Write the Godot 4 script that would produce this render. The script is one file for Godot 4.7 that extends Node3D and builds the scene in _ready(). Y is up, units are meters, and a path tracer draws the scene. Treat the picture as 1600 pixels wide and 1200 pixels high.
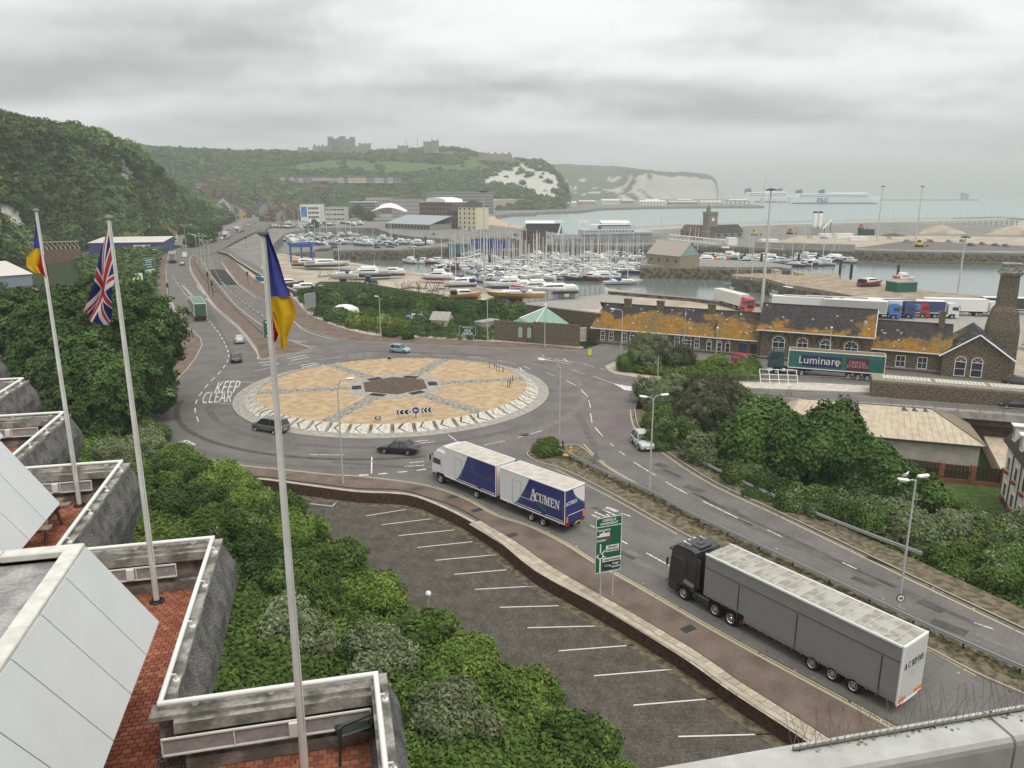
extends Node3D
# A harbour town seen from an upper terrace on an overcast day. Metres, y up, the road surface is y = 0.
# survey(px, py, h): where the sight line through a point of the 1600 x 1200 photograph meets the level h.
const FPX:=1200.0
const EYE_H:=28.0
var sp:=sin(deg_to_rad(14.17))
var cp:=cos(deg_to_rad(14.17))
var taken:={}
var mats:={}
var R:=RandomNumberGenerator.new()
func G(px:float,py:float,h:=0.0)->Vector3:
	var u:=(px-800.0)/FPX
	var w:=(600.0-py)/FPX
	var y:=w*cp-sp
	var z:=-w*sp-cp
	var t:=(h-EYE_H)/y
	return Vector3(u*t,h,z*t)
func V(px:float,py:float,d:float)->Vector3:
	var u:=(px-800.0)/FPX
	var w:=(600.0-py)/FPX
	var y:=w*cp-sp
	var z:=-w*sp-cp
	var t:=d/sqrt(u*u+z*z)
	return Vector3(u*t,EYE_H+y*t,z*t)
func top_at(b:Vector3,py:float)->float:
	var w:=(600.0-py)/FPX
	return EYE_H+b.z*(sp-w*cp)/(cp+w*sp)
func GL(a:Array,h:=0.0)->Array:
	var o:=[]
	for i in range(0,a.size(),2):
		o.append(G(a[i],a[i+1],h))
	return o
func xz(a:Array)->PackedVector2Array:
	var o:=PackedVector2Array()
	for p in a:
		o.append(Vector2(p.x,p.z) if p is Vector3 else p)
	return o
func smooth(a:Array,k:=4,closed:=false)->Array:
	var o:=[]
	var n:=a.size()
	for i in range(n if closed else n-1):
		var p0=a[(i-1+n) % n] if closed else a[max(i-1,0)]
		var p1=a[i]
		var p2=a[(i+1) % n]
		var p3=a[(i+2) % n] if closed else a[min(i+2,n-1)]
		for j in k:
			o.append(p1.cubic_interpolate(p2,p0,p3,float(j)/k))
	if not closed:
		o.append(a[n-1])
	return o
class MB:
	var v:=PackedVector3Array()
	var n:=PackedVector3Array()
	var c:=PackedColorArray()
	var u:=PackedVector2Array()
	var col:=Color(1,1,1)
	var x:=Transform3D()
	func at(p:Vector3,b:=Basis())->MB:
		x=Transform3D(b,p)
		return self
	func tri(a:Vector3,b:Vector3,d:Vector3)->void:
		a=x*a; b=x*b; d=x*d
		var m:=(d-a).cross(b-a).normalized()
		v.append(a); v.append(b); v.append(d)
		n.append(m); n.append(m); n.append(m)
		c.append(col); c.append(col); c.append(col)
		u.append(Vector2.ZERO); u.append(Vector2.ZERO); u.append(Vector2.ZERO)
	func quad(a:Vector3,b:Vector3,d:Vector3,e:Vector3)->void:
		tri(a,b,d)
		tri(a,d,e)
	func stri(a:Vector3,b:Vector3,d:Vector3,na:Vector3,nb:Vector3,nd:Vector3,ua:=Vector2.ZERO,ub:=Vector2.ZERO,ud:=Vector2.ZERO)->void:
		v.append(x*a); v.append(x*b); v.append(x*d)
		n.append((x.basis*na).normalized()); n.append((x.basis*nb).normalized()); n.append((x.basis*nd).normalized())
		c.append(col); c.append(col); c.append(col)
		u.append(ua); u.append(ub); u.append(ud)
	func quv(a:Vector3,b:Vector3,d:Vector3,e:Vector3,r:=Rect2(0,0,1,1))->void:
		var m:=(d-a).cross(b-a).normalized()
		var p:=r.position
		var q:=r.end
		stri(a,b,d,m,m,m,p,Vector2(q.x,p.y),q)
		stri(a,d,e,m,m,m,p,q,Vector2(p.x,q.y))
	func box(p:Vector3,s:Vector3,b:=Basis())->MB:
		var h:=s*0.5
		var q:=[]
		for i in 8:
			q.append(p+b*Vector3(h.x if i & 1 else -h.x,h.y if i & 2 else -h.y,h.z if i & 4 else -h.z))
		quad(q[2],q[3],q[7],q[6])
		quad(q[0],q[4],q[5],q[1])
		quad(q[6],q[7],q[5],q[4])
		quad(q[3],q[2],q[0],q[1])
		quad(q[7],q[3],q[1],q[5])
		quad(q[2],q[6],q[4],q[0])
		return self
	func cbox(p:Vector3,s:Vector3,k:=0.03,b:=Basis())->MB:
		var h:=s*0.5
		k=minf(k,minf(h.x,minf(h.y,h.z))*0.9)
		var g:=func(i:int,ax:int)->Vector3:
			var sg:=Vector3(1 if i & 1 else -1,1 if i & 2 else -1,1 if i & 4 else -1)
			var r:=h-Vector3(k,k,k)
			r[ax]=h[ax]
			return p+b*(sg*r)
		var fs:=[[1,2,3,7,6],[1,0,4,5,1],[2,6,7,5,4],[2,3,2,0,1],[0,7,3,1,5],[0,2,6,4,0]]
		for f in fs:
			quad(g.call(f[1],f[0]),g.call(f[2],f[0]),g.call(f[3],f[0]),g.call(f[4],f[0]))
		var mid:=p
		for i in 8:
			for ax in 3:
				var j:=i ^ (1 <<ax)
				if j>i:
					var a1:=(ax+1) % 3
					var a2:=(ax+2) % 3
					_face(mid,[g.call(i,a1),g.call(j,a1),g.call(j,a2),g.call(i,a2)])
			_face(mid,[g.call(i,0),g.call(i,1),g.call(i,2)])
		return self
	func _face(mid:Vector3,q:Array)->void:
		var m:Vector3=(q[2]-q[0]).cross(q[1]-q[0])
		if m.dot(q[0]-mid)<0:
			q.reverse()
		tri(q[0],q[1],q[2])
		if q.size()>3:
			tri(q[0],q[2],q[3])
	func tube(pts:Array,r,sides:=8,caps:=true)->MB:
		var rings:=[]
		var nn:=pts.size()
		var up:=Vector3(0.123,0.97,0.21).normalized()
		for i in nn:
			var d:Vector3=(pts[min(i+1,nn-1)]-pts[max(i-1,0)]).normalized()
			var s:=d.cross(up if absf(d.dot(up))<0.95 else Vector3(1,0,0.1)).normalized()
			var t:=s.cross(d).normalized()
			var rr:float=r[i] if r is Array else r
			var ring:=[]
			for j in sides:
				var an:=TAU*j/sides
				ring.append(s*cos(an)*rr-t*sin(an)*rr)
			rings.append(ring)
		for i in nn-1:
			for j in sides:
				var k:=(j+1) % sides
				var a:Vector3=rings[i][j]
				var b:Vector3=rings[i][k]
				var d2:Vector3=rings[i+1][k]
				var e:Vector3=rings[i+1][j]
				var na:=a.normalized(); var nb:=b.normalized()
				stri(pts[i]+a,pts[i+1]+e,pts[i+1]+d2,na,na,nb)
				stri(pts[i]+a,pts[i+1]+d2,pts[i]+b,na,nb,nb)
		if caps:
			for j in range(1,sides-1):
				tri(pts[0]+rings[0][0],pts[0]+rings[0][j],pts[0]+rings[0][j+1])
				tri(pts[nn-1]+rings[nn-1][0],pts[nn-1]+rings[nn-1][j+1],pts[nn-1]+rings[nn-1][j])
		return self
	func lathe(prof:Array,sides:=16,o:=Vector3.ZERO,b:=Basis())->MB:
		for i in prof.size()-1:
			var p0:Vector2=prof[i]
			var p1:Vector2=prof[i+1]
			var dn:=Vector2(p1.y-p0.y,p0.x-p1.x).normalized()
			for j in sides:
				var a0:=TAU*j/sides
				var a1:=TAU*(j+1)/sides
				var e0:=Vector3(cos(a0),0,sin(a0)); var e1:=Vector3(cos(a1),0,sin(a1))
				var n0:=b*(e0*dn.x+Vector3(0,dn.y,0)); var n1:=b*(e1*dn.x+Vector3(0,dn.y,0))
				var A:=o+b*(e0*p0.x+Vector3(0,p0.y,0)); var B:=o+b*(e1*p0.x+Vector3(0,p0.y,0))
				var C:=o+b*(e1*p1.x+Vector3(0,p1.y,0)); var D:=o+b*(e0*p1.x+Vector3(0,p1.y,0))
				if p1.x>0.0001:
					stri(A,C,D,n0,n1,n0)
				if p0.x>0.0001:
					stri(A,B,C,n0,n1,n1)
		return self
	func prism(poly:PackedVector2Array,y0:float,y1:float,sides:=true,bottom:=false)->MB:
		var t:=Geometry2D.triangulate_polygon(poly)
		for i in range(0,t.size(),3):
			var a:=poly[t[i]]; var b:=poly[t[i+1]]; var d:=poly[t[i+2]]
			if (b-a).cross(d-a)<0:
				var s:=b; b=d; d=s
			tri(Vector3(a.x,y1,a.y),Vector3(b.x,y1,b.y),Vector3(d.x,y1,d.y))
			if bottom:
				tri(Vector3(a.x,y0,a.y),Vector3(d.x,y0,d.y),Vector3(b.x,y0,b.y))
		if sides:
			var ar:=0.0
			for i in poly.size():
				ar+=poly[i].cross(poly[(i+1) % poly.size()])
			for i in poly.size():
				var a:=poly[i]; var b:=poly[(i+1) % poly.size()]
				if ar<0:
					var s:=a; a=b; b=s
				quad(Vector3(b.x,y1,b.y),Vector3(a.x,y1,a.y),Vector3(a.x,y0,a.y),Vector3(b.x,y0,b.y))
		return self
	func ext(prof:Array,z0:float,z1:float,inset:=0.0)->MB:
		var pv:=PackedVector2Array(prof)
		if Geometry2D.is_polygon_clockwise(pv):
			pv.reverse()
		var small:=pv
		if inset>0:
			var ofs:=Geometry2D.offset_polygon(pv,-inset,Geometry2D.JOIN_MITER)
			if ofs.size() and ofs[0].size()==pv.size():
				var cand:PackedVector2Array=ofs[0]
				var best:=0
				for k in cand.size():
					if cand[k].distance_to(pv[0])<cand[best].distance_to(pv[0]):
						best=k
				small=PackedVector2Array()
				for k in cand.size():
					small.append(cand[(best+k) % cand.size()])
			else:
				inset=0.0
		var rings:=[[z0,small],[z0+inset,pv],[z1-inset,pv],[z1,small]] if inset>0 else [[z0,pv],[z1,pv]]
		for r in rings.size()-1:
			var za:float=rings[r][0]; var zb:float=rings[r+1][0]
			var A:PackedVector2Array=rings[r][1]; var B:PackedVector2Array=rings[r+1][1]
			for i in A.size():
				var j:=(i+1) % A.size()
				quad(Vector3(A[i].x,A[i].y,za),Vector3(B[i].x,B[i].y,zb),Vector3(B[j].x,B[j].y,zb),Vector3(A[j].x,A[j].y,za))
		var t:=Geometry2D.triangulate_polygon(small)
		for i in range(0,t.size(),3):
			var a:=small[t[i]]; var b:=small[t[i+1]]; var d:=small[t[i+2]]
			if (b-a).cross(d-a)<0:
				var s:=b; b=d; d=s
			tri(Vector3(a.x,a.y,z1),Vector3(d.x,d.y,z1),Vector3(b.x,b.y,z1))
			tri(Vector3(a.x,a.y,z0),Vector3(b.x,b.y,z0),Vector3(d.x,d.y,z0))
		return self
	func loft(rings:Array,closed:=true,caps:=true,soft:=true)->MB:
		var m:int=rings.size()
		var k:int=rings[0].size()
		var N:=[]
		if soft:
			for i in m:
				var row:=[]
				for j in k:
					var jp:int=(j+1) % k if closed else min(j+1,k-1)
					var jm:int=(j-1+k) % k if closed else max(j-1,0)
					var a:Vector3=rings[min(i+1,m-1)][j]-rings[max(i-1,0)][j]
					var b:Vector3=rings[i][jp]-rings[i][jm]
					row.append(b.cross(a).normalized())
				N.append(row)
		for i in m-1:
			for j in (k if closed else k-1):
				var j2:=(j+1) % k
				var A:Vector3=rings[i][j]; var B:Vector3=rings[i][j2]
				var C:Vector3=rings[i+1][j2]; var D:Vector3=rings[i+1][j]
				if soft:
					stri(A,D,C,N[i][j],N[i+1][j],N[i+1][j2])
					stri(A,C,B,N[i][j],N[i+1][j2],N[i][j2])
				else:
					quad(A,D,C,B)
		if caps:
			for j in range(1,k-1):
				tri(rings[0][0],rings[0][j],rings[0][j+1])
				tri(rings[m-1][0],rings[m-1][j+1],rings[m-1][j])
		return self
	func ribbon(pts:Array,w:float,y:float,dash:=0.0,gap:=0.0,phase:=0.0)->MB:
		var s:=phase
		for i in pts.size()-1:
			var a:=Vector3(pts[i].x,y,pts[i].z); var b:=Vector3(pts[i+1].x,y,pts[i+1].z)
			var L:=a.distance_to(b)
			if L<0.001:
				continue
			var d:=(b-a)/L
			var side:=Vector3(-d.z,0,d.x)*w*0.5
			if dash<=0:
				quad(a-side,b-side,b+side,a+side)
				continue
			var t:=0.0
			while t<L:
				var ph:=fposmod(s+t,dash+gap)
				if ph<dash:
					var e:=minf(L,t+dash-ph)
					quad(a+d*t-side,a+d*e-side,a+d*e+side,a+d*t+side)
					t=e+0.0005
				else:
					t+=dash+gap-ph+0.0005
			s+=L
		return self
	func wall(pts:Array,t0:float,t1:float,y0:float,y1:float)->MB:
		for i in pts.size()-1:
			var a:Vector3=pts[i]; var b:Vector3=pts[i+1]
			var q:=[]
			for pair in [[i,a],[i+1,b]]:
				var k:int=pair[0]
				var d:Vector3=pts[min(k+1,pts.size()-1)]-pts[max(k-1,0)]
				d.y=0
				d=d.normalized()
				var sd:=Vector3(-d.z,0,d.x)
				q.append([pair[1]+sd*t0,pair[1]+sd*t1])
			var A0:Vector3=q[0][0]; var A1:Vector3=q[0][1]; var B0:Vector3=q[1][0]; var B1:Vector3=q[1][1]
			var lo:=Vector3(0,y0,0); var hi:=Vector3(0,y1,0)
			quad(A0+hi,B0+hi,B1+hi,A1+hi)
			quad(B0+hi,A0+hi,A0+lo,B0+lo)
			quad(A1+hi,B1+hi,B1+lo,A1+lo)
			if i==0:
				quad(A0+hi,A1+hi,A1+lo,A0+lo)
			if i==pts.size()-2:
				quad(B1+hi,B0+hi,B0+lo,B1+lo)
		return self
	func mesh(m:Material=null)->ArrayMesh:
		var a:=[]
		a.resize(Mesh.ARRAY_MAX)
		a[Mesh.ARRAY_VERTEX]=v
		a[Mesh.ARRAY_NORMAL]=n
		a[Mesh.ARRAY_COLOR]=c
		a[Mesh.ARRAY_TEX_UV]=u
		var o:=ArrayMesh.new()
		o.add_surface_from_arrays(Mesh.PRIMITIVE_TRIANGLES,a)
		if m:
			o.surface_set_material(0,m)
		return o
func tag(o:Node,label:String,category:String,group:="")->Node:
	o.set_meta("label",label)
	o.set_meta("category",category)
	if group:
		o.set_meta("group",group)
	return o
func numbered(called:String,par:Node=null)->String:
	var key:=called if par==null else str(par.get_instance_id())+called
	var k:int=taken.get(key,0)
	taken[key]=k+1
	return called if k==0 else "%s_%03d" % [called,k]
func thing(called:String,label:String,category:String,group:="",p:=Vector3.ZERO,yaw:=0.0)->Node3D:
	var o:=Node3D.new()
	o.name=numbered(called)
	add_child(o,true)
	o.position=p
	o.rotation.y=yaw
	tag(o,label,category,group)
	return o
func part(par:Node,called:String,shape,m:Material=null,label:="")->MeshInstance3D:
	var o:=MeshInstance3D.new()
	o.name=numbered(called,par)
	o.mesh=shape.mesh() if shape is MB else shape
	if m:
		o.material_override=m
	par.add_child(o,true)
	if label:
		o.set_meta("label",label)
	return o
func solo(called:String,label:String,category:String,group:String,shape,m:Material)->MeshInstance3D:
	var o:=MeshInstance3D.new()
	o.name=numbered(called)
	o.mesh=shape.mesh() if shape is MB else shape
	o.material_override=m
	add_child(o,true)
	tag(o,label,category,group)
	return o
func struct(called:String,shape,m:Material,kind:="structure")->MeshInstance3D:
	var o:=MeshInstance3D.new()
	o.name=numbered(called)
	o.mesh=shape.mesh() if shape is MB else shape
	o.material_override=m
	add_child(o,true)
	o.set_meta("kind",kind)
	return o
func dup(src:Node3D,label:String,p:Vector3,yaw:float,group:="")->Node3D:
	var o:Node3D=src.duplicate()
	var base:=str(src.name)
	var k:=base.rfind("_")
	if k>0 and base.substr(k+1).is_valid_int():
		base=base.substr(0,k)
	o.name=numbered(base)
	add_child(o,true)
	o.position=p
	o.rotation.y=yaw
	o.set_meta("label",label)
	if group:
		o.set_meta("group",group)
	return o
func scatter(par:Node,called:String,me:Mesh,m:Material,xf:Array,cols=null,kind:="")->MultiMeshInstance3D:
	var mm:=MultiMesh.new()
	mm.transform_format=MultiMesh.TRANSFORM_3D
	mm.use_colors=cols!=null
	mm.mesh=me
	mm.instance_count=xf.size()
	for i in xf.size():
		mm.set_instance_transform(i,xf[i])
		if cols!=null:
			mm.set_instance_color(i,cols[i])
	var o:=MultiMeshInstance3D.new()
	o.name=numbered(called,null if par==self else par)
	o.multimesh=mm
	o.material_override=m
	par.add_child(o,true)
	if kind:
		o.set_meta("kind",kind)
	return o
func lin(r:float,g:float,b:float)->Color:
	return Color(r,g,b).linear_to_srgb()
func mat(key:String,c:Color,rough:=0.8,metal:=0.0)->StandardMaterial3D:
	if mats.has(key):
		return mats[key]
	var m:=StandardMaterial3D.new()
	m.albedo_color=c.linear_to_srgb()
	m.roughness=rough
	m.metallic=metal
	if rough>0.55:m.metallic_specular=0.2
	mats[key]=m
	return m
func vmat(key:String,rough:=0.85,back:=Color(0,0,0),metal:=0.0)->StandardMaterial3D:
	if mats.has(key):
		return mats[key]
	var m:=mat(key,Color(1,1,1),rough,metal)
	m.vertex_color_use_as_albedo=true
	if back.r+back.g+back.b>0:
		m.backlight_enabled=true
		m.backlight=back
	return m
func noise_bytes(sz:int,freq:float,oct:int,sd:int,type:=FastNoiseLite.TYPE_SIMPLEX_SMOOTH)->PackedByteArray:
	var f:=FastNoiseLite.new()
	f.noise_type=type
	f.frequency=freq
	f.seed=sd
	f.fractal_octaves=oct
	var im:=f.get_seamless_image(sz,sz)
	im.convert(Image.FORMAT_L8)
	return im.get_data()
func surf(key:String,lo:Color,hi:Color,tile:float,f1:float,f2:float,grain:=0.25,rough:=0.9,bump:=0.0,sz:=512,contrast:=1.0)->StandardMaterial3D:
	if mats.has(key):
		return mats[key]
	var sd:int=key.hash() % 9999
	var a:=noise_bytes(sz,f1/sz,4,sd)
	var b:=noise_bytes(sz,f2/sz,3,sd+7)
	var data:=PackedByteArray()
	data.resize(sz*sz*3)
	var rr:=RandomNumberGenerator.new()
	rr.seed=sd
	var lut:=PackedByteArray()
	for i in 1025:
		lut.append(int(clampf(Color(i/1024.0,0,0).linear_to_srgb().r,0,1)*255.0))
	var hgt:=PackedByteArray()
	hgt.resize(sz*sz)
	for i in sz*sz:
		var t:=clampf((a[i]/255.0-0.5)*contrast*1.6+0.5,0,1)
		var k:=1.0+((b[i]/255.0-0.5)*1.4+(rr.randf()-0.5)*0.8)*grain
		data[i*3]=lut[int(clampf((lo.r+(hi.r-lo.r)*t)*k,0,1)*1024)]
		data[i*3+1]=lut[int(clampf((lo.g+(hi.g-lo.g)*t)*k,0,1)*1024)]
		data[i*3+2]=lut[int(clampf((lo.b+(hi.b-lo.b)*t)*k,0,1)*1024)]
		hgt[i]=int(clampf(k*128.0,0,255))
	var m:=StandardMaterial3D.new()
	m.albedo_texture=ImageTexture.create_from_image(Image.create_from_data(sz,sz,false,Image.FORMAT_RGB8,data))
	m.uv1_triplanar=true
	m.uv1_world_triplanar=true
	m.uv1_scale=Vector3.ONE/tile
	m.roughness=rough
	if rough>0.55:m.metallic_specular=0.2
	if bump>0:
		var im:=Image.create_from_data(sz,sz,false,Image.FORMAT_L8,hgt)
		im.convert(Image.FORMAT_RGBA8)
		im.bump_map_to_normal_map(bump)
		m.normal_enabled=true
		m.normal_texture=ImageTexture.create_from_image(im)
	mats[key]=m
	return m
func text_mesh(s:String,height:float,depth:=0.01,serif:=false,bold:=true)->TextMesh:
	var f:=SystemFont.new()
	f.font_names=PackedStringArray(["Droid Serif" if serif else "Droid Sans"])
	f.font_weight=700 if bold else 400
	var t:=TextMesh.new()
	t.text=s
	t.font=f
	t.font_size=32
	t.pixel_size=height/23.0
	t.depth=depth
	t.curve_step=2.0
	return t
func letter(par:Node,s:String,height:float,xf:Transform3D,m:Material,serif:=false,bold:=true,called:="lettering")->MeshInstance3D:
	var o:=part(par,called,text_mesh(s,height,0.012,serif,bold),m)
	o.transform=xf
	return o
func yaw_of(d:Vector3)->float:
	return atan2(-d.z,d.x)
func inside(p:Vector2,poly:PackedVector2Array)->bool:
	return Geometry2D.is_point_in_polygon(p,poly)
func _ready()->void:
	R.seed=4711
	var cam:=Camera3D.new()
	cam.name="camera"
	cam.position=Vector3(0,EYE_H,0)
	cam.rotation_degrees.x=-14.17
	cam.fov=2.0*rad_to_deg(atan(0.5))
	cam.near=0.1
	cam.far=30000.0
	add_child(cam)
	cam.current=true
	var env:=Environment.new()
	env.background_mode=Environment.BG_SKY
	var sky:=Sky.new()
	var pano:=PanoramaSkyMaterial.new()
	pano.panorama=cloud_sky()
	pano.energy_multiplier=1.0
	sky.sky_material=pano
	env.sky=sky
	env.tonemap_mode=Environment.TONE_MAPPER_LINEAR
	env.tonemap_exposure=1.08
	env.sdfgi_enabled=true
	env.ssao_enabled=true
	env.ssil_enabled=true
	env.fog_enabled=true
	env.fog_density=0.0003
	env.fog_light_color=Color(0.97,1.0,0.99)
	var we:=WorldEnvironment.new()
	we.name="world_environment"
	we.environment=env
	add_child(we)
	var sun:=DirectionalLight3D.new()
	sun.name="sun"
	sun.light_energy=0.5
	sun.light_color=Color(1.0,0.97,0.92)
	sun.light_angular_distance=30.0
	sun.shadow_enabled=true
	sun.rotation_degrees=Vector3(-62,35,0)
	add_child(sun)
	materials()
	build_all()
func cloud_sky()->ImageTexture:
	var w:=1024
	var h:=512
	var f:=FastNoiseLite.new()
	f.seed=21
	f.frequency=0.35
	f.fractal_octaves=5
	f.fractal_gain=0.5
	f.domain_warp_enabled=true
	f.domain_warp_amplitude=0.9
	f.domain_warp_frequency=0.3
	var im:=Image.create(w,h,false,Image.FORMAT_RGBF)
	for j in h:
		var el:=PI*0.5-PI*(j+0.5)/h
		for i in w:
			var az:=TAU*(i+0.5)/w
			var y:=sin(el)
			var base:=0.62+0.72*maxf(y,0.0)
			var k:=0.0
			if y>0:
				var s:=1.0/(y+0.10)
				var qx:=cos(el)*sin(az)*s
				var qz:=cos(el)*cos(az)*s
				k=f.get_noise_3d(qx*1.05,qz*2.0,0.0)*2.3
				k=clampf(k,-1.0,0.8)*smoothstep(0.0,0.12,y)
			var l:=base*(1.0+0.34*k)
			im.set_pixel(i,j,Color(l*0.985,l*0.998,l*1.0))
	return ImageTexture.create_from_image(im)
func materials()->void:
	surf("asphalt",Color(0.135,0.126,0.119),Color(0.172,0.161,0.152),34.0,7,90,0.2,0.88,0.0,1024)
	surf("asphalt_mauve",Color(0.145,0.125,0.125),Color(0.18,0.158,0.155),30.0,5,60,0.14,0.88,0.0,1024)
	surf("asphalt_red",Color(0.135,0.1,0.082),Color(0.185,0.142,0.118),18.0,6,60,0.2,0.9,0.0,1024)
	surf("asphalt_dark",Color(0.03,0.03,0.032),Color(0.05,0.05,0.052),8.0,5,40,0.3,0.85)
	surf("concrete",Color(0.25,0.24,0.22),Color(0.38,0.36,0.33),5.0,5,40,0.25,0.9)
	surf("concrete_pale",Color(0.42,0.39,0.34),Color(0.56,0.52,0.45),6.0,5,40,0.2,0.9)
	surf("concrete_stained",Color(0.15,0.145,0.125),Color(0.37,0.355,0.325),2.4,4,22,0.35,0.92,3.0,512,1.6)
	surf("aggregate",Color(0.12,0.118,0.112),Color(0.26,0.255,0.245),2.2,4,60,2.1,0.95,8.0,512,1.3)
	surf("sand_yard",Color(0.33,0.278,0.212),Color(0.46,0.405,0.33),60.0,5,60,0.2,0.95,0.0,1024)
	surf("town_ground",Color(0.165,0.158,0.145),Color(0.26,0.248,0.228),90.0,8,60,0.3,0.95)
	surf("quay_wall",Color(0.06,0.052,0.035),Color(0.2,0.17,0.13),14.0,6,40,0.5,0.95,0.0,512,1.6)
	surf("gravel_bed",Color(0.36,0.26,0.155),Color(0.49,0.37,0.24),9.0,5,110,0.55,0.95,3.0,1024)
	surf("soil",Color(0.07,0.055,0.042),Color(0.16,0.125,0.095),5.0,8,60,0.7,0.98,4.0)
	surf("dry_verge",Color(0.09,0.08,0.05),Color(0.2,0.165,0.115),7.0,9,60,0.6,0.98,3.0,512,1.4)
	surf("lawn",Color(0.05,0.085,0.025),Color(0.105,0.15,0.045),6.0,6,60,0.5,0.98,2.0)
	surf("undergrowth",Color(0.02,0.03,0.012),Color(0.05,0.07,0.025),6.0,8,60,0.6,0.98,3.0)
	surf("worn_white",Color(0.36,0.35,0.33),Color(0.74,0.73,0.7),3.0,8,60,0.3,0.8,0.0,512,2.2)
	surf("chalk_white",Color(0.36,0.345,0.29),Color(0.66,0.64,0.57),3.5,7,60,0.4,0.9,2.0)
	surf("stone_wall",Color(0.075,0.06,0.042),Color(0.24,0.2,0.145),4.0,14,70,0.6,0.95,5.0,512,1.6)
	surf("slab",Color(0.36,0.32,0.25),Color(0.47,0.42,0.34),7.0,6,60,0.25,0.92)
	surf("brick_red",Color(0.2,0.075,0.045),Color(0.34,0.14,0.085),3.0,7,70,0.35,0.9,2.0)
	mat("mortar",Color(0.3,0.2,0.16),0.95)
	surf("wall_brick",Color(0.055,0.035,0.026),Color(0.13,0.085,0.06),3.0,8,60,0.6,0.95,4.0)
	var sea:=surf("sea_water",Color(0.225,0.305,0.295),Color(0.26,0.34,0.325),900.0,10,60,0.08,0.22,0.0)
	var wv:=FastNoiseLite.new()
	wv.frequency=0.03
	wv.fractal_octaves=4
	wv.seed=5
	var wt:=NoiseTexture2D.new()
	wt.width=512
	wt.height=512
	wt.seamless=true
	wt.as_normal_map=true
	wt.bump_strength=1.2
	wt.noise=wv
	var dock:=mat("dock_water",Color(0.13,0.165,0.16),0.12)
	dock.normal_enabled=true
	dock.normal_texture=wt
	dock.normal_scale=0.35
	dock.uv1_triplanar=true
	dock.uv1_world_triplanar=true
	dock.uv1_scale=Vector3.ONE/12.0
	sea.roughness=0.3
	var sz:=1024
	var im:=Image.create(sz,sz,false,Image.FORMAT_RGB8)
	var hm:=Image.create(sz,sz,false,Image.FORMAT_RGBA8)
	var rr:=RandomNumberGenerator.new()
	rr.seed=77
	var tone:=[]
	for i in 4096:
		tone.append(rr.randf_range(0.75,1.2))
	var blot:=noise_bytes(sz,4.0/sz,4,91)
	for y in sz:
		for x in sz:
			var ux:=x/16.0
			var uy:=y/16.0
			var cx:=int(ux)
			var cy:=int(uy)
			var k:=posmod(cx-cy,4)
			var fx:=ux-cx
			var fy:=uy-cy
			var id:=0
			if k==0 or k==1:
				if k==1:fx+=1.0
				fx*=0.5
				id=(cx-(1 if k==1 else 0))*131+cy*17
				fx=minf(fx,1.0-fx)*2.0
				fy=minf(fy,1.0-fy)
			else:
				if k==2:fy+=1.0
				fy*=0.5
				id=cx*37+(cy-(1 if k==2 else 0))*71+999
				fx=minf(fx,1.0-fx)
				fy=minf(fy,1.0-fy)*2.0
			var e:=minf(fx,fy)
			var joint:=e<0.1
			var t:float=tone[posmod(id,4096)]*(0.75+blot[y*sz+x]/255.0*0.5)
			var c:=Color(0.125,0.11,0.094)*t if not joint else Color(0.045,0.045,0.032)
			im.set_pixel(x,y,c.linear_to_srgb())
			var hh:=0.2 if joint else 0.8
			hm.set_pixel(x,y,Color(hh,hh,hh))
	var pm:=StandardMaterial3D.new()
	pm.albedo_texture=ImageTexture.create_from_image(im)
	hm.bump_map_to_normal_map(3.0)
	pm.normal_enabled=true
	pm.normal_texture=ImageTexture.create_from_image(hm)
	pm.uv1_triplanar=true
	pm.uv1_world_triplanar=true
	pm.uv1_scale=Vector3.ONE/7.0
	pm.uv1_offset=Vector3(0.3,0,0.1)
	pm.roughness=0.9
	pm.metallic_specular=0.2
	mats["block_paving"]=pm
	mat("line_white",Color(0.62,0.61,0.58),0.75)
	mat("line_yellow",Color(0.5,0.44,0.24),0.8)
	mat("kerb",Color(0.36,0.33,0.28),0.9)
	mat("galvanised",Color(0.3,0.3,0.3),0.5,0.5)
	mat("lamp_grey",Color(0.5,0.5,0.48),0.5,0.2)
	mat("white_paint",Color(0.8,0.8,0.78),0.4)
	mat("black_paint",Color(0.02,0.02,0.022),0.4)
	mat("dark_metal",Color(0.05,0.052,0.055),0.5,0.3)
	mat("rubber",Color(0.018,0.018,0.019),0.9)
	mat("steel_rim",Color(0.5,0.5,0.5),0.35,0.8)
	mat("chrome",Color(0.7,0.7,0.7),0.15,1.0)
	var gl:=mat("car_glass",Color(0.02,0.025,0.028),0.06)
	gl.metallic_specular=0.7
	mat("window_glass",Color(0.035,0.042,0.048),0.1)
	mat("red_lens",Color(0.45,0.02,0.015),0.25)
	mat("orange_lens",Color(0.75,0.2,0.03),0.3)
	mat("clear_lens",Color(0.6,0.6,0.58),0.15)
	mat("sign_green",Color(0.005,0.11,0.06),0.45)
	mat("sign_blue",Color(0.02,0.07,0.35),0.45)
	mat("sign_back",Color(0.3,0.31,0.32),0.6,0.3)
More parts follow.
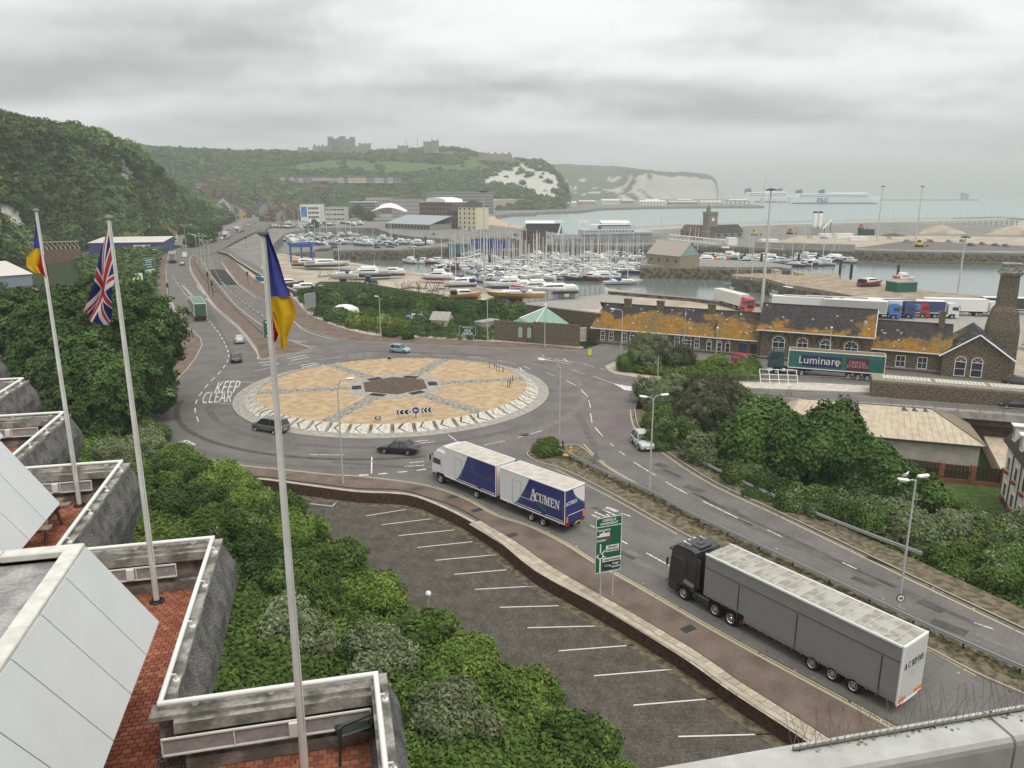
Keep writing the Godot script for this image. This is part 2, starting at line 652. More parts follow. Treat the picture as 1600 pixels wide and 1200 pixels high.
# outlines on the ground, surveyed
const ROAD:=[250,706,295,731,360,746,415,750,490,760,560,769,635,773,680,787,735,813,785,847,842,893,930,941,1000,981,1091,1036,1156,1083,1266,1153,1420,1255,1560,1345,2100,1345,2100,1240,1800,1076,1600,981,1480,924,1400,886,1280,828,1200,790,1120,753,1060,716,1020,686,1000,668,989,648,1000,620,1140,612,1600,650,1900,670,1900,618,1600,590,1400,560,1190,545,1000,520,914,545,830,520,700,505,600,495,500,480,474,462,440,440,400,414,372,400,352,385,400,362,455,345,470,335,440,333,400,340,350,362,290,385,262,395,240,405,243,440,230,500,150,560,100,640]
const PARK:=[250,715,295,731,360,746,415,750,490,760,560,769,635,773,680,787,735,813,785,847,842,893,930,941,1000,981,1091,1036,1156,1083,1266,1153,1420,1255]
const SOUTH_KERB:=[240,700,290,712,322,721,380,730,440,736,515,744,565,747,660,760,722,780,772,807,826,825,880,852,927,882,1000,923,1094,978,1187,1030,1281,1081,1375,1133,1560,1240]
const SLAB_IN:=[240,715,295,727,360,742,415,746,490,756,560,764,622,766,665,777,710,792,760,820,810,850,860,885,930,926,1000,966,1091,1021,1156,1066,1266,1136,1420,1238,1560,1328]
const RESERVE:=[825,712,828,706,850,699,880,697,905,697,932,720,960,740,1020,771,1080,804,1170,846,1260,888,1360,936,1460,984,1600,1044,1800,1136,1800,1170,1600,1085,1520,1050,1456,1016,1380,982,1300,944,1200,900,1130,866,1060,830,1010,802,960,774,905,745,870,730,840,722]
const SLIP_EDGE:=[991,640,993,655,1000,672,1020,690,1060,720,1120,757,1200,794,1280,832,1400,890,1480,928,1600,985,1800,1080]
const A20_RES:=[406,562,400,545,372,510,337,480,316,450,300,425,296,406,302,399,312,404,326,425,347,452,368,477,402,504,440,528,487,546,435,556]
const NORTH_KERB:=[346,408,372,440,400,462,430,480,454,496,470,511,500,522,530,529,560,534,660,539,780,544,830,546,905,549]
const NORTH_WALK:=[362,404,392,432,430,452,456,464,476,486,492,497,530,512,580,524,640,527,700,531,760,534,860,540,905,545]
func build_ground()->void:
	var w:=MB.new()
	w.prism(PackedVector2Array([Vector2(-6000,-12000),Vector2(13000,-12000),Vector2(13000,300),Vector2(-6000,300)]),-6,-5.05,false)
	struct("sea",w,mats["sea_water"])
	var dk:=MB.new()
	dk.prism(xz(GL([425,352,700,352,760,372,1200,378,1900,385,1900,520,1100,490,425,440],-4.99)),-6,-4.97,false)
	struct("dock_water",dk,mats["dock_water"])
	var rd:=MB.new()
	rd.prism(xz(GL(ROAD)),-0.6,0.0)
	struct("road",rd,mats["asphalt"])
	var low:=-0.95
	var pk:=xz(GL(PARK))
	var a:=G(1420,1330,0)
	pk.append(Vector2(27,-8))
	pk.append(Vector2(-30,-6))
	pk.append(Vector2(-75,-40))
	var park:=MB.new()
	park.prism(pk,low-0.4,low)
	struct("car_park_ground",park,mats["block_paving"])
func pair_lines(mb:MB,a:Array,w:float,y:float,h:=0.0)->void:
	for i in range(0,a.size(),4):
		mb.ribbon([G(a[i],a[i+1],h),G(a[i+2],a[i+3],h)],w,y)
func resample(pts:Array,step:float)->Array:
	var o=[pts[0]]
	var carry=step
	for i in pts.size()-1:
		var a:Vector3=pts[i]; var b:Vector3=pts[i+1]
		var L=a.distance_to(b)
		var t=carry
		while t<=L:
			o.append(a.lerp(b,t/L))
			t+=step
		carry=t-L
	return o
func offset_line(pts:Array,d:float)->Array:
	var o=[]
	for i in pts.size():
		var t:Vector3=pts[min(i+1,pts.size()-1)]-pts[max(i-1,0)]
		t.y=0
		t=t.normalized()
		o.append(pts[i]+V3(-t.z,0,t.x)*d)
	return o
func guard_rail(label:String,pts:Array,twin:bool,group:="")->void:
	var t=thing("guard_rail",label,"crash barrier",group)
	for s in ([-1,1] if twin else [1]):
		var prof=[V2(0.05,0.45),V2(0.12,0.52),V2(0.05,0.6),V2(0.12,0.68),V2(0.05,0.76)]
		var rings=[]
		for i in pts.size():
			var d:Vector3=pts[min(i+1,pts.size()-1)]-pts[max(i-1,0)]
			d.y=0
			d=d.normalized()
			var sd=V3(-d.z,0,d.x)*s
			var ring=[]
			for q in prof:
				ring.append(pts[i]+sd*q.x+V3(0,q.y,0))
			for k in range(prof.size()-1,-1,-1):
				ring.append(pts[i]+sd*(prof[k].x-0.02)+V3(0,prof[k].y,0))
			if s>0:
				ring.reverse()
			rings.append(ring)
		var mb=MB.new()
		mb.loft(rings,true,true,false)
		part(t,"rail",mb,mats["galvanised"])
	var pm=MB.new()
	pm.box(V3(0,0.37,0),V3(0.1,0.76,0.08))
	var pmesh=pm.mesh()
	for p in resample(pts,3.2):
		var o=part(t,"post",pmesh,mats["dark_metal"])
		o.position=p
func flat(called:String,poly:Array,y:float,m:Material,thick:=0.3,kind:="structure")->MeshInstance3D:
	var mb=MB.new()
	mb.prism(xz(poly),y-thick,y)
	return struct(called,mb,m,kind)
func cat_lines(a:Array,b:Array)->Array:
	var o=a.duplicate()
	var r=b.duplicate()
	r.reverse()
	o.append_array(r)
	return o
func build_road_details()->void:
	var skerb=smooth(GL(SOUTH_KERB),4)
	var sin_=smooth(GL(SLAB_IN),4)
	var wall=[]
	for i in range(0,32,2):
		wall.append(G(PARK[i],PARK[i+1]))
	wall.append(G(1420,1255))
	wall.append(G(1560,1345))
	wall=smooth(wall,3)
	flat("footpath",cat_lines(skerb,sin_),0.11,mats["asphalt_red"])
	var slab_base=flat("paving_strip",cat_lines(sin_,wall),0.085,mats["slab"])
	# loose slabs laid along the edge of the footpath
	var run=resample(offset_line(sin_,0.02),0.62)
	var sm=MB.new()
	sm.cbox(V3(0,0.025,0),V3(0.6,0.05,0.58),0.012)
	var smesh=sm.mesh()
	var tones=[]
	for i in 4:
		tones.append(surf("slab_tone_%d" % i,Color(0.36,0.31,0.235)*(0.86+0.09*i),Color(0.47,0.415,0.325)*(0.86+0.09*i),3.0,6,60,0.25,0.92,0.0,256))
	var made=0
	for i in run.size()-1:
		var p:Vector3=run[i]
		var d:Vector3=(run[i+1]-p).normalized()
		if p.z<-62 or p.z>-16:
			continue
		var n=V3(-d.z,0,d.x)
		for row in 2:
			var q=p+n*(0.33+row*0.61)
			# keep to the strip
			var o=part(slab_base,"slab",smesh,tones[R.randi() % 4])
			o.position=q+V3(0,0.066+R.randf()*0.008,0)
			o.rotation.y=yaw_of(d)+R.randf_range(-0.015,0.015)
			made+=1
	# kerbs
	var kb=MB.new()
	kb.wall(skerb,-0.14,0.0,-0.1,0.125)
	struct("kerb",kb,mats["kerb"])
	# brick retaining wall between the footpath and the car park
	var rw=thing("retaining_wall","low dark brick retaining wall between footpath and car park","wall")
	var w1=MB.new()
	w1.wall(wall,0.0,0.32,-1.6,0.13)
	part(rw,"brickwork",w1,mats["wall_brick"])
	var w2=MB.new()
	w2.wall(wall,-0.02,0.34,0.132,0.17)
	part(rw,"coping",w2,mats["slab"])
	# weedy strip at the foot of the wall
	flat("dirt_strip",cat_lines(offset_line(wall,0.3),offset_line(wall,1.1)),-0.94,mats["dry_verge"],0.2)
	# central reservation towards the lower right
	var res=smooth(GL(RESERVE),2,true)
	flat("reservation_ground",res,0.1,mats["dry_verge"])
	var rk=MB.new()
	var rl=res.duplicate()
	rl.append(res[0])
	rk.wall(rl,-0.12,0.02,-0.1,0.125)
	struct("reservation_kerb",rk,mats["kerb"])
	var gr=smooth(GL([853,709,876,712,900,722,930,738,960,752,1020,778,1080,812,1160,850,1260,898,1360,946,1460,995,1600,1058,1760,1134]),3)
	guard_rail("long twin steel crash barrier down the middle strip beside the grey lorry",gr,true)
	var gr2=smooth(GL([1013,664,1022,676,1056,706,1120,742,1200,780,1280,814,1360,846,1440,876]),3)
	guard_rail("steel crash barrier curving along the dense bushes of the slip road",gr2,false)
	# verge outside the slip road
	var se=smooth(GL(SLIP_EDGE),3)
	flat("slip_verge",cat_lines(se,offset_line(se,-2.6)),0.09,mats["dry_verge"])
	var sk=MB.new()
	sk.wall(se,-0.14,0.0,-0.1,0.12)
	struct("slip_kerb",sk,mats["kerb"])
	# northern footpath and its kerb
	var nk=smooth(GL(NORTH_KERB),3)
	var nw=smooth(GL(NORTH_WALK),3)
	flat("north_footpath",cat_lines(nk,nw),0.11,mats["asphalt_red"])
	var wider=offset_line(nw,-1.6)
	flat("north_paving",cat_lines(nw,wider),0.115,mats["slab"])
	var nkb=MB.new()
	nkb.wall(nk,0.0,0.15,-0.1,0.125)
	struct("north_kerb",nkb,mats["kerb"])
	# A20 reservation and left footpath
	var ar=smooth(GL(A20_RES),2,true)
	flat("avenue_island",ar,0.1,mats["asphalt_red"])
	var ark=MB.new()
	var arl=ar.duplicate()
	arl.append(ar[0])
	ark.wall(arl,-0.15,0.15,-0.1,0.125)
	struct("avenue_kerb",ark,mats["kerb"])
	var lw=GL([285,386,266,396,262,402,259,422,262,460,268,490,273,505,301,517,313,529,316,540,306,560,290,580,268,602,180,640,170,560,225,500,246,470,246,430,247,405,262,392])
	flat("west_footpath",lw,0.11,mats["asphalt_red"])
	var lk=MB.new()
	lk.wall(GL([285,386,266,396,262,402,259,422,262,460,268,490,273,505,301,517,313,529,316,540,306,560,290,580,268,602]),-0.1,0.1,-0.1,0.125)
	struct("west_kerb",lk,mats["kerb"])
	# mouth of the road to the bridge: planted island and painted splitter
	var isl=GL([945,573,950,580,960,585,992,590,1037,595,1095,597,1150,598,1186,594,1190,581,1150,575,1090,570,1030,563,985,562,958,567])
	flat("island_kerb_stone",isl,0.12,mats["slab"])
	var inner=GL([966,574,975,580,1000,585,1050,591,1150,596,1182,592,1186,583,1150,577,1090,572,1030,566,990,565,972,568])
	flat("island_ground",inner,0.16,mats["undergrowth"])
	flat("splitter_marking",GL([958,599,977,610,1000,610.5,1016,607,1003,605.5,980,603]),0.008,mats["worn_white"],0.01)
	# darker and mauve patches of road surface
	flat("resurfaced_patch",GL([1347,870,1390,871,1480,908,1600,958,1700,1005,1700,1022,1600,977,1480,922,1400,890]),0.004,mats["asphalt_dark"],0.01)
	flat("resurfaced_lane",GL([322,421,352,421,379,446,338,446]),0.004,mats["asphalt_dark"],0.01)
	flat("mauve_road",smooth(GL([487,548,520,547,560,543,660,544,780,549,850,551,912,560,945,582,985,600,990,640,985,675,960,700,912,694,875,690,845,690,800,700,780,690,850,660,880,630,875,600,850,575,790,562,700,556,610,552,560,556,520,560]),2,true),0.004,mats["asphalt_mauve"],0.01)
	# markings
	var y=0.012
	var m=MB.new()
	pair_lines(m,[636,553,656,554,675.5,554.6,714.5,556,731.6,557,761,561,777,562.7,806,569,818,572,829,577,853.5,582,866,587,809,684,848,672.5,756,696,788.5,688.7,700,679,713,688.7],0.13,y)
	pair_lines(m,[884.5,594,900,603,908,609,918.7,620.5,920,625.6,922.7,637,922.7,646,925,660.5,929.5,667.7,942,682,954,693,958.7,697.6,893.5,577.7,913.7,585,937,576,945,578,911,568,929.5,574,927,588,958,599],0.13,y)
	pair_lines(m,[397.5,580,430,572.5,449,570,482.5,564,496,562,535,558,354,595,399,598,344,631,366,630.5,484,710.5,537.5,711,581,714,580.5,740],0.14,y)
	pair_lines(m,[531,744,546,743,561,742.5,576,742,591,740.5,606,739.5,621,738,636,736.5,651,735,666,733],0.3,y)
	pair_lines(m,[968,705,976,711,990,722,1024,743,1040,753,1074,772,1098,783,1153,810,1199,828,1222,839,1316,879,1338,889,1416,923,1444,935,1522,973,1552,983],0.13,y)
	pair_lines(m,[922,820,930,825,970,844,980,850,1010,864,1046,884,1046,820,1062,829],0.14,y)
	# lane line of the avenue
	m.ribbon(smooth(GL([270,432,282,450,297,470,315,489,333,509,345,525,355,546,357,560,345,580,320,606,305,634,311,662]),4),0.16,y,2.4,2.0)
	m.ribbon(smooth(GL([330,405,334,420,352,447,372,464,400,486,440,512]),4),0.14,y,2.4,3.0)
	m.ribbon(GL([338,446,379,446]),0.3,y)
	for pr in [[258,448,275,490],[285,446,300,462],[308,446,320,460],[322,466,338,482],[352,421,373,445]]:
		m.ribbon(GL(pr),0.5,y,0.8,0.8)
	m.ribbon(smooth(GL([262,398,258,420,261,440]),3),0.14,y)
	m.ribbon(smooth(GL([297,404,298,425,316,452,337,482,372,513,400,549,405,562,436,558,488,549]),4),0.15,y)
	m.ribbon(smooth(GL([346,410,372,443,400,465]),4),0.15,y)
	m.ribbon(smooth(GL([456,499,472,514,500,525,530,531]),4),0.15,y)
	pair_lines(m,[447,536,493,542,440,531,480,534,455,536,475,533],0.2,y)
	for q in [[405,567,432,564],[410,571,436,568],[449,560,478,555],[455,563,482,558],[468,571,495,567],[472,574,498,569]]:
		m.ribbon(GL(q),0.35,y)
	# parking bays of the slip lane mouth and worn strokes
	for q in [[276,692,290,699],[281,690,295,697],[286,689,299,696],[291,688,305,695],[276,692,291,688]]:
		m.ribbon(GL(q),0.22,y)
	for q in [[924,804,945,813],[929,800,950,809],[931,798,936,796.5],[935,797,952,806],[949,807,953,805.5],[940,795.5,965,807],[946,793.5,963,800],[948,792.5,966,798.5],[963,800,966,798.5],[970,802,986,807]]:
		m.ribbon(GL(q),0.16,y)
	# worn arrows and letters round the ring
	for q in [[846,557,850,555],[838,558,862,560],[848,561,860,563],[866,562,896,566],[872,566,892,569],[880,560,888,566],[806,576,822,580],[812,574,818,582],[640,723,662,721],[632,729,663,727],[648,690,668,688],[655,693,680,690],[380,640,388,648],[384,646,392,652],[396,660,410,658]]:
		m.ribbon(GL(q),0.18,y)
	struct("road_markings",m,mats["worn_white"])
	var yl=MB.new()
	yl.ribbon(offset_line(skerb,-0.32),0.09,y)
	yl.ribbon(offset_line(skerb,-0.52),0.09,y)
	yl.ribbon(offset_line(se,0.5),0.14,y)
	yl.ribbon(GL([870,734,960,780,1010,808,1060,836]),0.1,y)
	yl.ribbon(GL([1400,993,1460,1020,1525,1056]),0.1,y)
	yl.ribbon(smooth(GL([912,694,935,717,962,737,1020,768,1080,801,1160,841]),3),0.14,y)
	struct("yellow_markings",yl,mats["line_yellow"])
	# KEEP CLEAR, painted so that the driver reads it lengthened
	var g1=struct("keep_marking",text_mesh("KEEP",1.0,0.004,false,false),mats["worn_white"])
	var a=G(336,613); var b=G(371,611)
	var c=G(341,600)
	var ex=(b-a); var ey=(c-a)
	g1.transform=Transform3D(Basis(ex/2.7,ey/0.72,Vector3.UP),(a+b)*0.5+ey*0.5+V3(0,y,0))
	var g2=struct("clear_marking",text_mesh("CLEAR",1.0,0.004,false,false),mats["worn_white"])
	a=G(318,628); b=G(358,626); c=G(322,616)
	ex=b-a; ey=c-a
	g2.transform=Transform3D(Basis(ex/3.3,ey/0.72,Vector3.UP),(a+b)*0.5+ey*0.5+V3(0,y,0))
	# parking bays
	var pl=MB.new()
	var lo=-0.95
	pair_lines(pl,[572,806,641,795,596,820,684,809.5,623,837,715,827.5,652,855.5,743,846,680,875.5,774.5,867,710,897.5,807,889,742,921,852,915,781,949,896,946,824,981,943,978,873,1017,991,1008,928,1056,1050,1046,990,1102,1123,1091,1060,1151,1208,1147,377,774,519,791,519,791,535,777,377,769,387.5,760,385,775,402,762.5,402,777,417,762.5,404,777,442,766],0.11,lo+0.01,lo)
	struct("bay_markings",pl,mats["line_white"])
	# iron covers set in the footpath
	for q in [[708,778],[745,799],[800,838],[650,765],[820,680],[1075,985]]:
		var ic=MB.new()
		ic.box(Vector3.ZERO,V3(1.0,0.012,0.6))
		var o=struct("manhole_cover",ic,mats["dark_metal"])
		o.position=G(q[0],q[1])+V3(0,0.118,0)
		o.rotation.y=0.6
func build_roundabout()->void:
	var c=V3(-16.8,0,-106.8)
	var rim=func(r:float,n:=96,y:=0.0)->Array:
		var o=[]
		for i in n:
			var an=TAU*i/n
			o.append(c+V3(cos(an)*r,y,sin(an)*r))
		return o
	flat("roundabout_apron",rim.call(21.9),0.12,mats["concrete"])
	var ky:Array=rim.call(21.9)
	ky.append(ky[0])
	var kb=MB.new()
	kb.wall(ky,-0.16,0.06,-0.1,0.135)
	struct("roundabout_kerb",kb,mats["kerb"])
	flat("roundabout_gravel",rim.call(18.9),0.8,mats["gravel_bed"],0.7)
	# six paved spokes and a hexagon
	var sp_=MB.new()
	for k in 6:
		var an=deg_to_rad(-12.5+60*k)
		var d=V3(cos(an),0,sin(an))
		var s=V3(-d.z,0,d.x)
		var w=0.95
		sp_.prism(xz([c+d*5-s*w,c+d*18.85-s*w,c+d*18.85+s*w,c+d*5+s*w]),0.75,0.806,true)
	struct("stone_path",sp_,mats["concrete_stained"])
	var hexa=func(r:float)->Array:
		var o=[]
		for k in 6:
			var an=deg_to_rad(17.5+60*k)
			o.append(c+V3(cos(an)*r,0,sin(an)*r))
		return o
	flat("hexagon_path",hexa.call(7.5),0.812,mats["concrete"],0.1)
	flat("planting_bed",hexa.call(5.0),0.9,mats["soil"],0.1)
	var hk=MB.new()
	for k in 6:
		var an=deg_to_rad(-12.5+60*k)
		var p=c+V3(cos(an),0,sin(an))*5.4+V3(0,0.816,0)
		hk.box(p,V3(1.3,0.02,2.2),Basis(Vector3.UP,-an))
	struct("drain_grating",hk,mats["asphalt_dark"])
	# the sloping white rim, block by block, each with its dark chevron
	var ring=thing("chevron_rim","sloping white stone rim with dark chevrons round the gravel roundabout","roundabout rim","",c)
	var n=48
	for i in n:
		var a0=TAU*i/n+0.012
		var a1=TAU*(i+1)/n-0.012
		var mb=MB.new()
		var q=[]
		for a in [a0,a1]:
			var e=V3(cos(a),0,sin(a))
			q.append([e*18.92+V3(0,0.86,0),e*20.55+V3(0,0.2,0),e*20.58+V3(0,0.02,0),e*18.92+V3(0,0.02,0)])
		mb.quad(q[0][0],q[0][1],q[1][1],q[1][0])
		mb.quad(q[0][1],q[0][2],q[1][2],q[1][1])
		mb.quad(q[0][0],q[0][3],q[0][2],q[0][1])
		mb.quad(q[1][0],q[1][1],q[1][2],q[1][3])
		part(ring,"block",mb,mats["chalk_white"])
		if R.randf()<0.08:
			continue
		var ch=MB.new()
		var am=TAU*(i+0.5)/n
		var wide=R.randf_range(0.003,0.009)
		var st=[[18.95,0.0],[19.75,0.028],[20.5,-0.018]]
		for k in 2:
			var p=[]
			for z in [[k,-1],[k+1,-1],[k+1,1],[k,1]]:
				var r:float=st[z[0]][0]
				var an:float=am+st[z[0]][1]+z[1]*wide*R.randf_range(0.8,1.1)*(0.55 if z[0]==2 else 1.0)
				p.append(V3(cos(an)*r,0.86-(r-18.92)/1.63*0.66+0.008,sin(an)*r))
			ch.quad(p[3],p[2],p[1],p[0]) if (p[1]-p[0]).cross(p[2]-p[0]).y>0 else ch.quad(p[0],p[1],p[2],p[3])
		part(ring,"chevron",ch,mat("chevron_black",Color(0.1,0.095,0.085),0.95))
func build_road_wear()->void:
	# patches, seams and tyre-polished arcs in the asphalt
	var tones=[]
	for i in 4:
		tones.append(surf("asphalt_patch_%d" % i,Color(0.135,0.126,0.119)*[0.72,0.86,1.12,0.6][i],Color(0.17,0.16,0.151)*[0.74,0.88,1.14,0.64][i],9.0,6,60,0.2,0.9,0.0,256))
	var c=V3(-16.8,0,-106.8)
	var arc=func(r0:float,r1:float,a0:float,a1:float,m:Material,y:float)->void:
		var p=[]
		for i in 25:
			var an=deg_to_rad(lerpf(a0,a1,i/24.0))
			p.append(c+V3(cos(an),0,sin(an))*r0)
		for i in 25:
			var an=deg_to_rad(lerpf(a1,a0,i/24.0))
			p.append(c+V3(cos(an),0,sin(an))*r1)
		flat("road_patch",p,y,m,0.01)
	arc.call(28.6,29.3,75,170,tones[3],0.006)
	arc.call(31.2,31.9,70,160,tones[1],0.006)
	arc.call(24.5,25.4,40,175,tones[1],0.006)
	arc.call(26.5,27.6,-60,60,tones[2],0.008)
	for q in [[1120,990,1420,1150,0.9,0],[1040,905,1330,1060,0.6,1],[960,858,1180,975,0.7,2],[1100,790,1420,930,0.7,1],[1080,770,1600,1010,0.5,0],[1010,735,1180,822,0.8,2],[700,735,880,800,0.5,1],[880,812,1040,895,1.2,2],[320,470,365,560,1.0,1],[285,440,320,495,0.8,2],[345,440,420,505,0.9,1],[900,640,930,700,0.9,1],[560,548,780,556,0.8,0],[520,722,700,735,0.5,0]]:
		var m=MB.new()
		var a=G(q[0],q[1]); var b=G(q[2],q[3])
		m.ribbon(resample([a,b],3.0),q[4],0.007)
		struct("tyre_track",m,tones[q[5]])
	for i in 26:
		var k=R.randf()
		var p=G(lerpf(930,1560,k),lerpf(800,1130,k)+R.randf_range(-45,25)) if i % 2 else G(lerpf(1000,1580,k),lerpf(705,1010,k)+R.randf_range(0,22))
		var m=MB.new()
		m.box(Vector3.ZERO,V3(R.randf_range(0.6,3.2),0.004,R.randf_range(0.4,1.1)))
		var o=struct("road_patch",m,tones[R.randi() % 4])
		o.position=p+V3(0,0.009+0.0004*i,0)
		o.rotation.y=-0.93+R.randf_range(-0.1,0.1)
	var dm=MB.new()
	for i in 900:
		var k=R.randf()
		var line:Array=[SOUTH_KERB,SLIP_EDGE,RESERVE][i % 3]
		var j=(R.randi() % (line.size()/2-1))*2
		var p=G(lerpf(line[j],line[j+2],k),lerpf(line[j+1],line[j+3],k))+V3(R.randf_range(-0.8,0.8),0.013,R.randf_range(-0.8,0.8))
		var s=R.randf_range(0.03,0.11)
		dm.col=[Color(0.3,0.27,0.22),Color(0.08,0.07,0.05),Color(0.45,0.43,0.38),Color(0.2,0.17,0.1)][R.randi() % 4]
		dm.lathe([V2(s,0),V2(s*0.7,s*0.25),V2(0,s*0.3)],5,p)
	struct("road_litter",dm,vmat("litter",0.95),"stuff")
var bank_grid:=[]
func build_far_land()->void:
	var main=GL([1194,322,1120,322,1020,323,940,325,906,329,840,331,836,333,800,333.5,772,337,776,342,802,350,820,353,860,363,900,366,1000,363,1060,359,1190,353,1270,353,1400,348,1540,351,1600,353,1900,356,1900,400,1600,396,1415,393,1350,391,1257,387,1216,389,1140,385,1046,381,982,384.5,934,382.5,874,381.5,835,383,800,391,788,390,744,385,716,384.5,651,388,622,391,600,390,562,391,511,391,470,394,440,397,440,387,490,384.5,536,384,562,386.5,600,386,650,385.5,690,379.5,712,377,700,373,660,371,640,369,614,365.5,588,357,572,356,520,355.5,480,357,445,365,428,380,420,400,250,640,-400,660,-900,430],-1.0)
	main.append(V3(-2400,-1,-900))
	main.append(V3(-2600,-1,-3600))
	main.append(V3(1000,-1,-4200))
	flat("quayside_ground",main,-1.0,mats["town_ground"],5.0)
	var yard=GL([380,400,440,396,470,401,511,404,560,411.5,623,421,700,433,731,441,755,448.5,800,452.5,870,450.5,945,447.5,952,451,1120,473,1212,478,1345,469,1700,490,2300,520,2300,640,1600,640,1000,610,700,545,480,510,372,430],-1.02)
	flat("boatyard_ground",yard,-1.02,mats["sand_yard"],5.0)
	flat("jetty_ground",GL([1345,470,1342,463.5,1279,452,1223,443,1197,435,1146,431,1144,428.5,1190,427,1235,429.5,1282,426,1311,429,1312,436,1340,438,1375,443,1425,451,1475,457,1520,461,1600,463,1900,468,1900,520,1700,500],-1.01),-1.01,surf("jetty_sand",Color(0.25,0.2,0.14),Color(0.38,0.32,0.245),25.0,5,40,0.35,0.95),5.0)
	flat("pier_ground",GL([1000,414.5,1070,415.5,1144,417.5,1214,417,1235,420,1238,415,1200,409.5,1140,406.5,1075,404.5,1010,404.5],-1.0),-1.0,mats["concrete_stained"],5.0)
	# stained faces of the quays
	var qw=MB.new()
	for line in [[1900,400,1600,396,1415,393,1350,391,1257,387,1216,389,1140,385,1046,381,982,384.5,934,382.5,874,381.5,835,383,800,391,788,390,744,385,716,384.5,651,388,622,391,600,390,562,391,511,391,470,394,440,397],[1235,420,1214,417,1144,417.5,1070,415.5,1000,414.5],[1345,470,1342,463.5,1279,452,1223,443,1197,435,1146,431,1144,428.5]]:
		qw.wall(GL(line,0),-0.12,0.3,-6,-0.97)
	for line in [[440,396,470,401,511,404,560,411.5,623,421,700,433,731,441,755,448.5,800,452.5,870,450.5,945,447.5]]:
		qw.wall(GL(line,0),-0.12,0.3,-6,-0.97)
	struct("quay_wall",qw,mats["quay_wall"])
	var slip=MB.new()
	var s0=GL([1365,393,1385,393.5],-1.0)
	var s1=GL([1352,405,1400,408],-5.0)
	slip.quad(s0[0],s0[1],s1[1]+V3(0,-0.4,0),s1[0]+V3(0,-0.4,0))
	struct("slipway",slip,surf("weed_stone",Color(0.06,0.075,0.025),Color(0.2,0.18,0.12),8.0,5,40,0.5,0.95))
	var mudline=MB.new()
	mudline.wall(GL([1350,391.5,1257,387.5,1216,389.5,1140,385.5,1046,381.5],0),-0.5,0.2,-6,-4.2)
	mudline.wall(GL([1900,401,1600,397,1415,394,1400,393.5],0),-2.5,0.2,-6,-3.9)
	struct("tide_line",mudline,mats["weed_stone"])
	flat("beach",GL([762,338,773,338,777,342.5,803,350.5,821,353.5,812,357,745,349,738,342],-0.98),-0.97,surf("shingle",Color(0.4,0.3,0.2),Color(0.52,0.42,0.3),40.0,5,40,0.2,0.95),0.2)
	# white-edged track marks and concrete aprons in the yard
	flat("concrete_apron",GL([826,480,860,462,945,453,1000,458,960,476,900,484],-1.0),-0.99,mats["concrete"],0.05)
	flat("lorry_park_surface",GL([1180,486,1330,470,1700,488,1900,540,1560,545,1370,520],-1.0),-0.985,mats["concrete"],0.05)
	flat("site_ground",GL([1180,385,1250,368,1420,368,1700,372,1900,385,1900,397,1600,394,1415,391,1350,389],-1.0),-0.985,mats["sand_yard"],0.05)
	flat("site_roadway",GL([1330,388,1420,376,1600,384,1600,393,1415,390.5],-1.0),-0.975,mats["asphalt"],0.05)
	# garden strip between northern pavement and boatyard
	flat("garden_ground",GL([456,460,480,488,530,514,600,527,700,533,830,541,900,547,935,540,930,525,830,500,820,474,700,464,560,440,500,440],-0.5),-0.5,mats["undergrowth"],0.6)
	flat("west_ground",GL([285,384,262,390,247,405,246,430,246,470,225,500,170,560,100,640,30,700,-300,800,-700,640,-500,500,-200,440,60,415,150,396,250,380],-0.05),-0.05,mats["undergrowth"],0.6)
	# the low ground on the right, five metres below the road
	flat("low_ground",GL([995,640,1140,628,1500,655,1900,680,2300,760,2300,1300,1900,1080,1600,940,1200,760,1060,700],-4.8),-4.8,mats["undergrowth"],0.4)
	flat("lawn",GL([1440,740,1560,752,1600,800,1620,840,1500,815,1420,770],-4.8),-4.78,mats["lawn"],0.05)
	var se=smooth(GL(SLIP_EDGE),3)
	var bank=MB.new()
	var rings=[]
	for st in [[-2.5,0.085],[-4.5,-0.8],[-9.0,-4.2],[-13.0,-4.9]]:
		var row=[]
		for p in offset_line(se,st[0]):
			row.append(p+V3(R.randf_range(-0.2,0.2),st[1],0))
		rings.append(row)
	rings.reverse()
	bank.loft(rings,false,false,true)
	struct("slip_bank",bank,mats["undergrowth"])
	# bank that rises from the car park to the building
	var A=GL([240,676,262,692,300,730,345,754,400,780,455,802,500,837,560,882,620,937,690,987,760,1032,860,1087,930,1152,985,1230,1030,1300],-0.95)
	var bk=[]
	for i in 5:
		var f=i/4.0
		var row=[]
		for k in A.size():
			var g=float(k)/(A.size()-1)
			var B=V3(lerpf(-44,3.5,g),9.0,lerpf(-58,-5,g))
			var q:Vector3=A[k].lerp(B,f)
			q.y=-0.95+9.5*pow(f,1.3)
			row.append(q)
		bk.append(row)
	var bm=MB.new()
	bk.reverse()
	bm.loft(bk,false,false,true)
	struct("bank",bm,mats["undergrowth"])
	bank_grid=bk
